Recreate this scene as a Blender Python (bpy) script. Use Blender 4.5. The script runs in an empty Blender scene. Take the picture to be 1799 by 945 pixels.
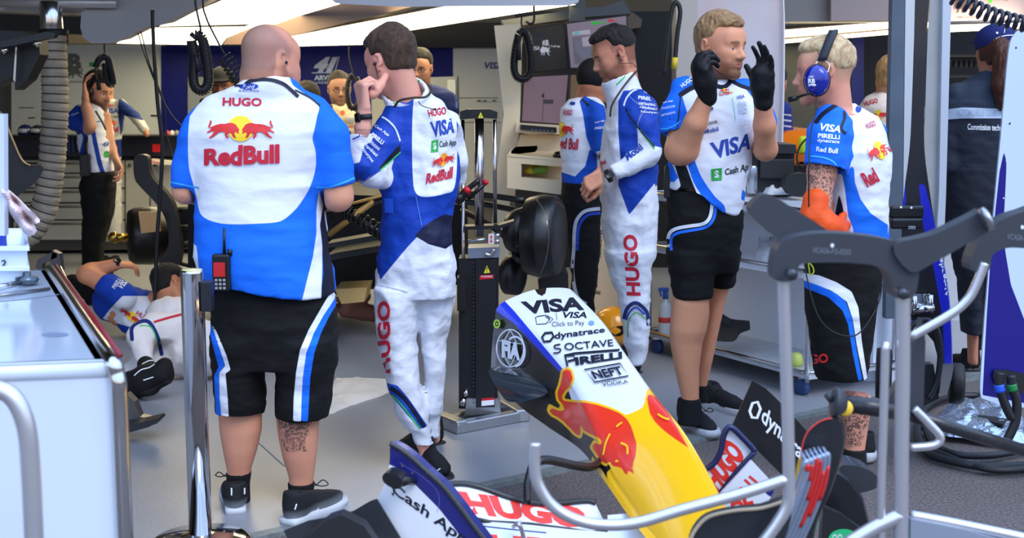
import bpy, bmesh, math, random
import numpy as np
from mathutils import Vector, Matrix, Euler
from mathutils.bvhtree import BVHTree
from mathutils.geometry import tessellate_polygon
random.seed(7)
SC = bpy.context.scene
COL = SC.collection
# ------------------------------------------------------------------ camera
FPX, CH, HORY = 2300.0, 1.52, 160.0
PITCH = math.atan((472.5 - HORY) / FPX)
cp, sp = math.cos(PITCH), math.sin(PITCH)
cam_d = bpy.data.cameras.new('camera')
cam = bpy.data.objects.new('camera', cam_d); COL.objects.link(cam)
cam.location = (0, 0, CH); cam.rotation_euler = (math.pi/2 - PITCH, 0, 0)
cam_d.sensor_width = 36; cam_d.lens = 36 * FPX / 1799; cam_d.clip_start = 0.05; cam_d.clip_end = 200
cam_d.dof.use_dof = True; cam_d.dof.focus_distance = 5.3; cam_d.dof.aperture_fstop = 4.5
SC.camera = cam
# ------------------------------------------------------------------ world, lights, exposure
SC.view_settings.view_transform = 'Standard'; SC.view_settings.look = 'None'
SC.view_settings.gamma = 1; SC.view_settings.use_curve_mapping = False
SC.view_settings.exposure = 0.12
W = bpy.data.worlds.new('sky'); SC.world = W; W.use_nodes = True
wn = W.node_tree.nodes; wl = W.node_tree.links
bg = wn['Background']; bg.inputs[1].default_value = 1.25
tc = wn.new('ShaderNodeTexCoord'); sx = wn.new('ShaderNodeSeparateXYZ'); wl.new(tc.outputs['Generated'], sx.inputs[0])
rmp = wn.new('ShaderNodeValToRGB'); wl.new(sx.outputs[2], rmp.inputs[0])
cr = rmp.color_ramp; cr.elements[0].position = 0.0; cr.elements[0].color = (.10, .10, .11, 1)
e = cr.elements.new(.02); e.color = (.6, .54, .5, 1)
e = cr.elements.new(.13); e.color = (.9, .88, .9, 1)
e = cr.elements.new(.2); e.color = (.9, 1.25, 1.95, 1)
cr.elements[-1].position = 1.0; cr.elements[-1].color = (1.1, 1.55, 2.4, 1)
nz = wn.new('ShaderNodeTexVoronoi'); nz.inputs['Scale'].default_value = 3.0
mp = wn.new('ShaderNodeMapping'); mp.inputs['Scale'].default_value = (2.2, 2.2, .6)
wl.new(tc.outputs['Generated'], mp.inputs[0]); wl.new(mp.outputs[0], nz.inputs[0])
mr = wn.new('ShaderNodeMapRange'); wl.new(nz.outputs['Distance'], mr.inputs[0])
mr.inputs[1].default_value = .1; mr.inputs[2].default_value = .8; mr.inputs[3].default_value = 1.15; mr.inputs[4].default_value = .75
mx = wn.new('ShaderNodeMixRGB'); mx.blend_type = 'MULTIPLY'; mx.inputs[0].default_value = 1
wl.new(rmp.outputs[0], mx.inputs[1]); wl.new(mr.outputs[0], mx.inputs[2]); wl.new(mx.outputs[0], bg.inputs[0])
def area_light(name, loc, target, sx_, sy_, power, col):
    d = bpy.data.lights.new(name, 'AREA'); d.shape = 'RECTANGLE'; d.size = sx_; d.size_y = sy_; d.energy = power; d.color = col
    o = bpy.data.objects.new(name, d); COL.objects.link(o); o.location = loc
    v = Vector(target) - Vector(loc); o.rotation_euler = v.to_track_quat('-Z', 'Y').to_euler(); return o
sun_d = bpy.data.lights.new('sun', 'SUN'); sun_d.energy = 1.5; sun_d.angle = math.radians(30); sun_d.color = (1, .93, .85)
sun = bpy.data.objects.new('sun', sun_d); COL.objects.link(sun)
sun.rotation_euler = Vector((-.4, .62, -.8)).to_track_quat('-Z', 'Y').to_euler()
# ------------------------------------------------------------------ pixels to places
def ray(px, py):
    dx = (px - 899.5) / FPX; dy = -(py - 472.5) / FPX
    return np.array([dx, cp + dy*sp, -sp + dy*cp])
def P(px, py, Y):
    r = ray(px, py); t = Y / r[1]; return np.array([r[0]*t, Y, CH + r[2]*t])
def G(px, py, z=0.0):
    r = ray(px, py); t = (z - CH) / r[2]; return np.array([r[0]*t, r[1]*t, z])
def PR(V):
    V = np.asarray(V, float).reshape(-1, 3); d = V - np.array([0, 0, CH])
    c = d[:, 1]*cp - d[:, 2]*sp; u = d[:, 1]*sp + d[:, 2]*cp
    return np.stack([899.5 + FPX*d[:, 0]/c, 472.5 - FPX*u/c], 1)
def depthY(py, z=0.0): return G(899.5, py, z)[1]
def pxm(Y, z=.9): return FPX / (Y*cp + (CH - z)*sp)
# ------------------------------------------------------------------ materials
MATS = {}
def lin(c):
    c = [x/255 for x in c]; return tuple((x/12.92 if x <= .04045 else ((x+.055)/1.055)**2.4) for x in c)
def mat(name, rgb=(128,128,128), rough=.5, metal=0.0, noise=None, bump=None, emit=None, alpha=None, coat=0, spec=.5, trans=0, sheen=0):
    """noise=(scale, strength, rgb2 [,stretch]); bump=(scale, distance [,stretch])"""
    if name in MATS: return MATS[name]
    m = bpy.data.materials.new(name); m.use_nodes = True; MATS[name] = m
    N = m.node_tree.nodes; L = m.node_tree.links; b = N['Principled BSDF']
    b.inputs['Base Color'].default_value = (*lin(rgb), 1); b.inputs['Roughness'].default_value = rough
    b.inputs['Metallic'].default_value = metal; b.inputs['Specular IOR Level'].default_value = spec
    if coat: b.inputs['Coat Weight'].default_value = coat; b.inputs['Coat Roughness'].default_value = .08
    if sheen: b.inputs['Sheen Weight'].default_value = sheen
    if trans: b.inputs['Transmission Weight'].default_value = trans
    if alpha is not None: b.inputs['Alpha'].default_value = alpha
    if emit: b.inputs['Emission Color'].default_value = (*lin(emit[0]), 1); b.inputs['Emission Strength'].default_value = emit[1]
    if noise or bump:
        t = N.new('ShaderNodeTexCoord')
        def tex(scale, stretch=(1,1,1), det=6):
            mpn = N.new('ShaderNodeMapping'); mpn.inputs['Scale'].default_value = stretch
            n = N.new('ShaderNodeTexNoise'); n.inputs['Scale'].default_value = scale; n.inputs['Detail'].default_value = det
            L.new(t.outputs['Object'], mpn.inputs[0]); L.new(mpn.outputs[0], n.inputs[0]); return n
    if noise:
        n = tex(noise[0], noise[3] if len(noise) > 3 else (1,1,1))
        r = N.new('ShaderNodeMapRange'); r.inputs[1].default_value = .35; r.inputs[2].default_value = .68
        r.inputs[3].default_value = 0; r.inputs[4].default_value = noise[1]; L.new(n.outputs[0], r.inputs[0])
        x = N.new('ShaderNodeMixRGB'); x.inputs[1].default_value = (*lin(rgb), 1); x.inputs[2].default_value = (*lin(noise[2]), 1)
        L.new(r.outputs[0], x.inputs[0]); L.new(x.outputs[0], b.inputs['Base Color'])
    if bump:
        n = tex(bump[0], bump[2] if len(bump) > 2 else (1,1,1), 4)
        u = N.new('ShaderNodeBump'); u.inputs['Distance'].default_value = bump[1]; u.inputs['Strength'].default_value = 1
        L.new(n.outputs[0], u.inputs['Height']); L.new(u.outputs[0], b.inputs['Normal'])
    return m
def layered(name, base, layers, rough=.8, bump=None, sheen=.0, tat=False, spec=.3):
    """base colour plus layers [(attribute, rgb, softness m)]: each attribute is a signed distance, positive inside"""
    m = bpy.data.materials.new(name); m.use_nodes = True
    N = m.node_tree.nodes; L = m.node_tree.links; b = N['Principled BSDF']
    b.inputs['Roughness'].default_value = rough; b.inputs['Specular IOR Level'].default_value = spec
    if sheen: b.inputs['Sheen Weight'].default_value = sheen
    t = N.new('ShaderNodeTexCoord')
    cur = None
    def mix(fac, c2):
        nonlocal cur
        x = N.new('ShaderNodeMixRGB')
        if cur is None: x.inputs[1].default_value = (*lin(base), 1)
        else: L.new(cur, x.inputs[1])
        if isinstance(c2, tuple): x.inputs[2].default_value = (*lin(c2), 1)
        else: L.new(c2, x.inputs[2])
        L.new(fac, x.inputs[0]); cur = x.outputs[0]
    for i, ly in enumerate(layers):
        att, rgb, soft = ly[:3]; kind = ly[3] if len(ly) > 3 else ''
        a = N.new('ShaderNodeAttribute'); a.attribute_name = att
        src = a.outputs['Fac']
        if kind:
            n = N.new('ShaderNodeTexNoise'); L.new(t.outputs['Object'], n.inputs[0])
            n.inputs['Scale'].default_value = 420 if kind == 'stubble' else 62; n.inputs['Detail'].default_value = 3
            if kind == 'tattoo': n.inputs['Distortion'].default_value = 1.8
        r = N.new('ShaderNodeMapRange'); r.inputs[1].default_value = -soft; r.inputs[2].default_value = soft
        L.new(src, r.inputs[0]); fac = r.outputs[0]
        if kind:
            q = N.new('ShaderNodeMapRange'); L.new(n.outputs[0], q.inputs[0])
            q.inputs[1].default_value = .35 if kind == 'stubble' else .47
            q.inputs[2].default_value = .65 if kind == 'stubble' else .54
            q.inputs[3].default_value = .65 if kind == 'stubble' else .1; q.inputs[4].default_value = 1.0 if kind == 'stubble' else .8
            k = N.new('ShaderNodeMath'); k.operation = 'MULTIPLY'; L.new(fac, k.inputs[0]); L.new(q.outputs[0], k.inputs[1]); fac = k.outputs[0]
        if len(ly) > 4:
            k = N.new('ShaderNodeMath'); k.operation = 'MULTIPLY'; L.new(fac, k.inputs[0]); k.inputs[1].default_value = ly[4]; fac = k.outputs[0]
        mix(fac, rgb)
    if cur is None: b.inputs['Base Color'].default_value = (*lin(base), 1)
    else: L.new(cur, b.inputs['Base Color'])
    if bump:
        hs = None
        for (scale, dist, stretch) in bump:
            mpn = N.new('ShaderNodeMapping'); mpn.inputs['Scale'].default_value = stretch
            n = N.new('ShaderNodeTexNoise'); n.inputs['Scale'].default_value = scale; n.inputs['Detail'].default_value = 5
            L.new(t.outputs['Object'], mpn.inputs[0]); L.new(mpn.outputs[0], n.inputs[0])
            u = N.new('ShaderNodeBump'); u.inputs['Distance'].default_value = dist; L.new(n.outputs[0], u.inputs['Height'])
            if hs: L.new(hs, u.inputs['Normal'])
            hs = u.outputs[0]
        L.new(hs, b.inputs['Normal'])
    return m
mRED = mat('print_red', (196, 22, 50), .6); mYEL = mat('print_yellow', (250, 212, 40), .6); mBLU = mat('print_blue', (20, 62, 160), .6)
mNAV = mat('print_navy', (12, 16, 40), .6); mWHI = mat('print_white', (232, 236, 244), .6); mGRN = mat('print_green', (40, 165, 70), .6); mORA = mat('print_orange', (236, 90, 30), .6)
mLRE = mat('print_bull_red', (215, 40, 40), .6); mGRY = mat('print_grey', (190, 198, 210), .6); mDGR = mat('print_dark', (30, 32, 38), .6); mCYA = mat('print_cyan', (60, 185, 235), .6)
mREF = mat('reflective_tab', (235, 238, 242), .3); mBLKP = mat('black_plastic', (16, 16, 18), .35); mBLKR = mat('black_rubber', (20, 20, 22), .6)
# ------------------------------------------------------------------ objects, tags
ORG = {}
def org(o): return ORG.get(o.name, np.zeros(3)) if o else np.zeros(3)
def tag(o, label=None, cat=None, group=None, kind=None):
    if label: o['label'] = label
    if cat: o['category'] = cat
    if group: o['group'] = group
    if kind: o['kind'] = kind
    return o
def thing(name, label, cat, loc, group=None):
    o = bpy.data.objects.new(name, None); COL.objects.link(o); o.empty_display_size = .1
    o.location = tuple(loc); ORG[o.name] = np.array(loc, float); return tag(o, label, cat, group)
def link_mesh(name, V, F, mats, parent=None, smooth=True, fm=None, origin=None):
    V = np.asarray(V, float)
    if parent is not None: o0 = org(parent)
    elif origin is not None: o0 = np.array(origin, float)
    else:
        o0 = np.array([V[:, 0].mean(), V[:, 1].mean(), V[:, 2].min()])
    me = bpy.data.meshes.new(name); me.from_pydata((V - o0).tolist(), [], [tuple(int(i) for i in f) for f in F]); me.update()
    if not isinstance(mats, (list, tuple)): mats = [mats]
    for m in mats: me.materials.append(m)
    if fm is not None: me.polygons.foreach_set('material_index', np.asarray(fm, np.int32))
    me.polygons.foreach_set('use_smooth', np.full(len(me.polygons), bool(smooth)))
    o = bpy.data.objects.new(name, me); COL.objects.link(o)
    if parent is not None: o.parent = parent
    else: o.location = tuple(o0)
    ORG[o.name] = o0; return o
def struct(o): o['kind'] = 'structure'; return o
class MB:
    """collects shapes (world coordinates) into one mesh"""
    def __init__(s): s.V = []; s.F = []; s.M = []; s.S = []
    def add(s, V, F, m=0, smooth=False):
        k = len(s.V); s.V += [tuple(v) for v in V]; s.F += [tuple(k+i for i in f) for f in F]; s.M += [m]*len(F); s.S += [smooth]*len(F); return s
    def box(s, c, d, m=0, R=None, bev=0.0):
        d = np.array(d, float)/2; c = np.array(c, float)
        R = np.eye(3) if R is None else np.array(R, float)
        if bev <= 0:
            V = [c + R @ (d*np.array([x, y, z])) for x in (-1,1) for y in (-1,1) for z in (-1,1)]
            F = [(0,1,3,2),(4,6,7,5),(0,4,5,1),(2,3,7,6),(0,2,6,4),(1,5,7,3)]
            return s.add(V, F, m)
        bm = bmesh.new(); bmesh.ops.create_cube(bm, size=2)
        for v in bm.verts: v.co = Vector(v.co[i]*d[i] for i in range(3))
        bmesh.ops.bevel(bm, geom=list(bm.edges), offset=bev, segments=3, affect='EDGES', profile=.5)
        bm.verts.index_update()
        V = [c + R @ np.array(v.co) for v in bm.verts]; F = [tuple(v.index for v in f.verts) for f in bm.faces]; bm.free()
        return s.add(V, F, m, True if bev > .015 else False)
    def tube(s, pts, r, m=0, n=12, closed=False, cap=True):
        pts = [np.array(p, float) for p in pts]; N = len(pts)
        rs = r if isinstance(r, (list, tuple, np.ndarray)) else [r]*N
        V = []; F = []; up = None
        for i in range(N):
            a = pts[(i-1) % N] if (closed or i > 0) else pts[i]; b = pts[(i+1) % N] if (closed or i < N-1) else pts[i]
            t = b - a; t = t/(np.linalg.norm(t)+1e-12)
            if up is None:
                up = np.array([0,0,1.]) if abs(t[2]) < .9 else np.array([1.,0,0])
            u = up - t*np.dot(up, t); u /= (np.linalg.norm(u)+1e-12); w = np.cross(t, u); up = u
            for j in range(n):
                q = 2*math.pi*j/n; V.append(pts[i] + rs[i]*(math.cos(q)*u + math.sin(q)*w))
        for i in range(N if closed else N-1):
            for j in range(n):
                a = i*n+j; b = i*n+(j+1) % n; c = ((i+1) % N)*n+(j+1) % n; d = ((i+1) % N)*n+j; F.append((a, b, c, d))
        if cap and not closed: F.append(tuple(range(n))[::-1]); F.append(tuple((N-1)*n+j for j in range(n)))
        return s.add(V, F, m, True)
    def lathe(s, c, axis, prof, m=0, n=32):
        """prof: [(r, h)...] along axis from c"""
        axis = np.array(axis, float); axis /= np.linalg.norm(axis); a = np.array([1.,0,0]) if abs(axis[0]) < .8 else np.array([0,1.,0])
        u = np.cross(axis, a); u /= np.linalg.norm(u); w = np.cross(axis, u); V = []; F = []
        for (r, h) in prof:
            for j in range(n):
                q = 2*math.pi*j/n; V.append(np.array(c) + axis*h + r*(math.cos(q)*u + math.sin(q)*w))
        for i in range(len(prof)-1):
            for j in range(n): F.append((i*n+j, i*n+(j+1) % n, (i+1)*n+(j+1) % n, (i+1)*n+j))
        if prof[0][0] > 1e-4: F.append(tuple(range(n))[::-1])
        if prof[-1][0] > 1e-4: F.append(tuple((len(prof)-1)*n+j for j in range(n)))
        return s.add(V, F, m, True)
    def prism(s, poly, ext, m=0, smooth=False):
        """poly: 3D outline, ext: vector of thickness"""
        poly = [np.array(p, float) for p in poly]; ext = np.array(ext, float); n = len(poly)
        tr = tessellate_polygon([[Vector(p) for p in poly]])
        nrm = sum((np.cross(poly[b]-poly[a], poly[c]-poly[a]) for a, b, c in tr), np.zeros(3))
        V = poly + [p+ext for p in poly]
        flip = np.dot(nrm, ext) > 0
        F = []
        for t in tr:
            F.append(tuple(t)[::-1] if flip else tuple(t)); F.append(tuple(n+i for i in (t if flip else t[::-1])))
        s.add(V, F, m, False)
        area = sum(np.cross(poly[i], poly[(i+1) % n]) for i in range(n)); ccw = np.dot(area, ext) > 0
        F2 = [(i, (i+1) % n, n+(i+1) % n, n+i) if ccw else (i, n+i, n+(i+1) % n, (i+1) % n) for i in range(n)]
        return s.add(V, F2, m, smooth)
    def grid(s, A, m=0, thick=None, smooth=True):
        """A[i][j] points; thick = vector for a solid sheet"""
        A = np.array(A, float); a, b = A.shape[:2]
        V = list(A.reshape(-1, 3)); F = [(i*b+j, i*b+j+1, (i+1)*b+j+1, (i+1)*b+j) for i in range(a-1) for j in range(b-1)]
        if thick is not None:
            n = len(V); T = np.array(thick, float); T = np.broadcast_to(T, A.shape).reshape(-1, 3)
            V2 = [V[i]+T[i] for i in range(n)]
            F += [tuple(n+i for i in f[::-1]) for f in F]
            rim = [i*b for i in range(a)] + [(a-1)*b+j for j in range(1, b)] + [i*b+b-1 for i in range(a-2, -1, -1)] + [j for j in range(b-2, 0, -1)]
            F += [(rim[i], n+rim[i], n+rim[(i+1) % len(rim)], rim[(i+1) % len(rim)]) for i in range(len(rim))]; V += V2
        return s.add(V, F, m, smooth)
    def build(s, name, mats, parent=None, origin=None):
        o = link_mesh(name, s.V, s.F, mats, parent, False, s.M, origin)
        o.data.polygons.foreach_set('use_smooth', np.array(s.S, bool)); return o
def spline(pts, n=8, closed=False):
    """Catmull-Rom through points"""
    P_ = [np.array(p, float) for p in pts]; N = len(P_); out = []
    rng = range(N) if closed else range(N-1)
    for i in rng:
        if closed: p0, p1, p2, p3 = P_[i-1], P_[i], P_[(i+1) % N], P_[(i+2) % N]
        else: p0 = P_[max(i-1, 0)]; p1 = P_[i]; p2 = P_[i+1]; p3 = P_[min(i+2, N-1)]
        for k in range(n):
            t = k/n; out.append(.5*((2*p1)+(-p0+p2)*t+(2*p0-5*p1+4*p2-p3)*t*t+(-p0+3*p1-3*p2+p3)*t**3))
    if not closed: out.append(P_[-1])
    return out
# ------------------------------------------------------------------ lettering and marks laid on surfaces
_tx = {}
def text2d(s, bold=.0, shear=0.0, space=1.0):
    k = (s, bold, shear, space)
    if k in _tx: return _tx[k]
    c = bpy.data.curves.new('lettering', 'FONT'); c.body = s; c.offset = bold; c.shear = shear; c.resolution_u = 3; c.space_character = space
    o = bpy.data.objects.new('lettering', c); COL.objects.link(o)
    dg = bpy.context.evaluated_depsgraph_get(); dg.update(); me = o.evaluated_get(dg).to_mesh()
    V = np.array([v.co[:2] for v in me.vertices], float).reshape(-1, 2); F = [tuple(p.vertices) for p in me.polygons]
    o.evaluated_get(dg).to_mesh_clear(); bpy.data.objects.remove(o); bpy.data.curves.remove(c)
    if len(V): V = (V - V.min(0)) / np.maximum(np.ptp(V, axis=0), 1e-6)
    _tx[k] = (V, F); return _tx[k]
def warp(V, quad):
    """unit square -> quad (bottom-left, bottom-right, top-right, top-left)"""
    q = [np.array(a, float) for a in quad]; x = V[:, :1]; y = V[:, 1:2]
    return q[0]*(1-x)*(1-y) + q[1]*x*(1-y) + q[2]*x*y + q[3]*(1-x)*y
def box_quad(x0, y0, x1, y1): return [(x0, y1), (x1, y1), (x1, y0), (x0, y0)]
def poly2d(pts):
    pts = [tuple(p[:2]) for p in pts]; tr = tessellate_polygon([[Vector((*p, 0)) for p in pts]]); return np.array(pts, float), [tuple(t) for t in tr]
def ribbon2d(pts, w, closed=False):
    pts = [np.array(p, float) for p in pts]; V = []; F = []; N = len(pts)
    for i in range(N):
        a = pts[i-1] if (i > 0 or closed) else pts[i]; b = pts[(i+1) % N] if (i < N-1 or closed) else pts[i]
        t = (b-a)/(np.linalg.norm(b-a)+1e-9); n = np.array([-t[1], t[0]])*w/2; V += [pts[i]-n, pts[i]+n]
    for i in range(N if closed else N-1):
        j = (i+1) % N; F.append((2*i, 2*j, 2*j+1, 2*i+1))
    return np.array(V), F
def ell2d(cx, cy, rx, ry, n=28, rot=0):
    c, s_ = math.cos(rot), math.sin(rot)
    return poly2d([(cx+rx*math.cos(a)*c-ry*math.sin(a)*s_, cy+rx*math.cos(a)*s_+ry*math.sin(a)*c) for a in np.linspace(0, 2*math.pi, n, endpoint=False)])
BULL = [(0,.62),(.02,.74),(.06,.86),(.05,.96),(.1,1.0),(.12,.9),(.1,.78),(.06,.7),(.05,.62),(.14,.66),(.25,.74),(.4,.8),(.55,.8),(.68,.86),(.8,.84),(.9,.74),
        (.95,.6),(1.0,.5),(.97,.36),(1.0,.28),(.93,.3),(.88,.36),(.84,.3),(.86,.16),(.9,.06),(.84,.04),(.78,.14),(.74,.28),(.66,.3),(.6,.2),(.66,.1),(.64,.02),(.58,.06),(.53,.2),(.54,.34),
        (.42,.38),(.32,.32),(.24,.2),(.16,.1),(.06,.02),(.02,.06),(.1,.16),(.16,.28),(.2,.42),(.1,.4),(-.02,.3),(-.04,.36),(.06,.46),(.1,.56)]
def decal(o, shapes, step=7.0, off=.0016, maxlen=.05):
    """shapes: [(V2 pixels, faces, material)]; lays each flat shape on the object's own surface as part of its mesh"""
    me = o.data; o0 = org(o)
    V0 = np.empty(len(me.vertices)*3); me.vertices.foreach_get('co', V0); V0 = V0.reshape(-1, 3) + o0
    F0 = [tuple(p.vertices) for p in me.polygons]
    bvh = BVHTree.FromPolygons([Vector(v) for v in V0], F0)
    camo = Vector((0, 0, CH)); bm = bmesh.new(); bm.from_mesh(me); n0 = len(V0)
    lay = bm.verts.layers.float.get('deca') or bm.verts.layers.float.new('deca')
    for (V2, F2, m) in shapes:
        if len(F2) == 0: continue
        off2 = off; off += .0004
        if m.name not in [x.name for x in me.materials]: me.materials.append(m)
        mi = [x.name for x in me.materials].index(m.name)
        b2 = bmesh.new(); vs = [b2.verts.new((p[0], p[1], 0)) for p in V2]
        for f in F2:
            try: b2.faces.new([vs[i] for i in f])
            except ValueError: pass
        for ax in (0, 1):
            lo, hi = V2[:, ax].min(), V2[:, ax].max(); n = int((hi-lo)/step)
            for i in range(1, n+1):
                co = [0, 0, 0]; no = [0, 0, 0]; co[ax] = lo+(hi-lo)*i/(n+1); no[ax] = 1
                bmesh.ops.bisect_plane(b2, geom=list(b2.verts)+list(b2.edges)+list(b2.faces), plane_co=co, plane_no=no)
        mp_ = {}
        for v in b2.verts:
            d = Vector(ray(v.co.x, v.co.y)).normalized(); h, nn, _, _ = bvh.ray_cast(camo, d)
            if h is None: continue
            if nn.dot(d) > 0: nn = -nn
            w = h - d*off2*.6 + nn*off2*.6; mp_[v] = bm.verts.new(w - Vector(o0))
        for f in b2.faces:
            if all(v in mp_ for v in f.verts):
                q = [mp_[v] for v in f.verts]
                if max((q[i].co-q[i-1].co).length for i in range(len(q))) > maxlen*max(1, step/9): continue
                try:
                    nf = bm.faces.new(q); nf.material_index = mi; nf.smooth = True; nf.normal_update()
                    if nf.normal.dot(q[0].co + Vector(o0) - camo) > 0: nf.normal_flip()
                except ValueError: pass
        b2.free()
    loose = [v for v in bm.verts if not v.link_faces]
    if loose: bmesh.ops.delete(bm, geom=loose, context='VERTS')
    bm.to_mesh(me); bm.free()
def T(s, quad, m, bold=.02, shear=0, space=1.0):
    V, F = text2d(s, bold, shear, space); return (warp(V, quad), F, m)
def Q(poly, m): V, F = poly2d(poly); return (V, F, m)
def RB(pts, w, m, closed=False, n=5):
    V, F = ribbon2d(spline(pts, n, closed) if n > 1 else pts, w, closed); return (V, F, m)
def EL(cx, cy, rx, ry, m, rot=0): V, F = ell2d(cx, cy, rx, ry, 28, rot); return (V, F, m)
def bulls(quad, mred, myel, mdark=None, sun=True):
    out = []; q = quad
    if sun:
        V, F = ell2d(.5, .5, .2, .56); out.append((warp(V, q), F, myel))
    V, F = poly2d(BULL); L_ = V*np.array([.48, .8])+np.array([0.0, .06]); R_ = V*np.array([-.48, .8])+np.array([1.0, .06])
    out.append((warp(L_, q), F, mred)); out.append((warp(R_, q), [f[::-1] for f in F], mred)); return out
def rq(p0, p1, h):
    """text quad: baseline start p0, baseline end p1, height h pixels (up side)"""
    p0 = np.array(p0, float); p1 = np.array(p1, float); t = (p1-p0)/np.linalg.norm(p1-p0); n = np.array([t[1], -t[0]])*h
    return [p0, p1, p1+n, p0+n]
# ------------------------------------------------------------------ organic surfaces: blended volumes turned into one skin
_rs = np.random.RandomState(3); _LAT = _rs.rand(32, 32, 32)
def vnoise(p):
    p = np.asarray(p); i = np.floor(p).astype(int); f = p - i; f = f*f*(3-2*f); i &= 31; j = (i+1) & 31; L_ = _LAT
    def g(a, b, c): return L_[a, b, c]
    x0, y0, z0 = i.T; x1, y1, z1 = j.T; fx, fy, fz = f.T
    c00 = g(x0,y0,z0)*(1-fx)+g(x1,y0,z0)*fx; c10 = g(x0,y1,z0)*(1-fx)+g(x1,y1,z0)*fx
    c01 = g(x0,y0,z1)*(1-fx)+g(x1,y0,z1)*fx; c11 = g(x0,y1,z1)*(1-fx)+g(x1,y1,z1)*fx
    return ((c00*(1-fy)+c10*fy)*(1-fz)+(c01*(1-fy)+c11*fy)*fz)*2-1
def fbm(p, o=3):
    s = 0; a = 1
    for k in range(o): s = s + a*vnoise(p*(2**k)+k*7.3); a *= .5
    return s
def nrm(v): v = np.array(v, float); return v/(np.linalg.norm(v)+1e-12)
class Prim: pass
def _mk(fn, lo, hi, g, k, op):
    p = Prim(); p.fn = fn; p.lo = np.array(lo, float); p.hi = np.array(hi, float); p.g = g; p.k = k; p.op = op; return p
def seg(a, b, ra, rb, g='', k=.02, op='u', flat=None):
    a = np.array(a, float); b = np.array(b, float); ba = b-a; L2 = max(ba@ba, 1e-12)
    if flat is not None: fv, fk = nrm(flat[0]), flat[1]
    def fn(X):
        q = X-a; h = np.clip((q@ba)/L2, 0, 1); q = q-h[:, None]*ba
        if flat is not None: q = q + (q@fv)[:, None]*fv*(1/fk-1)
        d = np.sqrt((q*q).sum(1)) - (ra+(rb-ra)*h)
        return d*(fk if flat is not None and fk < 1 else 1)
    r = max(ra, rb); return _mk(fn, np.minimum(a, b)-r, np.maximum(a, b)+r, g, k, op)
def chain(pts, rs, g='', k=.02, op='u', flat=None): return [seg(pts[i], pts[i+1], rs[i], rs[i+1], g, k, op, flat) for i in range(len(pts)-1)]
def ell(c, r, R=None, g='', k=.02, op='u'):
    c = np.array(c, float); r = np.array(r, float); R = np.eye(3) if R is None else np.array(R)   # columns = axes
    def fn(X):
        q = (X-c)@R; k0 = np.sqrt(((q/r)**2).sum(1)); k1 = np.sqrt(((q/(r*r))**2).sum(1))+1e-9; return k0*(k0-1)/k1
    m = r.max(); return _mk(fn, c-m, c+m, g, k, op)
def secs(S, g='', k=.02, op='u', e=2.2):
    """S rows (z, cx, cy, rx, ry), flat ends"""
    S = np.array(sorted(S), float); z = S[:, 0]
    def fn(X):
        zz = np.clip(X[:, 2], z[0], z[-1]); cx, cy, rx, ry = [np.interp(zz, z, S[:, i]) for i in (1, 2, 3, 4)]
        q = ((np.abs(X[:, 0]-cx)/rx)**e + (np.abs(X[:, 1]-cy)/ry)**e)**(1/e)
        d = (q-1)*np.minimum(rx, ry)*np.where(q < 1, 1, 1)
        ez = np.maximum(X[:, 2]-z[-1], z[0]-X[:, 2]); return np.maximum(d, ez)
    return _mk(fn, (min(S[:, 1]-S[:, 3]), min(S[:, 2]-S[:, 4]), z[0]), (max(S[:, 1]+S[:, 3]), max(S[:, 2]+S[:, 4]), z[-1]), g, k, op)
def half(p, n, lo, hi, g='', k=.004, op='i'):
    p = np.array(p, float); n = nrm(n)
    return _mk(lambda X: (X-p)@n, lo, hi, g, k, op)
def inside(gp, lo, hi, gap=.012):
    gp = list(gp)
    def fn(X):
        F = np.full(len(X), .3)
        for p in gp:
            F = combine(F, p.fn(X), p.k, p.op)
        return F+gap
    return _mk(fn, lo, hi, '', .006, 'i')
def comp(pr, g='', k=.02):
    """one volume out of several with their own cuts"""
    pr = list(pr)
    def fn(X):
        F = np.full(len(X), .3)
        for p in pr: F = combine(F, p.fn(X), p.k, p.op)
        return F
    U = [p for p in pr if p.op == 'u']; return _mk(fn, np.min([p.lo for p in U], 0), np.max([p.hi for p in U], 0), g, k, 'u')
def cutp(p, n, k=.004): return half(p, n, (-99,)*3, (99,)*3, '', k)
def collar(a, b, r0, r1, t=.02, tilt=None, g='c'):
    """stand-up collar: a at the shoulders, b towards the head"""
    a = np.array(a, float); b = np.array(b, float); ax = nrm(b-a); n = nrm(tilt) if tilt is not None else ax
    lo = np.minimum(a, b)-r0-.06; hi = np.maximum(a, b)+r0+.06
    return comp([seg(a-ax*.01, b+ax*.1, r0, r1, g, .006, 'u'), cutp(b, n)], g, .008), seg(a, b+ax*.12, r0-t, r1-t, g, .003, 's')
def combine(F, d, k, op):
    if op == 'u':
        h = np.maximum(k-np.abs(F-d), 0)/k; return np.minimum(F, d)-h*h*k/4
    if op == 's':
        d = -d; h = np.maximum(k-np.abs(F-d), 0)/k; return np.maximum(F, d)+h*h*k/4
    h = np.maximum(k-np.abs(F-d), 0)/k; return np.maximum(F, d)+h*h*k/4
def field(prims, X, Y, Z):
    nx, ny, nz = len(X), len(Y), len(Z); F = np.full((nx, ny, nz), .3)
    for p in prims:
        m = .03+p.k; a = []
        for A, i in ((X, 0), (Y, 1), (Z, 2)):
            a.append((int(np.searchsorted(A, p.lo[i]-m)), int(np.searchsorted(A, p.hi[i]+m))))
        if any(u >= v for u, v in a): continue
        sl = tuple(slice(u, v) for u, v in a)
        g = np.stack(np.meshgrid(X[sl[0]], Y[sl[1]], Z[sl[2]], indexing='ij'), -1); sh = g.shape[:3]
        F[sl] = combine(F[sl], p.fn(g.reshape(-1, 3)).reshape(sh), p.k, p.op)
    return F
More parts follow.
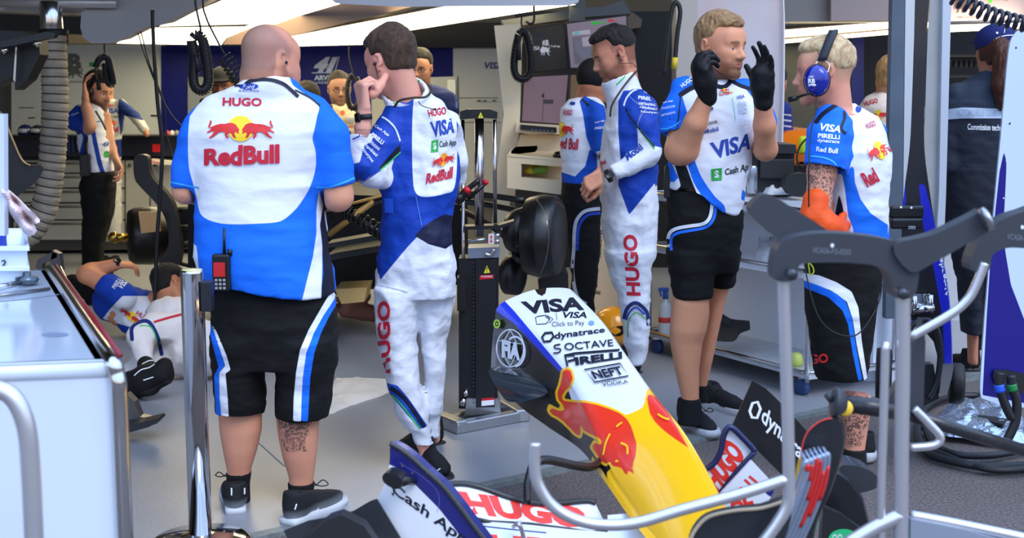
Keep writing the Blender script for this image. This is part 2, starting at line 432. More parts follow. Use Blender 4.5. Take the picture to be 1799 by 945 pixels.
def nets(F, o, h):
    S = F < 0; n = np.array(F.shape)-1
    cnt = np.zeros(n, np.int8); corners = [(i, j, k) for i in (0,1) for j in (0,1) for k in (0,1)]
    for c in corners: cnt += S[c[0]:c[0]+n[0], c[1]:c[1]+n[1], c[2]:c[2]+n[2]]
    ids = np.argwhere((cnt > 0) & (cnt < 8))
    if len(ids) == 0: return np.zeros((0, 3)), np.zeros((0, 4), int)
    idx = np.full(n, -1, int); idx[tuple(ids.T)] = np.arange(len(ids))
    val = {c: F[ids[:, 0]+c[0], ids[:, 1]+c[1], ids[:, 2]+c[2]] for c in corners}
    acc = np.zeros((len(ids), 3)); num = np.zeros(len(ids))
    for a in corners:
        for ax in range(3):
            if a[ax]: continue
            b = list(a); b[ax] = 1; b = tuple(b); va, vb = val[a], val[b]; m = (va < 0) != (vb < 0)
            t = np.where(m, va/(va-vb+1e-15), 0); p = np.array(a, float)[None].repeat(len(ids), 0); p[:, ax] = t
            acc += p*m[:, None]; num += m
    V = np.array(o)+h*(ids+acc/num[:, None]); Q_ = []
    for ax in range(3):
        u, v = (ax+1) % 3, (ax+2) % 3
        sl0 = [slice(None)]*3; sl1 = [slice(None)]*3; sl0[ax] = slice(0, -1); sl1[ax] = slice(1, None)
        A = S[tuple(sl0)]; B = S[tuple(sl1)]; D = np.argwhere(A != B)
        D = D[(D[:, u] > 0) & (D[:, v] > 0) & (D[:, u] < n[u]) & (D[:, v] < n[v])]
        if not len(D): continue
        inside = A[tuple(D.T)]; q = []
        for du, dv in ((-1,-1),(0,-1),(0,0),(-1,0)):
            E = D.copy(); E[:, u] += du; E[:, v] += dv; q.append(idx[tuple(E.T)])
        q = np.stack(q, 1); q[~inside] = q[~inside][:, ::-1]; Q_.append(q)
    Fq = np.concatenate(Q_); Fq = Fq[(Fq >= 0).all(1)]; return V, Fq
def skin(prims, h=.01, fine=()):
    """fine: [(lo, hi, h)] boxes meshed more finely"""
    prims = [p for p in prims]; lo = np.min([p.lo for p in prims if p.op == 'u'], 0)-2.5*h; hi = np.max([p.hi for p in prims if p.op == 'u'], 0)+2.5*h
    def run(lo, hi, h):
        X = np.arange(lo[0], hi[0]+h, h); Y = np.arange(lo[1], hi[1]+h, h); Z = np.arange(lo[2], hi[2]+h, h)
        return nets(field(prims, X, Y, Z), (X[0], Y[0], Z[0]), h)
    V, Fq = run(lo, hi, h); done = []
    Vs = [V]; Fs = [Fq]
    for (a, b, hf) in fine:
        a = np.array(a, float); b = np.array(b, float); a2 = np.maximum(a, lo); b2 = np.minimum(b, hi)
        for i in range(1):
            if len(Fs[i]) == 0: continue
            c = Vs[i][Fs[i]].mean(1); m = ((c > a+hf*1.5) & (c < b-hf*1.5)).all(1); Fs[i] = Fs[i][~m]
        v, f = run(a2, b2, hf)
        for (pa, pb, ph) in done:
            if len(f):
                c = v[f].mean(1); m = ((c > pa+ph) & (c < pb-ph)).all(1); f = f[~m]
        Vs.append(v); Fs.append(f); done.append((a, b, hf))
    out = []; k = 0
    for v, f in zip(Vs, Fs): out.append(f+k); k += len(v)
    V = np.concatenate(Vs); Fq = np.concatenate(out); used = np.unique(Fq); re = np.full(len(V), -1); re[used] = np.arange(len(used))
    return V[used], re[Fq]
def normals(V, F):
    n = np.cross(V[F[:, 2]]-V[F[:, 0]], V[F[:, 3]]-V[F[:, 1]]); N = np.zeros_like(V)
    for i in range(4): np.add.at(N, F[:, i], n)
    return N/(np.linalg.norm(N, axis=1)[:, None]+1e-12)
def smooth_mesh(V, F, it=2, lam=.5):
    for _ in range(it):
        S_ = np.zeros_like(V); c = np.zeros(len(V))
        for i in range(4):
            a = F[:, i]; b = F[:, (i+1) % 4]; np.add.at(S_, a, V[b]); np.add.at(S_, b, V[a]); np.add.at(c, a, 1); np.add.at(c, b, 1)
        V = V + lam*(S_/np.maximum(c, 1)[:, None]-V)
    return V
def sd_poly(p, poly):
    """signed distance (positive inside) of points to a closed polygon, pixels"""
    poly = np.array(poly, float); d = np.full(len(p), 1e9); ins = np.zeros(len(p), bool)
    for i in range(len(poly)):
        a = poly[i-1]; b = poly[i]; e_ = b-a; w = p-a; t = np.clip((w@e_)/max(e_@e_, 1e-9), 0, 1); q = w-t[:, None]*e_
        d = np.minimum(d, (q*q).sum(1)); c = (a[1] > p[:, 1]) != (b[1] > p[:, 1])
        with np.errstate(divide='ignore', invalid='ignore'): xx = (b[0]-a[0])*(p[:, 1]-a[1])/(b[1]-a[1]+1e-12)+a[0]
        ins ^= c & (p[:, 0] < xx)
    d = np.sqrt(d); return np.where(ins, d, -d)
def sd_line(p, pts, w):
    d = np.full(len(p), 1e9)
    for i in range(len(pts)-1):
        a = np.array(pts[i], float); e_ = np.array(pts[i+1], float)-a; q = p-a; t = np.clip((q@e_)/max(e_@e_, 1e-9), 0, 1); q = q-t[:, None]*e_; d = np.minimum(d, (q*q).sum(1))
    return w/2-np.sqrt(d)
def organic(name, prims, parent, base, layers=(), h=.01, fine=(), wr=(), rough=.8, bump=None, sheen=0, post=None, spec=.3, sm=0):
    """layers: [(rgb, shape, soft, opts)] shape = ('poly', pts) | ('line', pts, w) | callable(V)->signed metres; opts: g=group list, kind, amt
       wr: [(freq, amp, stretch)] folds"""
    V, F = skin(prims, h, fine)
    if sm: V = smooth_mesh(V, F, sm)
    N = normals(V, F)
    calm = 1.0
    if any(p.g == 'c' for p in prims):
        dc = np.full(len(V), 9.)
        for p in prims:
            if p.g == 'c' and p.op == 'u': dc = np.minimum(dc, p.fn(V))
        calm = np.clip(dc/.03, 0.04, 1)
    for (fr, amp, st) in wr:
        amp0 = amp
        q = V*np.array(st)*fr; nn = fbm(q+3.1, 3)
        V = V + N*((np.abs(nn)*2-.5 if amp < 0 else nn)*amp*calm)[:, None]
    if post is not None: V = post(V, N)
    pp = PR(V); Yd = V[:, 1]*cp-(V[:, 2]-CH)*sp; mpp = Yd/FPX
    gs = sorted(set(p.g for p in prims if p.op == 'u')); gd = {}
    if any((ly[3] if len(ly) > 3 else {}).get('g') for ly in layers):
        for g_ in gs:
            d = np.full(len(V), 9.)
            for p in prims:
                if p.g == g_ and p.op == 'u': d = np.minimum(d, p.fn(V))
            gd[g_] = d
    specs = []; vals = []; thin = [ly for ly in layers if not callable(ly[1]) and ly[1][0] == 'line' and ly[1][2] < 7]
    layers = [ly for ly in layers if not any(ly is t_ for t_ in thin)]
    for i, ly in enumerate(layers):
        rgb, shp = ly[0], ly[1]; soft = ly[2] if len(ly) > 2 else .0012; op = ly[3] if len(ly) > 3 else {}
        if callable(shp): v = shp(V)
        elif shp[0] == 'poly': v = sd_poly(pp, spline(shp[1], 4, True) if op.get('sp') else shp[1])*mpp
        elif shp[0] == 'all': v = np.full(len(V), .05)
        else: v = sd_line(pp, spline(shp[1], 5), shp[2])*mpp
        if op.get('g'):
            a = np.min([gd[g_] for g_ in op['g']], 0); ot = [gd[g_] for g_ in gs if g_ not in op['g']]
            if ot: v = np.minimum(v, (np.min(ot, 0)-a)*.7)
        if op.get('front'): v = np.minimum(v, -N[:, 1]*.05+.0)
        vals.append(np.clip(v, -.05, .05)); specs.append(('m%d' % i, rgb, soft, op.get('kind', ''), op.get('amt', 1.0)))
    m = layered(name+'_cloth' if rough > .6 else name+'_surface', base, specs, rough, bump, sheen, spec=spec)
    o = link_mesh(name, V, F, m, parent)
    for i, v in enumerate(vals):
        at = o.data.attributes.new('m%d' % i, 'FLOAT', 'POINT'); at.data.foreach_set('value', v.astype(np.float32))
    if thin: decal(o, [RB(t_[1][1], t_[1][2], mat('trim_%d_%d_%d' % t_[0], t_[0], .7)) for t_ in thin], 6)
    return o
def frame(f, up=(0, 0, 1), roll=0):
    f = nrm(f); r = nrm(np.cross(f, up)); u = np.cross(r, f)
    c, s = math.cos(roll), math.sin(roll); return np.stack([r*c+u*s, f, u*c-r*s], 1)   # columns: right, forward, up
def facing(az, el=0): a = math.radians(az); e_ = math.radians(el); return np.array([math.sin(a)*math.cos(e_), math.cos(a)*math.cos(e_), math.sin(e_)])
def head_prims(c, R, s=1.0, jaw=1.0, fat=0.0, g='head'):
    """c between the ears; R columns right, forward, up; s scale"""
    def w(x, y, z): return c + R@(np.array([x, y, z])*s)
    def E(x, y, z, rx, ry, rz, k=.02, op='u', R2=None): return ell(w(x, y, z), np.array([rx, ry, rz])*s, R if R2 is None else R2, g, k*s, op)
    def S(a, b, ra, rb, k=.02, op='u'): return seg(w(*a), w(*b), ra*s, rb*s, g, k*s, op)
    p = [E(0, -.012, .042, .077+fat*.004, .098, .083), E(0, .02, .01, .07, .077, .085, .03),
         E(0, .035, -.03, .058+fat*.012, .055, .075, .03)]
    for q in (-1, 1):
        p += [S((q*.052*jaw, .0, -.045), (q*.04*jaw, .03, -.085), .018, .017, .03), S((q*.04*jaw, .03, -.085), (q*.012, .073, -.1), .016, .017, .025),
              E(q*.04, .058, -.022, .022, .024, .022, .02),                              # cheekbone
              S((q*.045, .072, .021), (q*.012, .0905, .02), .0095, .0095, .012),             # brow
              E(q*.033, .05, -.062, .022+fat*.006, .03, .028, .02)]
    p += [E(0, .074, -.1, .021*jaw, .017, .017, .02), E(0, .07, .045, .05, .025, .035, .03)]
    for q in (-1, 1):
        p += [E(q*.0315, .101, -.001, .0185, .019, .0135, .012, 's'), E(q*.0315, .0745, .0052, .0168, .0152, .0082, .004), E(q*.0315, .0745, -.0105, .0155, .0125, .0065, .004),
              S((q*.018, .0865, .0065), (q*.045, .079, .006), .0032, .003, .003)]
    p += [S((0, .09, .012), (0, .113, -.03), .0075, .0095, .014), E(0, .113, -.034, .0105, .0105, .009, .008), S((0, .09, -.02), (0, .098, -.04), .014, .013, .012)]
    for q in (-1, 1): p += [E(q*.0125, .1, -.037, .0075, .01, .0075, .006), E(q*.0065, .106, -.046, .0035, .005, .0025, .003, 's')]
    p += [E(0, .083, -.063, .026, .014, .017, .012),
          S((-.02, .089, -.0615), (0, .0985, -.059), .0035, .005, .006), S((.02, .089, -.0615), (0, .0985, -.059), .0035, .005, .006),
          S((-.018, .089, -.07), (0, .097, -.071), .0035, .0062, .006), S((.018, .089, -.07), (0, .097, -.071), .0035, .0062, .006),
          S((-.022, .095, -.0655), (.022, .095, -.0655), .0012, .0012, .003, 's')]
    for q in (-1, 1):
        a = math.radians(24)*q; R2 = R@np.array([[math.cos(a), math.sin(a), 0], [-math.sin(a), math.cos(a), 0], [0, 0, 1]])
        def X_(x, y, z, rx, ry, rz, k, op='u'): return ell(w(q*x, y, z), np.array([rx, ry, rz])*s, R2, g, k*s, op)
        p += [X_(.081, -.014, .006, .006, .019, .026, .006), X_(.079, -.006, -.022, .0065, .0095, .013, .006), X_(.085, -.016, .008, .0045, .019, .026, .004),
              X_(.0885, -.009, .006, .005, .0125, .0185, .003, 's'), X_(.0905, .0, -.004, .006, .007, .009, .003, 's'), X_(.083, .008, -.004, .004, .005, .007, .004)]
    return p, w
def lips_mask(c, R, s): return lambda V: (lambda q: .0075*s - np.sqrt((q[:, 0]*.38)**2+((q[:, 2]+.0655*s)*.95)**2) + np.where(q[:, 1] > .07*s, 0, -.05))((V-c)@R)
def brow_mask(c, R, s):
    def f(V):
        q = (V-c)@R/s; d = np.full(len(V), -9.)
        for a in (-1, 1): d = np.maximum(d, .0045-np.sqrt(np.maximum(np.abs(q[:, 0]*a-.031)-.014, 0)**2+(q[:, 2]-.0225+np.abs(q[:, 0]*a-.026)*.12)**2))
        return np.where(q[:, 1] > .04, d*s, -.05)
    return f
def beard_mask(c, R, s, top=-.03, mous=True):
    def f(V):
        q = (V-c)@R/s; z = q[:, 2]; y = q[:, 1]; x = np.abs(q[:, 0])
        line = -.035 - .02*np.clip((y-.0)/.08, 0, 1) + .035*np.clip((.02-y)/.03, 0, 1)     # cheek line rises to the sideburn
        d = np.minimum(line-z, z+.125+np.clip(.05-y, 0, .05)*.3); d = np.minimum(d, y+.012)
        if mous: d = np.maximum(d, np.minimum.reduce([-.046-z, y-.07, .03-x]))
        lip = np.sqrt((q[:, 0]*.45)**2+(z+.0655)**2)-.0085; d = np.minimum(d, lip)
        return d*s
    return f
def hair_mask(c, R, s, front=.052, side=-.0, back=-.06, temple=.045):
    """scalp region, positive inside"""
    def f(V):
        q = (V-c)@R/s; z = q[:, 2]; y = q[:, 1]; x = np.abs(q[:, 0])
        hl = np.where(y > 0.02, front + (y-.08)*.55 + .0*x, 0)                                    # front hairline height
        t = np.clip((y+.03)/.06, 0, 1); low = back*(1-t)+side*t
        lim = np.where(y > .015, np.maximum(np.minimum(low+(y-.015)*2.8, 9), 0*z+low), low)
        fr = np.minimum(lim, front)
        ear = np.where((y > -.035) & (y < .02), .018, -9)
        return (z-np.maximum(fr, np.where(y < .02, np.maximum(ear*0+low, np.where(x > .06, ear, -9)), -9)))*s
    return f
def hair_obj(name, parent, c, R, s, rgb, thick=.012, top=.012, front=.065, side=.01, back=-.055, rgb2=None, quiff=0.0, curl=(1, .003), bulk=0.0, taper=.034):
    mask = hair_mask(c, R, s, front, side, back)
    def w(x, y, z): return c + R@(np.array([x, y, z])*s)
    base = [ell(w(0, -.013, .045+top*.45), np.array([.0775+thick, .099+thick, .083+top*.75])*s, R, 'h', .02)]
    if quiff: base.append(ell(w(0, .05+bulk*.3, .085+quiff*.35), np.array([.052, .042+quiff*.4, .026+quiff*.55])*s, R, 'h', .035))
    if back < -.03: base.append(ell(w(0, -.05, -.02), np.array([.062+thick*.5, .047+thick*.6, .055])*s, R, 'h', .03))
    lo = c-.2*s; hi = c+.25*s
    base.append(_mk(lambda X: -mask(X)*.9, lo, hi, 'h', taper, 'i'))
    V, F = skin(base, .0042*s); N = normals(V, F); q = (V-c)@R
    topw = np.clip(q[:, 2]/(.07*s)-.6, 0, 1)[:, None]
    st = topw*np.array([70, 20, 26])+(1-topw)*np.array([75, 62, 20]); wv = fbm(q*14, 2)[:, None]*1.2*curl[0]
    n1 = fbm(q*st+wv, 3); n2 = fbm(q*st*.35+5+wv, 2); amp = curl[1]*(.4+.6*topw[:, 0])
    V = V+N*((n1*.55+n2*1.3)*amp)[:, None]
    m = layered('hair_%d_%d' % (rgb[0], rgb[1]), rgb, [('m0', rgb2 or tuple(min(255, int(x*1.35)+8) for x in rgb), .4, '', .85)], .75, [(90, .003, (1.6, .6, .6)), (300, .0006, (1.5, .7, .6))], .08)
    o = link_mesh('hair', V, F, m, parent); at = o.data.attributes.new('m0', 'FLOAT', 'POINT'); at.data.foreach_set('value', (n1*.35+fbm(q*st*2.2, 2)*.3).astype(np.float32)); return o
def eye_objs(parent, c, R, s, iris=(70, 90, 110)):
    mw = mat('eye_white', (196, 184, 178), .3); mi = mat('iris_%d' % iris[0], iris, .2); mk = mat('pupil', (10, 10, 12), .15)
    for q in (-1, 1):
        b = MB(); p = c+R@(np.array([q*.0315, .0775, -.0022])*s); r = .0118*s; f = R[:, 1]
        b.lathe(p-f*r, f, [(1e-5, 0)]+[(r*math.sin(a), r*(1-math.cos(a))) for a in np.linspace(.2, 2.55, 12)], 0, 20)
        b.lathe(p+f*r*.80, f, [(.0060*s, 0), (.0052*s, r*.13), (.0024*s, r*.2)], 1, 16); b.lathe(p+f*r*.99, f, [(.0024*s, 0), (1e-5, .0006)], 2, 12)
        b.build('eye', [mw, mi, mk], parent)
def hand_prims(w, d, n, side, curls, L=.19, thumb=None, g='hand', spread=.12, kf=.0075, fat=1.0):
    """w wrist, d towards the fingers, n palm normal (out of the palm), side=+1 if the thumb is on cross(d,n) side;
       curls: four (a, b, c) bends in degrees towards the palm; thumb: (out, forward, bend)"""
    d = nrm(d); n = nrm(n - np.dot(n, d)*d); s = np.cross(d, n)*side; u = L/.19; out = []; R3 = lambda a: math.radians(a)
    kn = [(.030, .087), (.010, .092), (-.011, .089), (-.030, .080)]; ln = [(.043, .026, .021), (.048, .030, .023), (.045, .028, .022), (.034, .021, .019)]
    rr = [.0095, .0098, .0092, .0083]; pts_all = []
    for i in range(4):
        k0 = w + (s*kn[i][0] + d*kn[i][1] - n*.004)*u; out.append(seg(w+(s*kn[i][0]*.55+d*.008)*u, k0, .0145*u*fat, .0118*u*fat, g, .014*u, 'u'))
        a = 0; p = k0; fan = (1.5-i)*spread; dd = nrm(d*math.cos(fan)+s*math.sin(fan)); pts = [p]
        for j in range(3):
            a += R3(curls[i][j]); v = dd*math.cos(a)+n*math.sin(a); q = p+v*ln[i][j]*u; out.append(seg(p, q, (rr[i]-j*.0009)*u*fat, (rr[i]-.0011-j*.0009)*u*fat, g, kf*u if j == 0 else .003, 'u')); p = q; pts.append(p)
        pts_all.append(pts)
    t = thumb or (.75, .35, 20); b0 = w+(s*.022+d*.02+n*.008)*u; tv = nrm(s*t[0]+d*1.0+n*t[1]); b1 = b0+tv*.043*u
    tv2 = nrm(tv*math.cos(R3(t[2]))+nrm(d*.8-s*.5+n*.2)*math.sin(R3(t[2]))); b2 = b1+tv2*.034*u; tv3 = nrm(tv2*math.cos(R3(t[2]*.8))+nrm(d*.5-s*.8+n*.1)*math.sin(R3(t[2]*.8))); b3 = b2+tv3*.026*u
    out += [seg(b0, b1, .0165*u*fat, .0128*u*fat, g, .014*u), seg(b1, b2, .0115*u*fat, .0102*u*fat, g, .006), seg(b2, b3, .0102*u*fat, .0082*u*fat, g, .004)]
    out.append(seg(w-d*.02*u, w+d*.02*u, .024*u*fat, .022*u*fat, g, .015, 'u', (n, .72))); pts_all.append([b0, b1, b2, b3]); return out, pts_all
SOLE = [(.0, .026), (.03, .034), (.09, .031), (.14, .036), (.2, .046), (.245, .043), (.275, .03)]
def shoe(parent, heel, toe, up_rgb=(28, 28, 32), sole_rgb=(205, 208, 212), L=None, high=0.0, name='shoe', accents=(), sole_h=.028, tilt=None, rough=.75, layers=()):
    heel = np.array(heel, float); toe = np.array(toe, float); d = toe-heel; Lr = np.linalg.norm(d); f = d/Lr; L = L or Lr; k = L/.285
    up = nrm(tilt) if tilt is not None else np.array([0, 0, 1.]); r = nrm(np.cross(f, up)); up = np.cross(r, f)
    Rm = np.stack([r, f, up], 1); w = lambda x, y, z: heel+Rm@(np.array([x, y, z])*k)
    pr = [ell(w(0, .055, .045), np.array([.032, .055, .05])*k, Rm, 'u', .03), ell(w(0, .19, .036), np.array([.043, .09, .034])*k, Rm, 'u', .03),
          seg(w(0, .06, .07), w(0, .17, .052), .033*k, .028*k, 'u', .03), seg(w(0, .05, .055), w(0, .045, .085+high), .034*k, .036*k, 'u', .03, 'u')]
    lo = heel-.4; hi = heel+.4
    pr += [half(w(0, 0, .008), -up, lo, hi), half(w(0, .03, .098+high), up+f*.25, lo, hi)]
    pr += [ell(w(0, .045, .12+high), np.array([.027, .035, .045])*k, Rm, 'u', .006, 's')]
    o = organic(name, pr, parent, up_rgb, layers, .006, wr=[(60, .0012, (1, 1, 1))], rough=rough)
    pts = [w(x, y+.004, 0) for y, x in SOLE] + [w(0, .292, 0)] + [w(-x, y+.004, 0) for y, x in SOLE[::-1]]
    pts = spline(pts, 3, True); b = MB(); n = len(pts)
    rings = []
    for z, sc in ((0, .94), (.004, 1.0), (sole_h*.6, 1.03), (sole_h, 1.0)):
        cc = w(0, .14, 0); rings.append([cc+(p-cc)*sc+up*z*k+up*(.006*k if z == 0 else 0)*max(0, (np.dot(p-heel, f)/L-.75)*4) for p in pts])
    V = [p for rg in rings for p in rg]; F = [(i*n+j, i*n+(j+1) % n, (i+1)*n+(j+1) % n, (i+1)*n+j) for i in range(3) for j in range(n)]
    F += [tuple(range(n))[::-1], tuple(3*n+j for j in range(n))]; b.add(V, F, 0, True)
    b.build('sole', mat('sole_%d' % sole_rgb[0], sole_rgb, .5), o)
    return o
# ------------------------------------------------------------------ the place
U2 = nrm(np.append((G(1466, 714)-G(440, 940))[:2], 0)); V2_ = np.array([-U2[1], U2[0], 0.])
def quad_box(name, pts, ext, m, parent=None, st=False, bev=None):
    b = MB(); b.prism(pts, ext); o = b.build(name, m, parent); return struct(o) if st else o
m_asph = mat('asphalt', (118, 108, 105), .9, noise=(90, .9, (56, 52, 53)), bump=(160, .006))
m_floor = mat('garage_floor', (148, 152, 160), .36, noise=(1.3, .5, (124, 124, 130)), bump=(60, .0006))
b = MB(); b.box((0, 8, -.06), (30, 26, .1)); struct(b.build('ground', m_asph))
T0 = G(440, 940); T0[2] = 0
a = T0-U2*6; c_ = T0+U2*12
b = MB(); b.prism([a+[0,0,-.012], c_+[0,0,-.012], c_+V2_*16+[0,0,-.012], a+V2_*16+[0,0,-.012]], (0, 0, .018)); struct(b.build('floor', m_floor))
b = MB(); b.prism([a-V2_*.05+[0,0,-.012], c_-V2_*.05+[0,0,-.012], c_+[0,0,-.012], a+[0,0,-.012]], (0, 0, .02)); struct(b.build('trim_1', mat('threshold_strip', (120, 128, 128), .5, noise=(30, .6, (84, 92, 90)))))
# floor joint lines
b = MB()
for (p, q) in ((G(375, 690), G(432, 760)), (G(432, 760), G(500, 822)), (G(1130, 610), G(1420, 700))):
    d = nrm(q-p); n = np.array([-d[1], d[0], 0])*.003; b.prism([p+n+[0,0,.0062], q+n+[0,0,.0062], q-n+[0,0,.0062], p-n+[0,0,.0062]], (0, 0, .0006))
struct(b.build('trim_2', mat('joint', (110, 112, 116), .8)))
# back wall and side walls, ceiling
YB = 12.6
m_wall = mat('wall_grey', (120, 118, 112), .6, noise=(2, .3, (100, 98, 94)))
b = MB(); b.box((0, YB+.25, 1.8), (18, .1, 3.6)); struct(b.build('wall_back', m_wall))
b = MB(); b.box((-5.6, 8.4, 1.8), (.1, 8.6, 3.6)); struct(b.build('wall_left', m_wall))
b = MB(); b.box((6.9, 9.6, 1.8), (.1, 6.2, 3.6)); struct(b.build('wall_right', m_wall))
m_ceil = mat('ceiling_dark', (42, 42, 46), .7)
A0 = T0-U2*6+V2_*.25; A1 = T0+U2*9+V2_*.25
b = MB(); b.prism([A0+[0,0,3.6], A1+[0,0,3.6], A1+V2_*12+[0,0,3.6], A0+V2_*12+[0,0,3.6]], (0, 0, .12)); struct(b.build('ceiling', m_ceil))
def pan(x0, y0, x1, y1, Y, m, name, parent=None, t=.03, Y2=None):
    """upright panel by its pixel rectangle at depth Y"""
    Y2 = Y if Y2 is None else Y2
    b = MB(); b.prism([P(x0, y1, Y), P(x1, y1, Y2), P(x1, y0, Y2), P(x0, y0, Y)], (0, t, 0)); return b.build(name, m, parent)
m_gl = mat('white_gloss_panel', (196, 204, 208), .16, coat=.5)
m_blue = mat('blue_panel', (4, 16, 104), .5, spec=.2)
m_gdark = mat('grey_metal_frame', (88, 92, 96), .35, .5)
o = pan(20, 78, 290, 262, YB-.02, m_gl, 'wall_cladding'); struct(o)
decal(o, [T('VISA', box_quad(46, 112, 80, 126), mat('p_dblue', (30, 30, 110), .5), .03, .2), T('RB', box_quad(96, 94, 143, 124), mat('p_dgrey', (92, 98, 100), .5), .06), Q(warp(np.array(BULL), box_quad(146, 118, 116, 138)), mat('p_dgrey', (92, 98, 100), .5)),
          Q(box_quad(157, 109, 164, 117), mGRN), T('Cash', box_quad(168, 111, 182, 117), mat('p_dgrey', (92, 98, 100), .5), .01), T('VISA CASH APP RACING BULLS', box_quad(112, 142, 146, 145), mat('p_dgrey', (92, 98, 100), .5)),
          RB([(34, 189), (60, 189)], 1.2, mDGR, n=1), RB([(50, 207), (62, 207)], 2, mDGR, n=1), RB([(265, 203), (278, 203)], 3, mDGR, n=1)], 20, .004, .5)
for (x0, x1, y0, y1, nm) in ((283, 652, 80, 262, 'wall_cladding'), (728, 796, 84, 262, 'wall_cladding')):
    o = struct(pan(x0, y0, x1, y1, YB-.05, m_blue, nm))
    if x0 == 283:
        ml = mat('p_pale', (150, 165, 205), .5)
        decal(o, [T('41', [(549, 127), (588, 127), (594, 100), (556, 100)], ml, .09, .2), RB([(548, 128), (588, 128), (596, 99)], 1.6, ml, n=1), T('ARVID', box_quad(552, 132, 588, 141), ml, .05), T('LINDBLAD', box_quad(556, 143, 586, 147), ml, .01)], 20, .004, .5)
o = struct(pan(652, 86, 728, 300, YB-.04, mat('panel_pale', (176, 178, 176), .35), 'wall_cladding'))
o = struct(pan(796, 84, 884, 345, YB-.06, mat('panel_white2', (186, 190, 192), .3), 'wall_cladding'))
decal(o, [T('VISA', box_quad(851, 109, 884, 121), mat('p_dblue', (30, 30, 110), .5), .03, .2), RB([(800, 172), (875, 172)], 1, mDGR, n=1), RB([(800, 215), (880, 215)], 1, mDGR, n=1)], 20, .004, .5)
b = MB()
for (x, y) in ((841, 177), (852, 177), (868, 177)): b.box(P(x, y, YB-.08), (.03, .02, .012))
struct(b.build('trim_3', mBLKP))
struct(pan(120, 60, 290, 77, YB-.06, mat('warm_strip', (196, 178, 140), .5), 'trim_4'))
struct(pan(-20, 40, 290, 60, YB-.1, mat('grey_beam', (70, 70, 66), .5), 'trim_5'))
struct(pan(640, 40, 880, 84, YB-.12, mat('black_beam', (14, 14, 16), .5), 'trim_6'))
struct(pan(330, 135, 392, 262, YB-.1, mat('grey_niche', (120, 128, 135), .3), 'wall_cladding'))
# right-hand back: grey walls and dark bays
struct(pan(1376, 60, 1500, 420, 10.2, mat('wall_olive', (70, 72, 66), .6), 'wall_side'))
struct(pan(1496, 60, 1518, 420, 10.1, mat('blue_column', (18, 26, 100), .4), 'trim_7'))
struct(pan(1518, 55, 1960, 420, 10.3, mat('wall_dark', (20, 20, 24), .6), 'wall_side'))
struct(pan(1376, -30, 1566, 38, 9.2, mat('beam_pale', (150, 148, 146), .35), 'trim_8', t=.3))
struct(pan(1460, -20, 1566, 36, 9.1, mat('beam_rose', (176, 160, 158), .35), 'trim_8', t=.05))
o = struct(pan(1655, -30, 1960, 42, 8.9, mat('panel_rose', (176, 156, 158), .4), 'trim_9', t=.2))
mdk = mat('p_brown', (90, 70, 64), .5)
decal(o, [T('A', box_quad(1672, -8, 1684, 3), mDGR, .05), Q(warp(np.array(BULL), box_quad(1714, -5, 1676, 24)), mdk), Q(box_quad(1736, -6, 1743, 5), mat('p_lime', (90, 200, 60), .5)), T('Cash App', box_quad(1746, -6, 1772, 2), mDGR, .01), T('FORMULA ONE TEAM', box_quad(1680, 29, 1712, 32), mdk)], 20, .004, .5)
b = MB(); b.box(P(1735, 100, 9.6), (1.1, .5, .02)); b.box(P(1735, 135, 9.6), (1.1, .5, .02))
for i in range(9): b.box(P(1678+i*9, 112, 9.5), (.025, .05, .05))
o = b.build('shelf_unit', mat('shelf_black', (34, 34, 38), .4)); tag(o, 'black shelf unit in the dark bay beyond the woman in the cap', 'shelf')
struct(pan(1636, 300, 1990, 600, 8.6, mat('low_wall_white', (186, 190, 196), .4), 'wall_low', t=.1))
# lit ceiling panels
m_em = mat('light_diffuser', (255, 250, 235), .5, emit=((255, 236, 188), 8.5))
m_fr = mat('light_frame', (160, 150, 140), .4, .3)
def light(label, pts):
    """pts (px, py, Y)"""
    W_ = [P(*p) for p in pts]; c = np.mean(W_, 0); t = thing('ceiling_light', label, 'light', c, 'glowing ceiling light panels')
    b = MB(); b.prism(W_, (0, 0, .02)); b.build('diffuser', m_em, t)
    b = MB(); n = len(W_)
    for i in range(n): b.tube([W_[i]+[0,0,.012], W_[(i+1) % n]+[0,0,.012]], .012, 0, 6)
    b.build('frame', m_fr, t)
light('large glowing panel above and to the left of the bald man\'s head', [(280, 46, 10.5), (407, -6, 8.5), (640, -6, 8.3), (480, 41, 10.3)])
light('narrow glowing strip low behind the coiled cable and the bald man\'s head', [(205, 76, 12), (262, 49, 10.9), (438, 47, 10.8), (398, 66, 11.6), (388, 79, 12)])
light('long glowing panel above the racing suit driver\'s head', [(512, 64, 11.4), (640, 39, 10.0), (800, 8, 8.6), (1012, 8, 8.5), (900, 25, 9.2), (715, 54, 10.6), (640, 78, 11.9), (518, 81, 12)])
light('upper glowing strip behind the headset man', [(1376, 53, 9.7), (1566, 38, 9.3), (1566, 50, 9.5), (1376, 66, 9.9)])
light('lower glowing strip behind the headset man', [(1376, 70, 9.9), (1566, 53, 9.5), (1566, 60, 9.7), (1376, 76, 10.1)])
light('glowing strip above the woman in the navy cap', [(1668, 44, 8.7), (1800, 40, 8.7), (1800, 50, 9.0), (1668, 56, 9.0)])
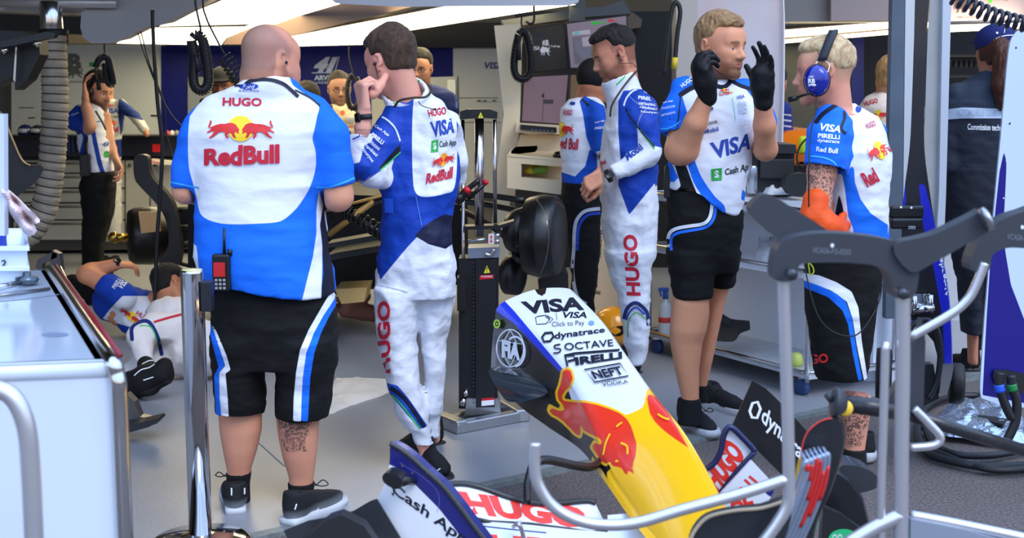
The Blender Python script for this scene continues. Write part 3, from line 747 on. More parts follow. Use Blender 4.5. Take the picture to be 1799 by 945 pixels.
# overhead gantry
m_ga = mat('gantry_grey', (205, 200, 200), .3, .1); m_gb = mat('gantry_brown', (140, 118, 108), .35, .1); m_gw = mat('gantry_white', (226, 228, 234), .3)
g = thing('lighting_gantry', 'grey overhead gantry with rounded ends carrying the light panels', 'gantry', P(500, 10, 9))
b = MB(); b.prism([P(-40, 18, 8.2), P(150, 24, 8.2), P(200, 12, 8.2), P(205, -12, 8.2), P(-40, -12, 8.2)], (0, .25, 0)); b.build('cross_beam', mat('beam_metal', (190, 184, 180), .3, .4), g)
b = MB(); b.tube([P(-40, 3, 8.0), P(205, 6, 8.0)], .03, 0, 14); b.build('rail', mat('beam_metal', (150, 146, 142), .25, .7), g)
b = MB(); prof = [(143, 22), (141, 48), (146, 66), (160, 76), (185, 76), (204, 74), (258, 47), (284, 44), (395, -14), (240, -14), (160, 10)]
b.prism([P(x, y, 7.8+(76-y)*.004) for x, y in prof], (0, .3, .03)); b.build('boom', m_ga, g)
b = MB(); b.prism([P(x, y, 9.6) for x, y in ((484, 43), (640, -14), (830, -14), (513, 63), (440, 78), (392, 78), (400, 66), (438, 50))], (0, .25, .06)); b.build('boom', m_gb, g)
b = MB(); b.prism([P(x, y, 7.9) for x, y in ((566, -14), (590, 6), (700, 12), (1000, 10), (1016, 4), (1022, -14))], (0, .3, .02)); b.build('boom', m_gw, g)
b = MB(); b.prism([P(x, y, 8.9) for x, y in ((880, 36), (1024, 14), (1060, 12), (1095, 0), (1110, 24), (1030, 30), (890, 48))], (0, .3, 0)); b.box(P(1014, 20, 8.6), (.1, .05, .13)); b.build('bracket', m_gdark, g)
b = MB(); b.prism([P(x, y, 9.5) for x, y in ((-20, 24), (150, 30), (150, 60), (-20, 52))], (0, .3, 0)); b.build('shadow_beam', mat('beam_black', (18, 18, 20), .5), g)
b = MB(); b.prism([P(x, y, 9.4) for x, y in ((880, 50), (1112, 22), (1128, 34), (1126, 48), (880, 82))], (0, .4, 0)); b.build('canopy', mat('gantry_tan', (128, 110, 92), .5), g)
# dark backdrop bays behind the console
struct(pan(905, 20, 1200, 470, 9.6, mat('black_bay', (16, 16, 18), .5), 'wall_panel'))
# ------------------------------------------------------------------ garage contents
# run of drawers along the back wall
m_dr = mat('drawer_grey', (182, 182, 178), .4, noise=(3, .2, (130, 128, 122))); m_ln = mat('drawer_gap', (70, 68, 64), .6)
cb = thing('drawer_cabinet', 'long grey drawer cabinet under the dark counter at the back', 'cabinet', P(170, 438, 12.2))
b = MB(); b.prism([P(20, 441, 12.2), P(410, 436, 12.2), P(410, 277, 12.2), P(20, 277, 12.2)], (0, .35, 0)); b.build('carcass', m_ln, cb)
ys = [282, 306, 332, 358, 388, 424]
for i in range(5):
    f = MB(); f.prism([P(24, ys[i+1]-3, 12.15), P(218, ys[i+1]-3, 12.15), P(218, ys[i], 12.15), P(24, ys[i], 12.15)], (0, .05, 0)); d = f.build('drawer', m_dr, cb)
    h = MB(); h.tube([P(30, ys[i]+5, 12.1), P(212, ys[i]+5, 12.1)], .012, 0, 8); h.build('handle', mat('handle_grey', (120, 118, 112), .3, .6), d)
for (x0, x1) in ((221, 262), (265, 330), (333, 406)):
    f = MB(); f.prism([P(x0, 425, 12.15), P(x1, 425, 12.15), P(x1, 282, 12.15), P(x0, 282, 12.15)], (0, .05, 0)); d = f.build('door', m_dr, cb)
    h = MB(); h.lathe(P(x0+8, 290, 12.14), (0, -1, 0), [(.018, 0), (.018, .02), (1e-4, .022)], 0, 12); h.build('knob', m_gdark, d)
ct = thing('counter', 'dark navy counter box below the white back panel', 'counter', P(170, 276, 12.1))
b = MB(); b.prism([P(20, 276, 12.1), P(405, 274, 12.1), P(405, 240, 12.1), P(20, 240, 12.1)], (0, .4, 0)); b.build('counter_box', mat('counter_navy', (16, 18, 40), .4), ct)
b = MB(); b.box(P(212, 238, 12.15), (2.1, .35, .015)); b.build('counter_top', mat('counter_black', (20, 20, 22), .3), ct)
for i in range(3):
    b = MB(); b.box(P(116+i*6, 252, 12.05), (.012, .02, .16)); b.build('slot', mat('slot_blue', (30, 50, 110), .4), ct)
b = MB(); b.box(P(275, 260, 12.08), (.07, .02, .07)); o = b.build('warning_lamp', mat('red_lamp', (150, 10, 10), .4, emit=((220, 10, 10), .25))); tag(o, 'small red lamp on the front of the dark back counter', 'lamp')
for (x, w_, lab) in ((45, 13, 'blue and white helmet, nearer the ribbed hose\'s left, on the back counter'), (66, 12, 'darker helmet touching the ribbed hose on the back counter')):
    hp = thing('helmet', lab, 'helmet', P(x, 238, 12.1))
    b = MB(); c = P(x, 231, 12.05); rr = w_/183
    b.lathe(c-[0, 0, rr*.55], (0, 0, 1), [(rr*.75, 0), (rr*.95, rr*.25), (rr, rr*.6), (rr*.9, rr), (rr*.55, rr*1.35), (1e-4, rr*1.5)], 0, 20); b.build('shell', mat('helmet_%d' % x, (24, 36, 100) if x < 50 else (30, 34, 60), .2, coat=.5), hp)
    b = MB(); b.tube(spline([c+[-rr*.5, -rr*.9, .01], c+[0, -rr*1.05, .01], c+[rr*.5, -rr*.9, .01]], 4), .02, 0, 8); b.build('visor', mat('visor', (190, 200, 214), .1, .3), hp)
for i, (x, rgb) in enumerate(((295, (170, 60, 60)), (303, (200, 190, 190)), (311, (120, 120, 126)), (318, (150, 150, 156)))):
    b = MB(); b.lathe(P(x, 239, 12.1), (0, 0, 1), [(.02, 0), (.024, .01), (.022, .04), (.01, .05), (1e-4, .055)], 0, 12); o = b.build('jar', mat('jar_%d' % i, rgb, .4)); tag(o, ['red-capped jar', 'pale jar', 'grey jar', 'light grey jar'][i]+' on the back counter behind the hanging cable', 'jar', 'small jars on the back counter')
# ribbed hose with chrome pipe
h = thing('extraction_hose', 'grey ribbed extraction hose hanging from a chrome pipe', 'hose', P(100, 415, 8))
pts = spline([P(93, 52, 8), P(95, 110, 8), P(97, 180, 8), P(94, 250, 8), P(88, 310, 8), P(76, 370, 8), P(48, 412, 8), P(20, 425, 8)], 14)
V = []; R_ = []
for i, p in enumerate(pts): V.append(p); R_.append(.062+.006*(i/len(pts)) )
L = [0];
for i in range(1, len(V)): L.append(L[-1]+np.linalg.norm(V[i]-V[i-1]))
tt = np.arange(0, L[-1], .0085); Pn = [np.array([np.interp(t, L, [v[k] for v in V]) for k in range(3)]) for t in tt]; Rn = [.079+.003*math.sin(t*2)+(.009 if (i % 6) < 1 else .0 if (i % 6) in (2, 3) else .003)+.0*t for i, t in enumerate(tt)]
b = MB(); b.tube(Pn, [r*.92 for r in Rn], 0, 24); b.build('ribbed_hose', mat('hose_cloth', (178, 164, 142), .8, noise=(9, .7, (128, 120, 110)), bump=(50, .004)), h)
b = MB(); k = 0
for i in range(3, len(tt), 6):
    q = Pn[i]; n = nrm(Pn[min(i+1, len(Pn)-1)]-Pn[i-1]); u = nrm(np.cross(n, (0, 1, 0))); w = np.cross(n, u); b.tube([q+(u*math.cos(a)+w*math.sin(a))*(Rn[i]*.95) for a in np.linspace(0, 2*math.pi, 20, endpoint=False)], .0045, 0, 5, True)
b.build('wire_ribs', mat('hose_rib', (62, 58, 54), .6), h)
b = MB(); b.lathe(P(91, 56, 8), (0, 0, 1), [(.062, 0), (.066, .02), (.066, .17), (.06, .18)], 0, 24); b.build('chrome_pipe', mat('chrome', (205, 205, 205), .12, 1), h)
b = MB(); b.lathe(P(94, 62, 8), (0, 0, 1), [(.085, 0), (.088, .01), (.088, .03), (.08, .035)], 0, 24); b.build('hose_clamp', mBLKR, h)
# hanging carbon bodywork top left
mc = mat('carbon', (24, 24, 27), .28, coat=.5, noise=(60, .5, (40, 40, 44))); mcm = mat('carbon_matt', (30, 31, 34), .5)
o = thing('rear_wing_panel', 'dark carbon bodywork with small bolts hanging at the top left', 'bodywork', P(40, 120, 6.2))
b = MB(); b.prism([P(x, y, 6.2) for x, y in ((-20, 52), (40, 56), (68, 66), (70, 96), (48, 140), (26, 158), (26, 130), (-20, 160))], (0, .12, 0)); b.build('panel', mat('panel_black', (14, 14, 16), .5), o)
b = MB(); b.prism([P(x, y, 6.1) for x, y in ((-20, 78), (80, 56), (98, 58), (94, 66), (-20, 88))], (0, .05, 0)); b.build('spar', mat('carbon_satin', (26, 27, 32), .4), o)
for x, y in ((62, 72), (4, 84)):
    b = MB(); b.tube([P(x-2, y, 6.06), P(x+5, y+10, 6.06)], .008, 0, 8); b.tube([P(x-4, y+6, 6.06), P(x+9, y+3, 6.06)], .007, 0, 8); b.build('bolt', mat('bolt_steel', (190, 185, 170), .25, 1), o)
b = MB(); b.prism([P(x, y, 6.15) for x, y in ((27, 82), (30, 82), (27, 144), (23, 140))], (0, .02, 0)); b.build('edge_strip', mat('steel_wire', (200, 200, 205), .25, 1), o)
o = thing('engine_cover', 'glossy black curved engine cover standing at the far left', 'bodywork', P(20, 350, 5.2))
b = MB(); xs = [(-30, 185), (-10, 188), (5, 205), (22, 245), (38, 280), (56, 292), (72, 290), (74, 300), (60, 322), (30, 345), (5, 352), (-30, 350)]
b.prism(spline([P(x, y, 5.2) for x, y in xs], 3, True), (-.01, .04, 0), 0, False); b.build('shell', mat('black_gloss', (12, 12, 14), .55), o)
b = MB(); b.tube(spline([P(5, 206, 5.19), P(22, 245, 5.19), P(38, 280, 5.19), P(54, 291, 5.19)], 5), .004, 0, 8); b.build('edge_strip', mat('edge_tan', (150, 120, 80), .3, .6), o)
# coiled cables
def coil(label, top, path, Y, R=.016, r=.0045, turns=40, plug=None, top2=None, rgb=(22, 22, 24)):
    t = thing('coiled_cable', label, 'cable', P(path[len(path)//2][0], path[len(path)//2][1], Y), 'black coiled air cables')
    pts = spline([P(x, y, Y+(p[0] if p else 0)) for x, y, *p in path], 16); L = [0]
    for i in range(1, len(pts)): L.append(L[-1]+np.linalg.norm(pts[i]-pts[i-1]))
    n = turns*12; out = []
    for i in range(n+1):
        s_ = L[-1]*i/n; c = np.array([np.interp(s_, L, [p[k] for p in pts]) for k in range(3)]); c2 = np.array([np.interp(min(s_+.004, L[-1]), L, [p[k] for p in pts]) for k in range(3)]); c1 = np.array([np.interp(max(s_-.004, 0), L, [p[k] for p in pts]) for k in range(3)])
        d = nrm(c2-c1); u = nrm(np.cross(d, (0, 1, 0))); w = np.cross(d, u); q = 2*math.pi*turns*i/n; out.append(c+R*(u*math.cos(q)+w*math.sin(q)))
    b = MB(); b.tube(out, r, 0, 6); b.build('coil', mat('coil_%d' % rgb[0], rgb, .35), t)
    b = MB(); b.tube(spline([P(x, y, Y) for x, y in top], 6), r*.9, 0, 6)
    if top2: b.tube(spline([P(x, y, Y) for x, y in top2], 6), r*.9, 0, 6)
    b.build('lead', mBLKR, t)
    if plug:
        b = MB(); b.tube([P(plug[0], plug[1], Y-.02), P(plug[2], plug[3], Y-.02)], [.012, .014], 0, 10); b.build('plug', mBLKR, t)
    return t
coil('coiled cable hanging beside the far headset man\'s head', [(182, 56), (183, 75), (184, 100)], [(168, 118), (176, 102), (184, 100), (190, 104), (196, 128), (199, 146), (193, 148), (187, 138), (185, 112)], 8.0, .017, .005, 46, (172, 140, 174, 158), [(168, 118), (168, 130), (172, 142)])
coil('coiled cable in a tall loop left of the bald man\'s head', [(343, -150), (343, -8), (346, 20), (352, 48), (352, 62)], [(340, 66), (346, 62), (356, 70), (364, 110), (366, 145), (358, 158), (346, 156), (340, 140), (342, 100), (336, 72)], 6.6, .021, .006, 62, (343, 95, 350, 125))
coil('stretched coiled cable touching the bald man\'s head', [(356, -160), (356, -8), (362, 30), (382, 72), (395, 96)], [(393, 100), (402, 112), (412, 128), (418, 138), (424, 150)], 6.3, .034, .0055, 7)
coil('small coiled cable between the bald man and the driver', [(614, 78), (613, 100), (620, 130)], [(621, 132), (614, 138), (610, 160), (614, 185), (622, 190), (630, 180), (632, 155), (626, 136)], 9.0, .016, .005, 44)
coil('coiled cable looped over a hook beside the monitors', [(917, 26), (916, 40), (918, 54)], [(912, 60), (918, 55), (926, 62), (932, 95), (932, 125), (924, 138), (910, 137), (903, 122), (905, 90), (911, 62)], 7.85, .019, .0055, 60, (911, 68, 912, 106))
coil('thick coiled hose crossing the top right corner', [(1600, -420), (1630, -60), (1660, -12)], [(1672, -8), (1695, 5), (1730, 22), (1765, 34), (1800, 42), (1830, 44)], 4.2, .022, .007, 13, rgb=(24, 30, 48))
def cable(label, path, Y, r=.004, rgb=(20, 20, 22), group='thin black hanging cables'):
    b = MB(); b.tube(spline([P(x, y, Y) for x, y in path], 8), r, 0, 8); o = b.build('hanging_cable', mat('cable_%d' % rgb[0], rgb, .5)); return tag(o, label, 'cable', group)
cable('thick black cable hanging straight down left of the bald man', [(268, 18), (270, 80), (277, 180), (285, 260), (280, 360), (276, 420), (272, 520), (270, 560)], 7.8, .012)
cable('thin cable curving behind the bald man\'s left sleeve', [(238, 40), (252, 90), (275, 150), (300, 200), (330, 232)], 8.0, .0045)
cable('thin cable dropping from the gantry to the back counter', [(244, 40), (262, 110), (288, 180), (292, 230), (302, 272), (306, 282)], 8.0, .0045)
b = MB(); b.box(P(240, 42, 8.0), (.03, .03, .05)); tag(b.build('cable_clip', mBLKP), 'small black clip holding cables under the gantry', 'clip')
b = MB(); b.tube(spline([P(938, 10, 7.95), P(938, 36, 7.95), P(932, 42, 7.95), P(924, 38, 7.95)], 6), .007, 0, 8); tag(b.build('hook', mBLKR), 'black hook under the white gantry end', 'hook')
b = MB(); b.prism([P(x, y, 11.9) for x, y in ((260, 280), (301, 284), (301, 290), (262, 288))], (0, .2, 0)); o = b.build('flap_sample', mat('sample_white', (220, 214, 206), .4)); tag(o, 'small white wing piece with red marks on the drawer cabinet', 'wing piece'); decal(o, [T('HU', box_quad(264, 281, 283, 287), mRED, .06)], 20, .003, .4)
cloth0 = thing('equipment_cabinet', 'small grey glazed cabinet behind the driver\'s shoulder', 'cabinet', P(778, 200, 11))
b = MB(); b.prism([P(x, y, 11) for x, y in ((750, 136), (803, 134), (805, 478), (750, 478))], (0, .4, 0)); b.build('carcass', mat('cab_grey', (140, 146, 150), .35), cloth0); b = MB(); b.prism([P(x, y, 10.98) for x, y in ((786, 140), (800, 140), (801, 200), (786, 200))], (0, .02, 0)); b.build('door', mat('cab_pane', (196, 204, 206), .15), cloth0)
# yellow tipped straps right of the console
o = thing('strap', 'black looped strap with a yellow tip hanging by the beige pillar', 'strap', P(1186, 120, 7))
b = MB(); b.tube(spline([P(1186, 105, 6.9), P(1190, 60, 6.9), P(1195, 20, 6.9), P(1188, 4, 6.9), P(1180, 20, 6.9), P(1172, 80, 6.9), P(1168, 130, 6.9)], 6), .012, 0, 8); b.build('webbing', mBLKR, o)
b = MB(); b.tube([P(1186, 101, 6.88), P(1184, 121, 6.88)], .016, 0, 10); b.build('yellow_tip', mat('yellow_tape', (205, 180, 40), .5), o)
# console tower
m_be = mat('console_beige', (240, 218, 178), .4); m_scr = mat('screen_off', (52, 48, 52), .15)
t = thing('console_tower', 'beige pit console tower with shelves and a control desk', 'console', P(940, 470, 8.0))
b = MB(); b.prism([P(x, y, 8.0) for x, y in ((868, 45), (918, 42), (914, 200), (905, 345), (896, 345), (893, 470), (860, 470), (868, 345), (885, 200))], (0, .5, 0)); b.build('side_frame', m_be, t)
b = MB(); b.prism([P(x, y, 7.8) for x, y in ((907, 217), (990, 222), (990, 236), (930, 236), (906, 232))], (0, .35, 0)); b.build('screen_shelf', m_be, t)
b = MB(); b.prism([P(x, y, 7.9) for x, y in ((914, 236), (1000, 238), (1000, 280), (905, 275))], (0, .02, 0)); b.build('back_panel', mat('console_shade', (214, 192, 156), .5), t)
b = MB(); z = lambda x, y, Y: P(x, y, Y)
b.prism([z(893, 275, 7.5), z(1000, 284, 7.5), z(1000, 268, 8.1), z(900, 263, 8.1)], (0, 0, .015)); b.prism([z(891, 276, 7.5), z(1002, 284, 7.5), z(1002, 294, 7.5), z(891, 286, 7.5)], (0, .3, 0))
b.prism([z(891, 286, 7.5), z(916, 288, 7.5), z(916, 312, 7.5), z(891, 310, 7.5)], (0, .3, 0)); b.prism([z(891, 310, 7.5), z(1002, 318, 7.5), z(1002, 344, 7.5), z(891, 330, 7.5)], (0, .3, 0)); b.prism([z(916, 288, 7.75), z(1002, 292, 7.75), z(1002, 320, 7.75), z(916, 312, 7.75)], (0, .05, 0))
b.build('desk', m_be, t)
b = MB(); b.prism([P(x, y, 7.75) for x, y in ((914, 219), (978, 224), (978, 233), (914, 228))], (0, .1, 0)); o = b.build('button_panel', mBLKP, t)
b = MB()
for i in range(6): b.box(P(935+i*7, 228+i*.5, 7.74), (.012, .01, .01))
b.build('button', mat('button_blue', (70, 90, 120), .4), o)
b = MB(); b.prism([P(x, y, 7.9) for x, y in ((1062, 330), (1046, 430), (1030, 560), (1060, 572), (1088, 560), (1090, 330))], (0, .3, 0)); o = b.build('suit_leg_panel', m_be, t); decal(o, [T('XMTRADING', [(1056, 452), (1058, 404), (1051, 404), (1049, 452)], mDGR, .02), T('Mobil', [(1038, 514), (1054, 518), (1055, 511), (1039, 507)], mNAV, .02), EL(1046, 502, 4, 4, mORA)], 20, .002, .5)  # beige panel in place of the driver's far suit leg, warm light in its colour
yh = thing('yellow_helmet', 'orange-yellow helmet with a dark opening low behind the dark-haired driver', 'helmet', P(1078, 604, 7.6)); b = MB(); b.lathe(P(1078, 604, 7.6), (0, 0, 1), [(.07, 0), (.11, .03), (.125, .1), (.11, .17), (.06, .215), (1e-4, .225)], 0, 28); b.build('shell', mat('helmet_yellow', (240, 160, 30), .25, coat=.4), yh)
b = MB(); b.prism(spline([P(x, y, 7.48) for x, y in ((1072, 578), (1092, 572), (1098, 580), (1090, 590), (1074, 588))], 3, True), (0, .02, 0)); b.build('visor_opening', mBLKP, yh)
def monitor(label, q, Y, rgb, content):
    W_ = [P(x, y, Y) for x, y in q]; t = thing('monitor', label, 'monitor', np.mean(W_, 0)); b = MB(); c = np.mean(W_, 0)
    b.prism([c+(p-c)*1.05+[0, .012, 0] for p in W_], (0, .05, 0)); b.build('bezel', mBLKP, t)
    b = MB(); b.prism(W_, (0, .02, 0)); o = b.build('screen', mat('screen_'+str(rgb[0]), rgb, .2, emit=(rgb, .5)), t)
    if content: decal(o, content, 30, .002, .5)
def cm(n, rgb, e=.6): return mat('ui_'+n, rgb, .3, emit=(rgb, e))
monitor('upper monitor with green and red bars above the dark-haired driver', [(1003, 119), (1104, 117), (1100, 28), (996, 42)], 8.3, (116, 104, 116),
        [Q([(1040, 44), (1068, 39), (1068, 32), (1039, 38)], cm('g', (30, 150, 40))), Q([(1069, 39), (1084, 36), (1084, 30), (1069, 33)], cm('r', (170, 30, 40))), Q([(1005, 56), (1036, 52), (1037, 60), (1006, 62)], cm('d', (150, 140, 150))), Q([(1006, 66), (1040, 62), (1042, 108), (1010, 112)], cm('e', (80, 76, 84))), Q([(1022, 66), (1044, 62), (1046, 80), (1024, 82)], cm('f', (140, 128, 138))), Q([(1009, 56), (1017, 55), (1017, 60), (1010, 61)], cm('t', (60, 150, 150)))])
monitor('black lit sign screen with small white lettering beside the coiled cable', [(922, 128), (996, 120), (990, 42), (920, 50)], 8.35, (16, 16, 19),
        [T('VISA', box_quad(934, 81, 948, 88), cm('w', (170, 170, 176)), .02, .2), T('RB', box_quad(953, 70, 964, 80), cm('w', (170, 170, 176)), .04), Q(warp(np.array(BULL), box_quad(966, 79, 949, 98)), cm('w', (170, 170, 176))), T('0 cash app', box_quad(968, 79, 984, 84), cm('w', (170, 170, 176)))]+[RB([(928, y), (955, y-2)], 6, mat('ui_bar', (56, 56, 60), .4), n=1) for y in (52, 62, 71)])
monitor('wide dim purple monitor above the console desk', [(917, 212), (990, 218), (998, 132), (921, 136)], 8.1, (104, 84, 92), [Q(box_quad(952, 165, 956, 171), mDGR), Q(box_quad(955, 175, 972, 182), mat('ui_dark', (60, 56, 60), .3)), RB([(957, 134), (953, 214)], .8, mat('ui_dark', (60, 56, 60), .3), n=1)])
monitor('dim brown monitor behind the man in the black cap', [(1000, 218), (1060, 216), (1062, 130), (1003, 132)], 8.15, (96, 78, 58), None)
b = MB(); b.prism([P(x, y, 7.55) for x, y in ((898, 272), (940, 267), (944, 262), (906, 264))], (0, 0, .02)); tag(b.build('keyboard', mBLKP), 'black keyboard on the console desk', 'keyboard')
b = MB(); b.lathe(P(984, 276, 7.55), (0, 0, 1), [(.04, 0), (.045, .012), (.03, .03), (1e-4, .036)], 0, 18); tag(b.build('computer_mouse', mBLKP), 'dark computer mouse at the right of the console desk', 'mouse')
o = thing('snack_packet', 'yellow and green packet lying in the console niche', 'packet', P(942, 304, 7.7))
b = MB(); b.add([P(926, 304, 7.6), P(936, 306, 7.6), P(940, 296, 7.62), P(932, 291, 7.66), P(924, 297, 7.66)], [(0, 1, 2, 3, 4)]); b.lathe(P(932, 305, 7.64), (0, 0, 1), [(.03, 0), (.035, .02), (.022, .04), (1e-4, .045)], 0, 14); b.build('yellow_end', mat('packet_yellow', (225, 205, 50), .4), o)
b = MB(); b.tube(spline([P(936, 300, 7.62), P(948, 297, 7.62), P(962, 298, 7.62)], 4), [.025]*4+[.03]*4+[.018], 0, 12); b.build('green_body', mat('packet_green', (120, 160, 50), .4), o)
# beige pillar, clear panel
struct(pan(1188, -20, 1226, 340, 7.2, mat('pillar_beige', (176, 168, 158), .4), 'trim_10', t=.2))
cbx = thing('clear_cabinet_door', 'tall glossy pale panel with a rounded top corner behind the gloved man', 'panel', P(1300, 560, 7.75))
b = MB(); b.prism([P(x, y, 7.75) for x, y in ((1222, -14), (1366, -14), (1374, -4), (1378, 10), (1377, 120), (1374, 250), (1372, 330), (1222, 330))], (0, .12, 0)); b.build('door_sheet', mat('clear_sheet', (196, 200, 208), .12, noise=(3.2, .55, (214, 170, 168), (1, 1, .35)), coat=.6), cbx)  # reddish noise puts the sheet's red reflections into its colour
b = MB(); b.tube(spline([P(x, y, 7.73) for x, y in ((1300, -14), (1366, -12), (1376, 4), (1377, 120), (1374, 250), (1372, 330))], 5), .006, 0, 6); b.build('edge_trim', mat('sheet_edge', (225, 228, 232), .2), cbx)
# ---- galvanised pillar
pl = thing('steel_pillar', 'galvanised steel pillar with a dark blue-grey side between the headset man and the woman', 'pillar', G(1610, 640))
Yp = 6.3
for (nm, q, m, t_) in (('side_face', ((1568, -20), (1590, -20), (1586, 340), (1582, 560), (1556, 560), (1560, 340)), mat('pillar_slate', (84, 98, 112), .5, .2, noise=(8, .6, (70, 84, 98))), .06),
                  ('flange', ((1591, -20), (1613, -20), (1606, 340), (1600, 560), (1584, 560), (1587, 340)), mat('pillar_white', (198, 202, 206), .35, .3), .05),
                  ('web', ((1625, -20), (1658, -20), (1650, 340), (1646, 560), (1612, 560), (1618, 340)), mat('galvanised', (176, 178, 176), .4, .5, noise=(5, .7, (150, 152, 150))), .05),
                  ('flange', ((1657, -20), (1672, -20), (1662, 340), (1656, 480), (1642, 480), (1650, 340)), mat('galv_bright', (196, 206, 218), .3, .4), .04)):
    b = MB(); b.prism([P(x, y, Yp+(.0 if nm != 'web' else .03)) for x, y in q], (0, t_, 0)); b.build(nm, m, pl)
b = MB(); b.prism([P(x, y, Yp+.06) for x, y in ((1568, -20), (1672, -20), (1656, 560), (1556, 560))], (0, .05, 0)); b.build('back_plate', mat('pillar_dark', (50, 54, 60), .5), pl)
# ---- trolley
m_tr = mat('trolley_steel', (200, 208, 216), .25, .1, noise=(4, .4, (130, 138, 146))); m_ch = mat('chrome', (205, 205, 205), .12, 1); m_tw = mat('trolley_white', (226, 230, 236), .3)
TA = G(1420, 702); TB = G(1132, 618); dl = nrm(TB-TA); ln = np.linalg.norm(TB-TA); dw = np.array([-dl[1], dl[0], 0.]); dw = dw if dw[0] > 0 else -dw; wd = .62
tr = thing('tool_trolley', 'three-tier white and chrome trolley behind the gloved man', 'trolley', TA)
def shelf(z, m, t_=.02, a=0, b_=1, nm='shelf', rail=True):
    p = [TA+dl*ln*a, TA+dl*ln*b_, TA+dl*ln*b_+dw*wd, TA+dl*ln*a+dw*wd]; bb = MB(); bb.prism([q+[0,0,z] for q in p], (0, 0, t_)); bb.build(nm, m, tr)
    if rail:
        bb = MB(); r = .06; loop = []
        for i in range(4):
            c = p[i]; u = nrm(p[i-1]-c); v = nrm(p[(i+1) % 4]-c); loop += [c+u*r, c+(u+v)*r*.3, c+v*r]
        bb.tube([q+[0,0,z+t_+.01] for q in loop], .011, 0, 10, True); bb.build('chrome_rail', m_ch, tr)
shelf(.10, m_tr); shelf(.60, m_tw, .03, nm='shelf'); shelf(.90, m_tw, .03)
b = MB()
for a_ in (.02, .98):
    for w_ in (.02, .98): b = MB(); b.tube([TA+dl*ln*a_+dw*wd*w_+[0,0,.08], TA+dl*ln*a_+dw*wd*w_+[0,0,.93]], .013, 0, 10); b.build('upright', m_ch, tr)
bb = MB(); p0, p1 = TA+dw*wd*.7, TA+dl*ln+dw*wd*.7; bb.prism([p0+[0,0,.12], p1+[0,0,.12], p1+[0,0,.6], p0+[0,0,.6]], dw*.02); bb.build('back_sheet', mat('trolley_back', (238, 242, 250), .4), tr)
bb = MB(); p0, p1 = TA+dw*wd*.5, TA+dl*ln+dw*wd*.5; bb.prism([p0+[0,0,.63], p1+[0,0,.63], p1+[0,0,.9], p0+[0,0,.9]], dw*.02); bb.build('drawer_box', mat('trolley_back2', (214, 220, 230), .4), tr)
for a_, w_ in ((.06, .05), (.94, .05), (.06, .95), (.94, .95)):
    c = TA+dl*ln*a_+dw*wd*w_+[0,0,.045]; b = MB(); b.lathe(c-dw*.018, dw, [(.028, 0), (.045, .003), (.045, .033), (.028, .036)], 0, 20); w = b.build('caster', mat('caster_blue', (40, 70, 120), .5), tr)
    b = MB(); b.box(c+[0, 0, .05], (.05, .05, .012)); b.box(c+dw*.022+[0, 0, .02], (.012, .03, .06)); b.build('caster_fork', m_ch, w)
zt = .93
def on(px, py, z): return G(px, py, z)
c = on(1168, 588, .12); o = thing('spray_bottle', 'clear spray bottle with a red band on the lower shelf of the trolley', 'bottle', c)
b = MB(); b.lathe(c, (0, 0, 1), [(.035, 0), (.038, .01), (.038, .15), (.03, .185), (.014, .2), (.014, .215)], 0, 20); b.build('bottle_body', mat('bottle_clear', (200, 206, 210), .25), o)
b = MB(); b.lathe(c+[0,0,.075], (0, 0, 1), [(.0385, 0), (.0392, .002), (.0392, .03), (.0385, .032)], 0, 20); b.build('red_band', mat('band_red', (200, 60, 50), .5), o)
b = MB(); b.lathe(c+[0,0,.213], (0, 0, 1), [(.017, 0), (.017, .03), (.012, .04)], 0, 14); b.box(c+[-.012, 0, .265], (.06, .02, .022), 0, None, .005); b.tube([c+[-.035, 0, .26], c+[-.025, 0, .225]], .005, 0, 6); b.build('trigger_head', mat('trigger_blue', (40, 90, 170), .4), o)
c = G(1321, 340, .95); o = thing('drinks_can', 'slim silver drinks can standing on the trolley top', 'can', c)
b = MB(); b.lathe(c, (0, 0, 1), [(.024, 0), (.031, .01), (.031, .142), (.027, .154), (.025, .156)], 0, 24); b.build('can_body', mat('can_silver', (170, 178, 190), .25, .8), o)
b = MB(); b.lathe(c+[0,0,.152], (0, 0, 1), [(.0275, 0), (.0275, .005), (.019, .004), (1e-4, .003)], 0, 24); b.build('can_lid', mat('steel_wire', (200, 200, 205), .25, 1), o)
def px_on(px, py, Y): return P(px, py, Y)
o = thing('tool_case', 'black plastic case with a lid behind the silver can', 'case', P(1360, 338, 7.35))
b = MB(); b.prism([P(x, y, 7.35) for x, y in ((1322, 266), (1396, 270), (1394, 338), (1318, 338))], (.02, .25, 0)); b.build('case_body', mat('case_black', (22, 23, 26), .5), o)
b = MB(); b.prism([P(x, y, 7.3) for x, y in ((1318, 252), (1398, 254), (1400, 270), (1318, 268))], (.02, .33, 0)); b.box(P(1364, 296, 7.33), (.19, .03, .11), 0, None, .008); b.build('lid', mat('case_lid', (30, 31, 34), .5), o)
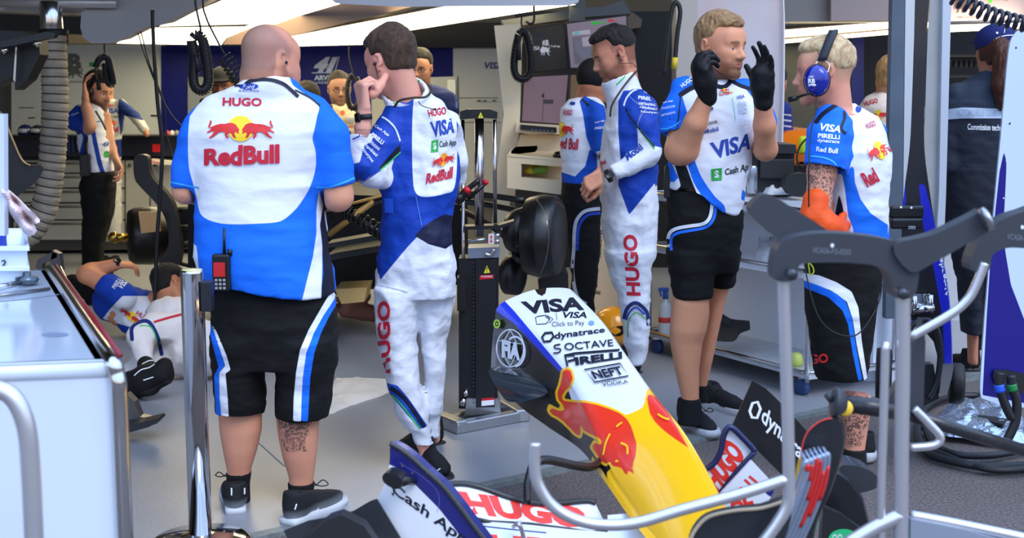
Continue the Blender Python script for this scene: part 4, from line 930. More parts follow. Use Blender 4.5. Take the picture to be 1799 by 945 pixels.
def cloth(name, label, cat, pts, Y, m, thick=.02, seed=0, grp=None):
    """crumpled cloth filling a pixel outline, lying on z from its pixels at depth Y..."""
    W_ = np.array([G(x, y, -Yy) if Yy < 0 else P(x, y, Yy) for x, y, Yy in pts]); c = W_.mean(0); n = len(W_); rings = []
    rs = np.random.RandomState(seed)
    loop = np.array(spline(list(W_), 5, True)); K = 7
    for k in range(K+1):
        f = 1-k/K; rr = c+(loop-c)*f
        h_ = thick*(1-f**3)*(1+.0*f); nn = fbm(rr*(9 if len(W_) > 8 else 26)+seed*3.3, 3)*thick*1.1*(0 if k == 0 else 1); rr = rr+np.stack([nn*.2, nn*.2, h_+np.abs(nn)], 1); rings.append(rr)
    V = np.concatenate(rings); L_ = len(loop); F = [(i*L_+j, i*L_+(j+1) % L_, (i+1)*L_+(j+1) % L_, (i+1)*L_+j) for i in range(K) for j in range(L_)]
    o = link_mesh(name, V, F, m); return tag(o, label, cat, grp)
m_cl = mat('cloth_white', (214, 216, 220), .85, bump=(25, .012))
cloth('cleaning_cloth', 'crumpled white cloth on the trolley top beside the can', 'cloth', [(x, y, -.95) for x, y in ((1334, 334), (1350, 328), (1372, 327), (1384, 332), (1392, 341), (1370, 342), (1345, 342))], 6, m_cl, .03, 2)
b = MB(); b.prism(spline([P(x, y, 7.1) for x, y in ((1380, 316), (1395, 306), (1420, 306), (1424, 320), (1420, 342), (1388, 342))], 3, True), (0, .12, 0), 0, True); tag(b.build('glove_box', mat('dark_pouch', (28, 30, 30), .7)), 'dark green-black pouch beside the cloth on the trolley', 'pouch')
cloth('paper_stack', 'pile of white folded papers on the middle shelf of the trolley', 'paper', [(x, y, -.63) for x, y in ((1328, 446), (1345, 440), (1372, 440), (1386, 450), (1384, 464), (1350, 464), (1330, 459))], 6, m_cl, .05, 5)
o = thing('spray_can', 'small metal aerosol lying on the middle trolley shelf', 'can', G(1318, 434, .63)); b = MB(); b.tube([G(1300, 428, .66), G(1326, 425, .66)], .03, 0, 18); b.build('can_body', mat('can_tin', (140, 140, 120), .3, .7), o); b = MB(); b.tube([G(1326, 425, .66), G(1331, 424.5, .66)], [.028, .014], 0, 14); b.build('can_cap', mat('cap_olive', (150, 150, 90), .5), o)
b = MB(); q = [P(1250, 596, 6.9), P(1258, 575, 7.0), P(1262, 560, 7.0), P(1285, 574, 6.95), P(1318, 578, 6.9), P(1300, 586, 6.85), P(1288, 600, 6.8)]; b.prism(spline(q, 3, True), (.01, .08, .03), 0, True); tag(b.build('carbon_duct', mcm), 'dark carbon brake duct lying on the bottom shelf of the trolley', 'duct')
o = thing('cleaner_jug', 'yellow-green jug at the right end of the lower trolley shelf', 'jug', P(1398, 655, 6.4)); b = MB(); b.lathe(P(1398, 657, 6.6), (0, 0, 1), [(.05, 0), (.055, .01), (.055, .03), (.03, .035)], 0, 18); b.build('jug_base', mat('jug_white', (220, 225, 220), .4), o); b = MB(); b.lathe(P(1398, 643, 6.6), (0, 0, 1), [(.03, 0), (.038, .02), (.03, .06), (.015, .07)], 0, 18); b.build('jug_top', mat('jug_lime', (176, 190, 90), .4), o)
# orange car part behind
o = thing('orange_car', 'orange and black car bodywork behind the trolley', 'car', P(1410, 300, 8.2))
b = MB(); b.prism(spline([P(x, y, 8.2) for x, y in ((1376, 236), (1400, 229), (1440, 230), (1450, 262), (1440, 282), (1405, 284), (1390, 292), (1376, 280))], 3, True), (0, .8, 0), 0, True); b.build('body_panel', mat('car_orange', (255, 130, 20), .25, coat=.5), o)
b = MB(); b.box(P(1420, 300, 8.3), (.3, .6, .1)); b.build('floor_panel', mBLKP, o)
b = MB(); b.box(P(1417, 255, 8.1), (.1, .06, .11), 0, None, .02); b.build('tag_panel', mat('hi_vis', (200, 230, 40), .5), o)
b = MB(); b.tube(spline([P(1425, 236, 8.0), P(1406, 256, 8.0), P(1400, 280, 8.0), P(1410, 296, 8.0)], 5), .006, 0, 6); b.build('cable_run', mBLKR, o)
# ---- lift column
j0 = G(842, 745); Yj = j0[1]
jk = thing('air_jack', 'black lift column with chrome rods and an aluminium base', 'jack', j0)
def jb(nm, q, Y, t_, m, bev=0): b = MB(); b.prism([P(x, y, Y) for x, y in q], (0, t_, 0)); return b.build(nm, m, jk)
m_al = mat('aluminium', (176, 178, 182), .28, .9); m_jb = mat('jack_black', (26, 27, 30), .35, .2)
jb('head_plate', ((808, 196), (820, 192), (860, 192), (874, 197), (873, 209), (846, 207), (808, 210)), Yj, .12, m_jb)
o = jb('warning_label', ((840, 207), (849, 207), (844.5, 197)), Yj-.002, .004, mat('label_yellow', (235, 225, 40), .5)); decal(o, [T('/', box_quad(843.3, 201, 845.8, 206), mDGR, .05)], 20, .001, .5)
for nm, x0, x1, y0, y1, r in (('side_rod', 813, 815, 210, 700, .0085), ('main_rod', 842, 842, 208, 415, .021), ('side_rod', 869, 870, 210, 392, .009)):
    b = MB(); b.tube([P(x0, y0, Yj+.06), P(x1, y1, Yj+.06)], r, 0, 18); b.build(nm, mat('chrome_warm', (196, 186, 182), .14, 1), jk)
jb('cross_bracket', ((816, 398), (876, 396), (903, 388), (903, 392), (878, 402), (816, 404)), Yj-.02, .1, m_jb)
o = jb('valve_block', ((858, 412), (868, 411), (868, 428), (858, 429)), Yj-.05, .04, mat('valve_white', (210, 206, 206), .4)); mr2 = mat('arrow_red', (200, 20, 40), .5)
decal(o, [Q([(863, 413), (865.5, 417), (860.5, 417)], mr2), Q([(860.5, 423), (865.5, 423), (863, 427)], mr2), RB([(863, 416), (863, 424)], 1.4, mr2, n=1)], 20, .001, .5)
b = MB(); b.tube([P(822, 424, Yj-.03), P(857, 420, Yj-.03)], .008, 0, 10); b.tube([P(868, 414, Yj-.03), P(878, 414, Yj-.03)], .012, 0, 12); b.tube([P(868, 424, Yj-.03), P(878, 424, Yj-.03)], .012, 0, 12); b.tube(spline([P(852, 446, Yj-.05), P(862, 448, Yj-.05), P(868, 438, Yj-.05)], 4), .01, 0, 10); b.build('fitting', m_al, jk)
jb('collar', ((822, 436), (877, 434), (877, 452), (822, 454)), Yj, .16, mat('collar_alu', (150, 160, 180), .3, .7))
o = jb('column', ((806, 454), (876, 452), (874, 718), (806, 718)), Yj+.01, .15, mat('column_black', (24, 25, 29), .4, .2, bump=(4, .0)))
b = MB(); b.prism([P(x, y, Yj-.01) for x, y in ((836, 456), (872, 455), (869, 715), (836, 716))], (0, .02, 0)); cp_ = b.build('front_cover', mat('cover_black', (32, 33, 37), .3, .2), jk)
decal(cp_, [Q([(850, 480), (861, 479), (855.5, 466)], mat('label_yellow', (235, 225, 40), .5)), T('!', box_quad(854.6, 469, 856.4, 478), mDGR, .02), Q([(843, 484), (867, 482), (867, 489), (843, 491)], mr2), T('WARNING', box_quad(845, 484, 865, 487), mWHI, .01), Q([(846, 700), (868, 698), (868, 711), (846, 713)], mWHI), Q([(846, 700), (868, 698), (868, 702), (846, 704)], mr2)], 20, .001, .5)
b = MB()
for i in range(36): b.lathe(P(832, 462+i*7, Yj-.002), (0, -1, 0), [(.0035, 0), (.0035, .003), (1e-4, .004)], 0, 8)
st_ = b.build('rivet_row', mat('rivet', (70, 72, 76), .3, .6), jk); st_['kind'] = 'stuff'
jb('guide_bracket', ((803, 488), (820, 488), (820, 546), (803, 546)), Yj-.03, .1, m_jb)
b = MB(); gA, gB, gC, gD = G(806, 762), G(914, 741), G(772, 748), G(882, 722)
def gbar(p, q, w_, h_): d = nrm(q-p); b.box((p+q)/2+[0, 0, h_/2+.006], (np.linalg.norm(q-p)+w_, w_, h_), 0, np.stack([d, np.cross((0, 0, 1), d), (0, 0, 1)], 1), .008)
gbar(gA, gB, .06, .05); gbar(gA, gC, .06, .06); gbar(gB, gD, .07, .06); gbar(gC, gD, .05, .03)
b.build('base_frame', m_al, jk)
jb('column_foot', ((820, 700), (876, 700), (880, 726), (816, 730)), Yj+.0, .14, m_al)
b = MB(); b.tube([P(815, 690, Yj), P(822, 690, Yj)], .018, 0, 12); b.tube([P(815, 700, Yj), P(812, 712, Yj)], .014, 0, 12); b.build('pivot_pin', m_ch, jk)
o = thing('torque_lever', 'black lever with red collar and grip hanging on the lift column', 'lever', P(826, 345, Yj-.1))
b = MB(); b.tube(spline([P(800, 352, Yj-.08), P(812, 344, Yj-.08), P(822, 332, Yj-.08), P(842, 316, Yj-.08)], 4), [.026]*4+[.02]*4+[.012]*4+[.008], 0, 14); b.build('lever_arm', mBLKP, o)
b = MB(); b.tube([P(818, 337, Yj-.085), P(824, 330, Yj-.085)], [.02, .015], 0, 14); b.lathe(P(853, 320, Yj-.02), (0, -1, 0), [(.012, 0), (.014, .01), (1e-4, .016)], 0, 14); b.build('red_collar', mr2, o)
b = MB(); b.tube([P(822, 350, Yj-.02), P(852, 322, Yj-.02)], .01, 0, 10); b.build('link_rod', m_jb, o)
# ---- the car behind the mechanics
car = thing('race_car', 'bare black racing car without nose or wheels behind the bald man and the driver', 'car', G(640, 560))
mk = mat('carbon_car', (13, 13, 15), .45); mgold = mat('gold_arm', (205, 160, 90), .35, .5)
def drum(px, py, Y, r, wdt, ax, nm='brake_drum'):
    c = P(px, py, Y); b = MB(); b.lathe(c-nrm(ax)*wdt/2, ax, [(r*.55, 0), (r*.9, 0), (r*.9, .001), (r*.93, .012), (r*1.0, wdt*.45), (r*1.0, wdt*.46), (r*.97, wdt*.8), (r*.88, wdt*.93), (r*.87, wdt*.93), (r*.8, wdt*.97), (r*.3, wdt), (1e-4, wdt)], 0, 40); return b.build(nm, mat('drum_black', (15, 14, 14), .4, coat=.1), car)
d1 = drum(957, 415, 6.35, .205, .17, (1, -.25, .0))
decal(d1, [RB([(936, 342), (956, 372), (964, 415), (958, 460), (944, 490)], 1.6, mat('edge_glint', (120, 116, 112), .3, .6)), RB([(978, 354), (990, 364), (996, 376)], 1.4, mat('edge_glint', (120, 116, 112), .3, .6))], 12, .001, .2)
b = MB(); c = P(905, 412, 6.4)
for i in range(9):
    a_ = i/9*2*math.pi; b.tube(spline([c+[.0, .05, 0], c+np.array([.03, -.02, .0])+np.array([.02, 0, 1])*.12*math.sin(a_)+np.array([.4, .6, 0])*.12*math.cos(a_), c+np.array([.1, -.04, 0])+np.array([0, 0, 1])*.15*math.sin(a_)+np.array([.4, .6, 0])*.14*math.cos(a_)], 4), .018, 0, 8)
b.lathe(P(892, 405, 6.4), (1, -.5, 0), [(.05, 0), (.1, .02), (.12, .08), (.08, .14)], 0, 24); b.build('upright_hub', mat('hub_black', (28, 26, 26), .35, .3), car)
for q in ([(800, 340, 6.7), (850, 342, 6.6), (920, 352, 6.45)], [(802, 352, 6.7), (860, 360, 6.6), (912, 370, 6.45)], [(812, 370, 6.8), (860, 395, 6.6), (905, 430, 6.5)], [(815, 480, 6.9), (860, 470, 6.7), (905, 470, 6.5)]): b = MB(); b.tube(spline([P(*p) for p in q], 4), .016, 0, 10); b.build('suspension_arm', mk, car)
b = MB(); b.lathe(P(886, 482, 6.5), (1, -.5, 0), [(.07, 0), (.1, .02), (.1, .08), (.05, .1)], 0, 20); b.prism([P(x, y, 6.6) for x, y in ((945, 490), (985, 476), (998, 482), (1000, 540), (960, 545), (948, 520))], (0, .25, 0)); b.build('lower_duct', mk, car)
d2 = drum(262, 414, 8.9, .20, .3, (-1, -.3, .0))
b = MB(); b.tube([P(222, 417, 8.6), P(203, 417, 8.55)], [.03, .022], 0, 14); b.lathe(P(206, 417, 8.55), (-1, -.3, 0), [(.03, 0), (.04, .01), (.035, .04), (.012, .06)], 0, 16); b.build('axle_nut', mat('brass', (190, 150, 70), .25, 1), car)
b = MB(); b.prism([P(x, y, 8.5) for x, y in ((243, 372), (280, 372), (282, 406), (248, 410))], (0, .02, 0)); b.build('gold_plate', mat('gold_plate', (196, 156, 104), .35, .6), car)
b = MB(); b.prism(spline([P(x, y, 8.6) for x, y in ((236, 276), (258, 274), (262, 300), (272, 318), (300, 350), (312, 392), (318, 440), (310, 468), (280, 462), (296, 430), (292, 390), (276, 360), (248, 330), (236, 312))], 3, True), (0, .08, 0), 0, True); b.build('brake_duct_fin', mat('fin_black', (30, 29, 30), .45), car)
b = MB(); b.prism([P(x, y, 8.9) for x, y in ((300, 365), (346, 362), (346, 420), (300, 430))], (0, .3, 0))
b.build('hub_block', mk, car)
for q in ([(296, 372), (350, 366)], [(296, 400), (350, 398)], [(300, 440), (350, 425)], [(296, 458), (346, 470)]): b = MB(); b.tube([P(x, y, 8.7) for x, y in q], .014, 0, 8); b.build('suspension_arm', mk, car)
b = MB(); b.prism([P(x, y, 7.8) for x, y in ((330, 352), (560, 340), (690, 345), (810, 360), (812, 500), (690, 508), (560, 508), (330, 470))], (0, 1.1, 0)); b.build('chassis', mat('chassis_black', (5, 5, 6), .6, spec=.2), car)
b = MB(); b.prism([P(x, y, 7.2) for x, y in ((575, 448), (668, 432), (668, 442), (575, 458))], (0, .4, 0)); b.prism([P(x, y, 7.1) for x, y in ((575, 428), (664, 412), (664, 422), (575, 436))], (0, .2, 0)); b.build('floor_edge', mk, car)
b = MB(); b.tube([P(574, 374, 7.3), P(680, 342, 6.9)], .014, 0, 10); b.tube([P(578, 384, 7.28), P(672, 354, 6.9)], .01, 0, 10, ); b.build('suspension_arm', mk, car)
b = MB(); b.tube([P(578, 412, 7.15), P(655, 355, 6.95)], .016, 0, 12); b.tube([P(576, 370, 7.2), P(672, 343, 6.85)], .008, 0, 8); b.build('gold_pushrod', mgold, car)
pts = [P(590, 366, 7.1), P(620, 378, 7.05), P(676, 412, 6.9)]; ps_ = spline(pts, 20); out = []
for i in range(241):
    f = i/240*(len(ps_)-1); k = int(min(f, len(ps_)-2)); c = ps_[k]+(ps_[k+1]-ps_[k])*(f-k); d = nrm(ps_[k+1]-ps_[k]); u = nrm(np.cross(d, (0, 1, 0))); w = np.cross(d, u); a_ = i/240*2*math.pi*13; out.append(c+(u*math.cos(a_)+w*math.sin(a_))*.036)
b = MB(); b.tube(out, .008, 0, 6); b.build('spring', mat('spring_black', (24, 24, 26), .3, .4), car)
b = MB(); b.tube([ps_[0], ps_[-1]], .016, 0, 10); b.build('damper', mk, car)
b = MB(); b.prism([P(x, y, 7.5) for x, y in ((588, 508), (645, 505), (640, 530), (600, 534))], (0, .3, 0)); tag(b.build('floor_board', mat('board_tan', (196, 160, 96), .5)), 'tan board under the car between the bald man and the driver', 'board')
# cloth on the floor, small carbon parts on floor
cloth('dust_sheet', 'large crumpled white cloth on the floor behind the driver\'s legs', 'cloth', [(548, 728, G(548, 728)[1]), (560, 720, G(560, 716)[1]), (588, 668, G(588, 672)[1]), (600, 664, G(600, 668)[1]), (650, 664, G(650, 670)[1]), (682, 668, G(682, 674)[1]), (682, 690, G(682, 692)[1]), (640, 708, G(640, 708)[1]), (600, 722, G(600, 722)[1]), (580, 731, G(580, 731)[1])], 0, mat('sheet_cream', (226, 218, 206), .85, bump=(7, .03)), .018, 4)
o = thing('wing_mirror_arm', 'small dark carbon foot on the floor behind the white cabinet', 'bodywork', G(245, 755)); b = MB(); b.prism([P(x, y, 5.6) for x, y in ((222, 692), (236, 706), (246, 732), (262, 736), (278, 738), (276, 744), (232, 758), (215, 758))], (0, .06, 0)); b.build('bracket', mat('bracket_grey', (86, 84, 80), .35, .4), o)
b = MB(); b.prism([P(x, y, 5.5) for x, y in ((215, 748), (250, 742), (278, 735), (280, 740), (262, 750), (220, 762))], (0, .1, 0)); b.build('plate', mcm, o)
o = thing('folded_stand', 'grey folded metal stand beside the cabinet edge', 'stand', G(95, 560)); b = MB(); ys_ = [[(62, 470), (66, 456), (92, 443), (100, 446), (100, 452), (74, 464), (74, 480)], [(92, 440), (104, 446), (108, 476), (86, 476)], [(84, 470), (98, 470), (150, 560), (134, 560)]]
for q in ys_: b.prism([P(x, y, 6.5) for x, y in q], (0, .05, 0))
b.build('stand_frame', mat('stand_grey', (70, 70, 72), .4, .4), o)
b = MB(); b.tube([P(104, 470, 6.4), P(126, 515, 6.3), P(140, 560, 6.2)], .012, 0, 8); b.build('strut', m_ch, o)
# ------------------------------------------------------------------ foreground: nose, wings, frames, cabinet
def paint(name, V, F, base, layers, parent, rough=.3, coat=.5, bump=None):
    pp = PR(V); Yd = V[:, 1]*cp-(V[:, 2]-CH)*sp; mpp = Yd/FPX; specs = []; vals = []
    for i, ly in enumerate(layers):
        v = ly[1](V, pp) if callable(ly[1]) else sd_poly(pp, spline(ly[1], 4, True) if len(ly) > 2 and ly[2] else ly[1])*mpp
        specs.append(('m%d' % i, ly[0], .0009 if not (len(ly) > 3) else ly[3])); vals.append(np.clip(v, -.05, .05))
    m = layered(name+'_paint', base, specs, rough, bump, spec=.5); b_ = m.node_tree.nodes['Principled BSDF']; b_.inputs['Coat Weight'].default_value = coat; b_.inputs['Coat Roughness'].default_value = .06
    o = link_mesh(name, V, F, m, parent)
    for i, v in enumerate(vals): at = o.data.attributes.new('m%d' % i, 'FLOAT', 'POINT'); at.data.foreach_set('value', v.astype(np.float32))
    return o
NR = (234, 52, 30); NY = (255, 192, 14); NW = (226, 230, 238)
nose = thing('nose_cone', 'painted nose cone with a red bull on white and yellow, resting on a stand', 'nose cone', P(1060, 760, 4.1)*[1, 1, 0])
S_ = [((871, 545), (1000, 515), 4.92, (862, 652)), ((935, 598), (1050, 566), 4.62, (905, 706)), ((988, 652), (1090, 622), 4.35, (960, 748)), ((1030, 728), (1140, 693), 4.05, (1020, 790)), ((1072, 825), (1187, 752), 3.75, (1062, 845)), ((1112, 885), (1222, 808), 3.5, (1100, 900)), ((1150, 945), (1258, 876), 3.25, (1138, 950)), ((1190, 1010), (1292, 950), 3.02, (1180, 1015)), ((1222, 1050), (1305, 1002), 2.9, (1215, 1055))]
rows = []
for (l, r, Y, bl) in S_:
    r = (r[0]+9, r[1])
    Lp, Rp, Bp = P(*l, Y-.02), P(*r, Y+.05), P(*bl, Y-.03); dn = Bp-Lp; dn2 = dn*[-.15, 1, 1]; ac = Rp-Lp; up = nrm(np.cross(ac, (ac[1], -ac[0], 0))) ; up = np.array([0, 0, 1.])
    wd_ = np.linalg.norm(ac); ctl = [Bp, Lp+dn*.5-ac*.01, Lp+dn*.12, Lp+ac*.02+up*wd_*.03, Lp+ac*.16+up*wd_*.1, Lp+ac*.5+up*wd_*.15, Lp+ac*.84+up*wd_*.1, Rp-ac*.02+up*wd_*.03, Rp+dn2*.12, Rp+dn2*.5, Rp+dn2]
    rows.append(np.array(spline(ctl, 7)))
rows = np.array(rows); A = np.array([spline(list(rows[:, j]), 14) for j in range(rows.shape[1])]).transpose(1, 0, 2)
K, J = A.shape[:2]; A = np.concatenate([A, A[:, :1]], 1); V = A.reshape(-1, 3); J += 1
F = np.array([(i*J+j, i*J+j+1, (i+1)*J+j+1, (i+1)*J+j) for i in range(K-1) for j in range(J-1)])
BL1 = [(290,348),(297,375),(285,405),(270,420),(258,440),(262,455),(300,460),(345,462),(385,470),(430,485),(465,500),(490,520),(505,545),(515,575),(525,610),(522,650),(512,680),(515,725),(505,715),(497,690),(490,730),(480,710),(470,695),(455,690),(440,690),(428,670),(415,680),(400,672),(385,650),(365,620),(375,605),(395,612),(405,600),(385,585),(360,575),(335,560),(322,535),(325,570),(322,582),(305,572),(290,555),(265,530),(245,515),(225,505),(212,490),(215,475),(232,485),(250,492),(268,490),(262,470),(245,450),(242,425),(252,400),(258,375),(262,350),(278,342)]
BL2 = [(570,430),(600,445),(640,500),(670,550),(700,605),(712,625),(690,610),(660,590),(620,560),(590,530),(572,500),(566,470),(562,445)]
cv = lambda L: [(860+x/2.0316, 480+y/2.0323) for x, y in L]
def yel(V, pp):
    return np.maximum(sd_poly(pp, [(1096, 727), (1101, 728), (1113, 724), (1128, 716), (1134, 702), (1136, 684), (1160, 680), (1400, 900), (1400, 1200), (1000, 1200), (1040, 800), (1080, 860), (1100, 790)]), -9)*.0019
grow = lambda poly, w: (lambda V, pp: (sd_poly(pp, poly)+w)*.0018)
o = paint('nose_shell', V, F, (16, 17, 20), [(NW, [(850, 470), (1010, 470), (1060, 540), (1250, 760), (1210, 800), (1136, 800), (1100, 790), (1010, 720), (988, 653), (935, 598), (888, 552), (872, 540)]),
     ((22, 50, 200), [(868, 546), (880, 526), (900, 520), (905, 548), (992, 652), (986, 656), (960, 630), (935, 602), (900, 566)]),
     (NW, [(884, 526), (905, 548), (992, 652), (1040, 660), (1000, 500), (900, 500)]),
     (NY, yel), (NY, [(1072, 824), (1087, 800), (1110, 840), (1300, 1100), (1100, 1100), (1066, 830)]),
     (NY, grow(cv(BL1), 4)), (NY, grow(cv(BL2), 4)), (NR, cv(BL1)), (NR, cv(BL2)), ((12, 12, 14), [(934, 500), (962, 500), (958, 516), (950, 522), (944, 516)])], nose, .28, .6)
mk_ = mat('p_ink', (16, 22, 44), .4); mw_ = mat('p_white', (228, 232, 238), .4); my_ = mat('p_nyel', NY, .35); ml_ = mat('p_limeg', (190, 230, 60), .5)
sh = [T('VISA', [(926, 552), (1027, 545), (1021, 521), (914, 530)], mk_, .045, .1), T('VISA', box_quad(989, 548, 1031, 559), mk_, .03, .2), RB([(945, 556), (960, 554), (966, 561), (960, 569), (943, 570), (941, 558)], 1.3, mk_, True, 1), RB([(958, 556), (966, 562), (960, 568)], 1.2, mk_, n=1), RB([(962, 555), (972, 561), (965, 568)], 1.2, mk_, n=1), RB([(977, 550), (979, 563)], .7, mk_, n=1),
      T('Click to Pay', [(970, 577), (1027, 574), (1026, 563), (970, 566)], mk_, -.005), EL(1039, 568, 5, 4, mat('p_lblue', (110, 150, 200), .5)), T('dynatrace', [(975, 600), (1063, 587), (1062, 575), (974, 585)], mk_, .02),
      RB([(953, 593), (958, 586), (970, 585), (973, 592), (967, 600), (956, 601)], 4, mk_, True, 1), T('OCTAVE', [(993, 617), (1078, 609), (1076, 597), (991, 604)], mk_, .01), RB([(985, 606), (975, 608), (976, 613), (985, 614), (983, 620), (973, 621)], 2.5, mk_, n=3),
      T('IRELLI', [(1012, 643), (1093, 631), (1092, 619), (1010, 629)], mk_, .045), RB([(998, 645), (993, 625), (1010, 622), (1088, 616)], 3.5, mk_, n=1), RB([(993, 626), (1008, 625), (1010, 633), (998, 636)], 3.5, mk_, n=1),
      RB([(1027, 651), (1089, 640), (1104, 662), (1045, 673)], 2.4, mk_, True, 1), T('NEFT', [(1046, 668), (1097, 659), (1088, 645), (1038, 654)], mk_, .03), T('VODKA', [(1059, 681), (1104, 675), (1102, 669), (1057, 673)], mk_, .005),
      RB([(1084, 752), (1088, 748), (1094, 744)], 3, my_), RB([(1062, 800), (1066, 780), (1073, 764)], 3, my_), RB([(1092, 780), (1103, 786), (1104, 800)], 3.5, my_), RB([(1156, 730), (1165, 736), (1176, 740)], 3, my_), EL(1086, 812, 3, 2, my_)]
sh += [RB([(899+24*math.cos(a), 612+33*math.sin(a)) for a in np.linspace(0, 2*math.pi, 26, endpoint=False)], 2.2, mw_, True, 1), T('FIA', [(884, 628), (916, 634), (917, 604), (884, 596)], mw_, .06), RB([(899, 580), (889, 600), (890, 625), (899, 644)], 1.4, mw_), RB([(899, 580), (909, 600), (908, 625), (899, 644)], 1.4, mw_), RB([(878, 598), (899, 602), (920, 605)], 1.2, mw_),
       RB([(908+17*math.cos(a), 618+26*math.sin(a)) for a in np.linspace(-2.2, 1.6, 16)], 3.5, mw_, n=1), EL(876, 569, 6, 8, ml_), EL(876, 569, 3.4, 4.6, mat('p_dgreen', (30, 60, 20), .5)), EL(876, 569, 1.6, 2, ml_)]
decal(o, sh, 12, .0012, .12)
b = MB(); ring = A[0][:-1]; b.add([tuple(p) for p in ring]+[tuple(p+[.0, .06, -.03]) for p in ring], [(j, j+1, len(ring)+j+1, len(ring)+j) for j in range(len(ring)-1)]+[tuple(range(len(ring)))], 0, False); b.build('bulkhead', mat('carbon_matt', (30, 31, 34), .5), nose)
# camera pod
b = MB(); ctl = [P(858, 652, 4.55), P(880, 654, 4.5), P(920, 662, 4.45), P(950, 675, 4.4), P(962, 690, 4.38), P(940, 700, 4.38), P(905, 706, 4.42), P(885, 700, 4.5)]
b.prism(spline(ctl, 4, True), (.02, .16, -.02), 0, True); po = b.build('camera_pod', mat('pod_gloss', (46, 56, 64), .15, .3, coat=.6), nose)
# --- left front wing assembly
fw = thing('front_wing', 'white and navy front wing with red lettering under the nose', 'front wing', P(1000, 930, 3.5)*[1, 1, 0])
def dense(poly, Y, thick, step=7, Yf=None):
    """thick sheet from a pixel outline with a fine face for painting"""
    b2 = bmesh.new(); pts = [tuple(p) for p in poly]; V2, F2 = poly2d(pts); vs = [b2.verts.new((x, y, 0)) for x, y in V2]
    for f in F2:
        try: b2.faces.new([vs[i] for i in f])
        except ValueError: pass
    for ax in (0, 1):
        lo, hi = V2[:, ax].min(), V2[:, ax].max(); n = int((hi-lo)/step)
        for i in range(1, n+1):
            co = [0, 0, 0]; no = [0, 0, 0]; co[ax] = lo+(hi-lo)*i/(n+1); no[ax] = 1; bmesh.ops.bisect_plane(b2, geom=list(b2.verts)+list(b2.edges)+list(b2.faces), plane_co=co, plane_no=no)
    b2.verts.index_update(); Yf = Yf or (lambda x, y: Y)
    front = [P(v.co.x, v.co.y, Yf(v.co.x, v.co.y)) for v in b2.verts]; n = len(front); F = [tuple(v.index for v in f.verts) for f in b2.faces]
    a0 = 0
    for f in F:
        q = [front[i] for i in f]; a0 += np.dot(np.cross(q[1]-q[0], q[2]-q[0]), q[0]-np.array([0, 0, CH]))
    if a0 > 0: F = [f[::-1] for f in F]
    be = [(e_.verts[0].index, e_.verts[1].index) for e_ in b2.edges if len(e_.link_faces) == 1]; b2.free()
    V = front+[p+np.array(thick) for p in front]; F2 = F+[tuple(n+i for i in f[::-1]) for f in F]+[(a, b_, n+b_, n+a) for a, b_ in be]
    return np.array(V), F2
def sheet(nm, poly, Y, thick, base, layers, parent, rough=.28, coat=.4, Yf=None, step=7, marks=None, bump=None):
    V, F = dense(poly, Y, thick, step, Yf); o = paint(nm, V, F, base, layers, parent, rough, coat, bump); o.data.polygons.foreach_set('use_smooth', np.zeros(len(o.data.polygons), bool))
    if marks: decal(o, marks, 10, .001, .3)
    return o
mred = mat('p_red', (232, 52, 40), .35)
ep = spline([(685, 778), (700, 786), (722, 802), (748, 826), (775, 850), (800, 880), (830, 920), (856, 955), (880, 1000)], 4)+[np.array(q, float) for q in [(740, 1000), (700, 945), (662, 878)]]+spline([(668, 868), (676, 850), (682, 830), (685, 800)], 3)
o = sheet('endplate', ep, 3.3, (.02, .012, .004), (30, 34, 110), [(NW, [(640, 830), (679, 814), (694, 820), (716, 838), (740, 862), (770, 892), (800, 930), (830, 975), (850, 1010), (600, 1010)]),], fw, Yf=lambda x, y: 3.3+.0*(x-685),
          marks=[T('C', [(694, 868), (690, 872), (680, 848), (688, 846)], mk_, .02), T('Cash App', [(688, 870), (812, 962), (826, 942), (690, 846)], mk_, .02), RB([(702, 812), (720, 824), (738, 834), (765, 858), (772, 878), (768, 900)], .7, mat('p_lilac', (110, 110, 190), .5)), EL(707, 818, 2, 2.6, mat('bolt_b', (160, 150, 130), .3, .8)), EL(724, 831, 2, 2.6, mat('bolt_b', (160, 150, 130), .3, .8))])
b = MB(); b.tube([p+[0, -.003, 0] for p in (P(x, y, 3.3) for x, y in [tuple(q) for q in ep[:33]])], .007, 0, 8); b.build('carbon_edge', mat('carbon_edge', (70, 72, 76), .5, noise=(300, .8, (24, 24, 26))), fw)
b = MB(); b.prism(spline([P(x, y, 3.2) for x, y in ((672, 836), (680, 830), (698, 836), (706, 846), (704, 856), (694, 859), (680, 852), (673, 845))], 3, True), (.01, .05, 0), 0, True); b.tube([P(700, 846, 3.22), P(716, 844, 3.25), P(727, 846, 3.29)], [.016, .012, .01], 0, 10); b.build('temperature_pod', mat('pod_black', (20, 22, 26), .35), fw)
mcw = mat('carbon_weave', (30, 32, 35), .3, coat=.4);
tcn = mcw.node_tree; wv = tcn.nodes.new('ShaderNodeTexWave'); wv.inputs['Scale'].default_value = 130; wv.bands_direction = 'DIAGONAL'; tx_ = tcn.nodes.new('ShaderNodeTexCoord'); tcn.links.new(tx_.outputs['Object'], wv.inputs[0]); mm = tcn.nodes.new('ShaderNodeMixRGB'); mm.inputs[1].default_value = (*lin((20, 21, 24)), 1); mm.inputs[2].default_value = (*lin((66, 70, 76)), 1); tcn.links.new(wv.outputs[0], mm.inputs[0]); tcn.links.new(mm.outputs[0], tcn.nodes['Principled BSDF'].inputs['Base Color'])
b = MB(); gr = [[P(x, y, 3.25+.0*i) for x, y in row] for i, row in enumerate([[(498, 932), (540, 915), (580, 908), (620, 898), (650, 880), (662, 876)], [(506, 948), (548, 930), (596, 920), (632, 915), (668, 900), (684, 912)], [(520, 1000), (560, 985), (610, 970), (655, 965), (700, 960), (722, 975)]])]
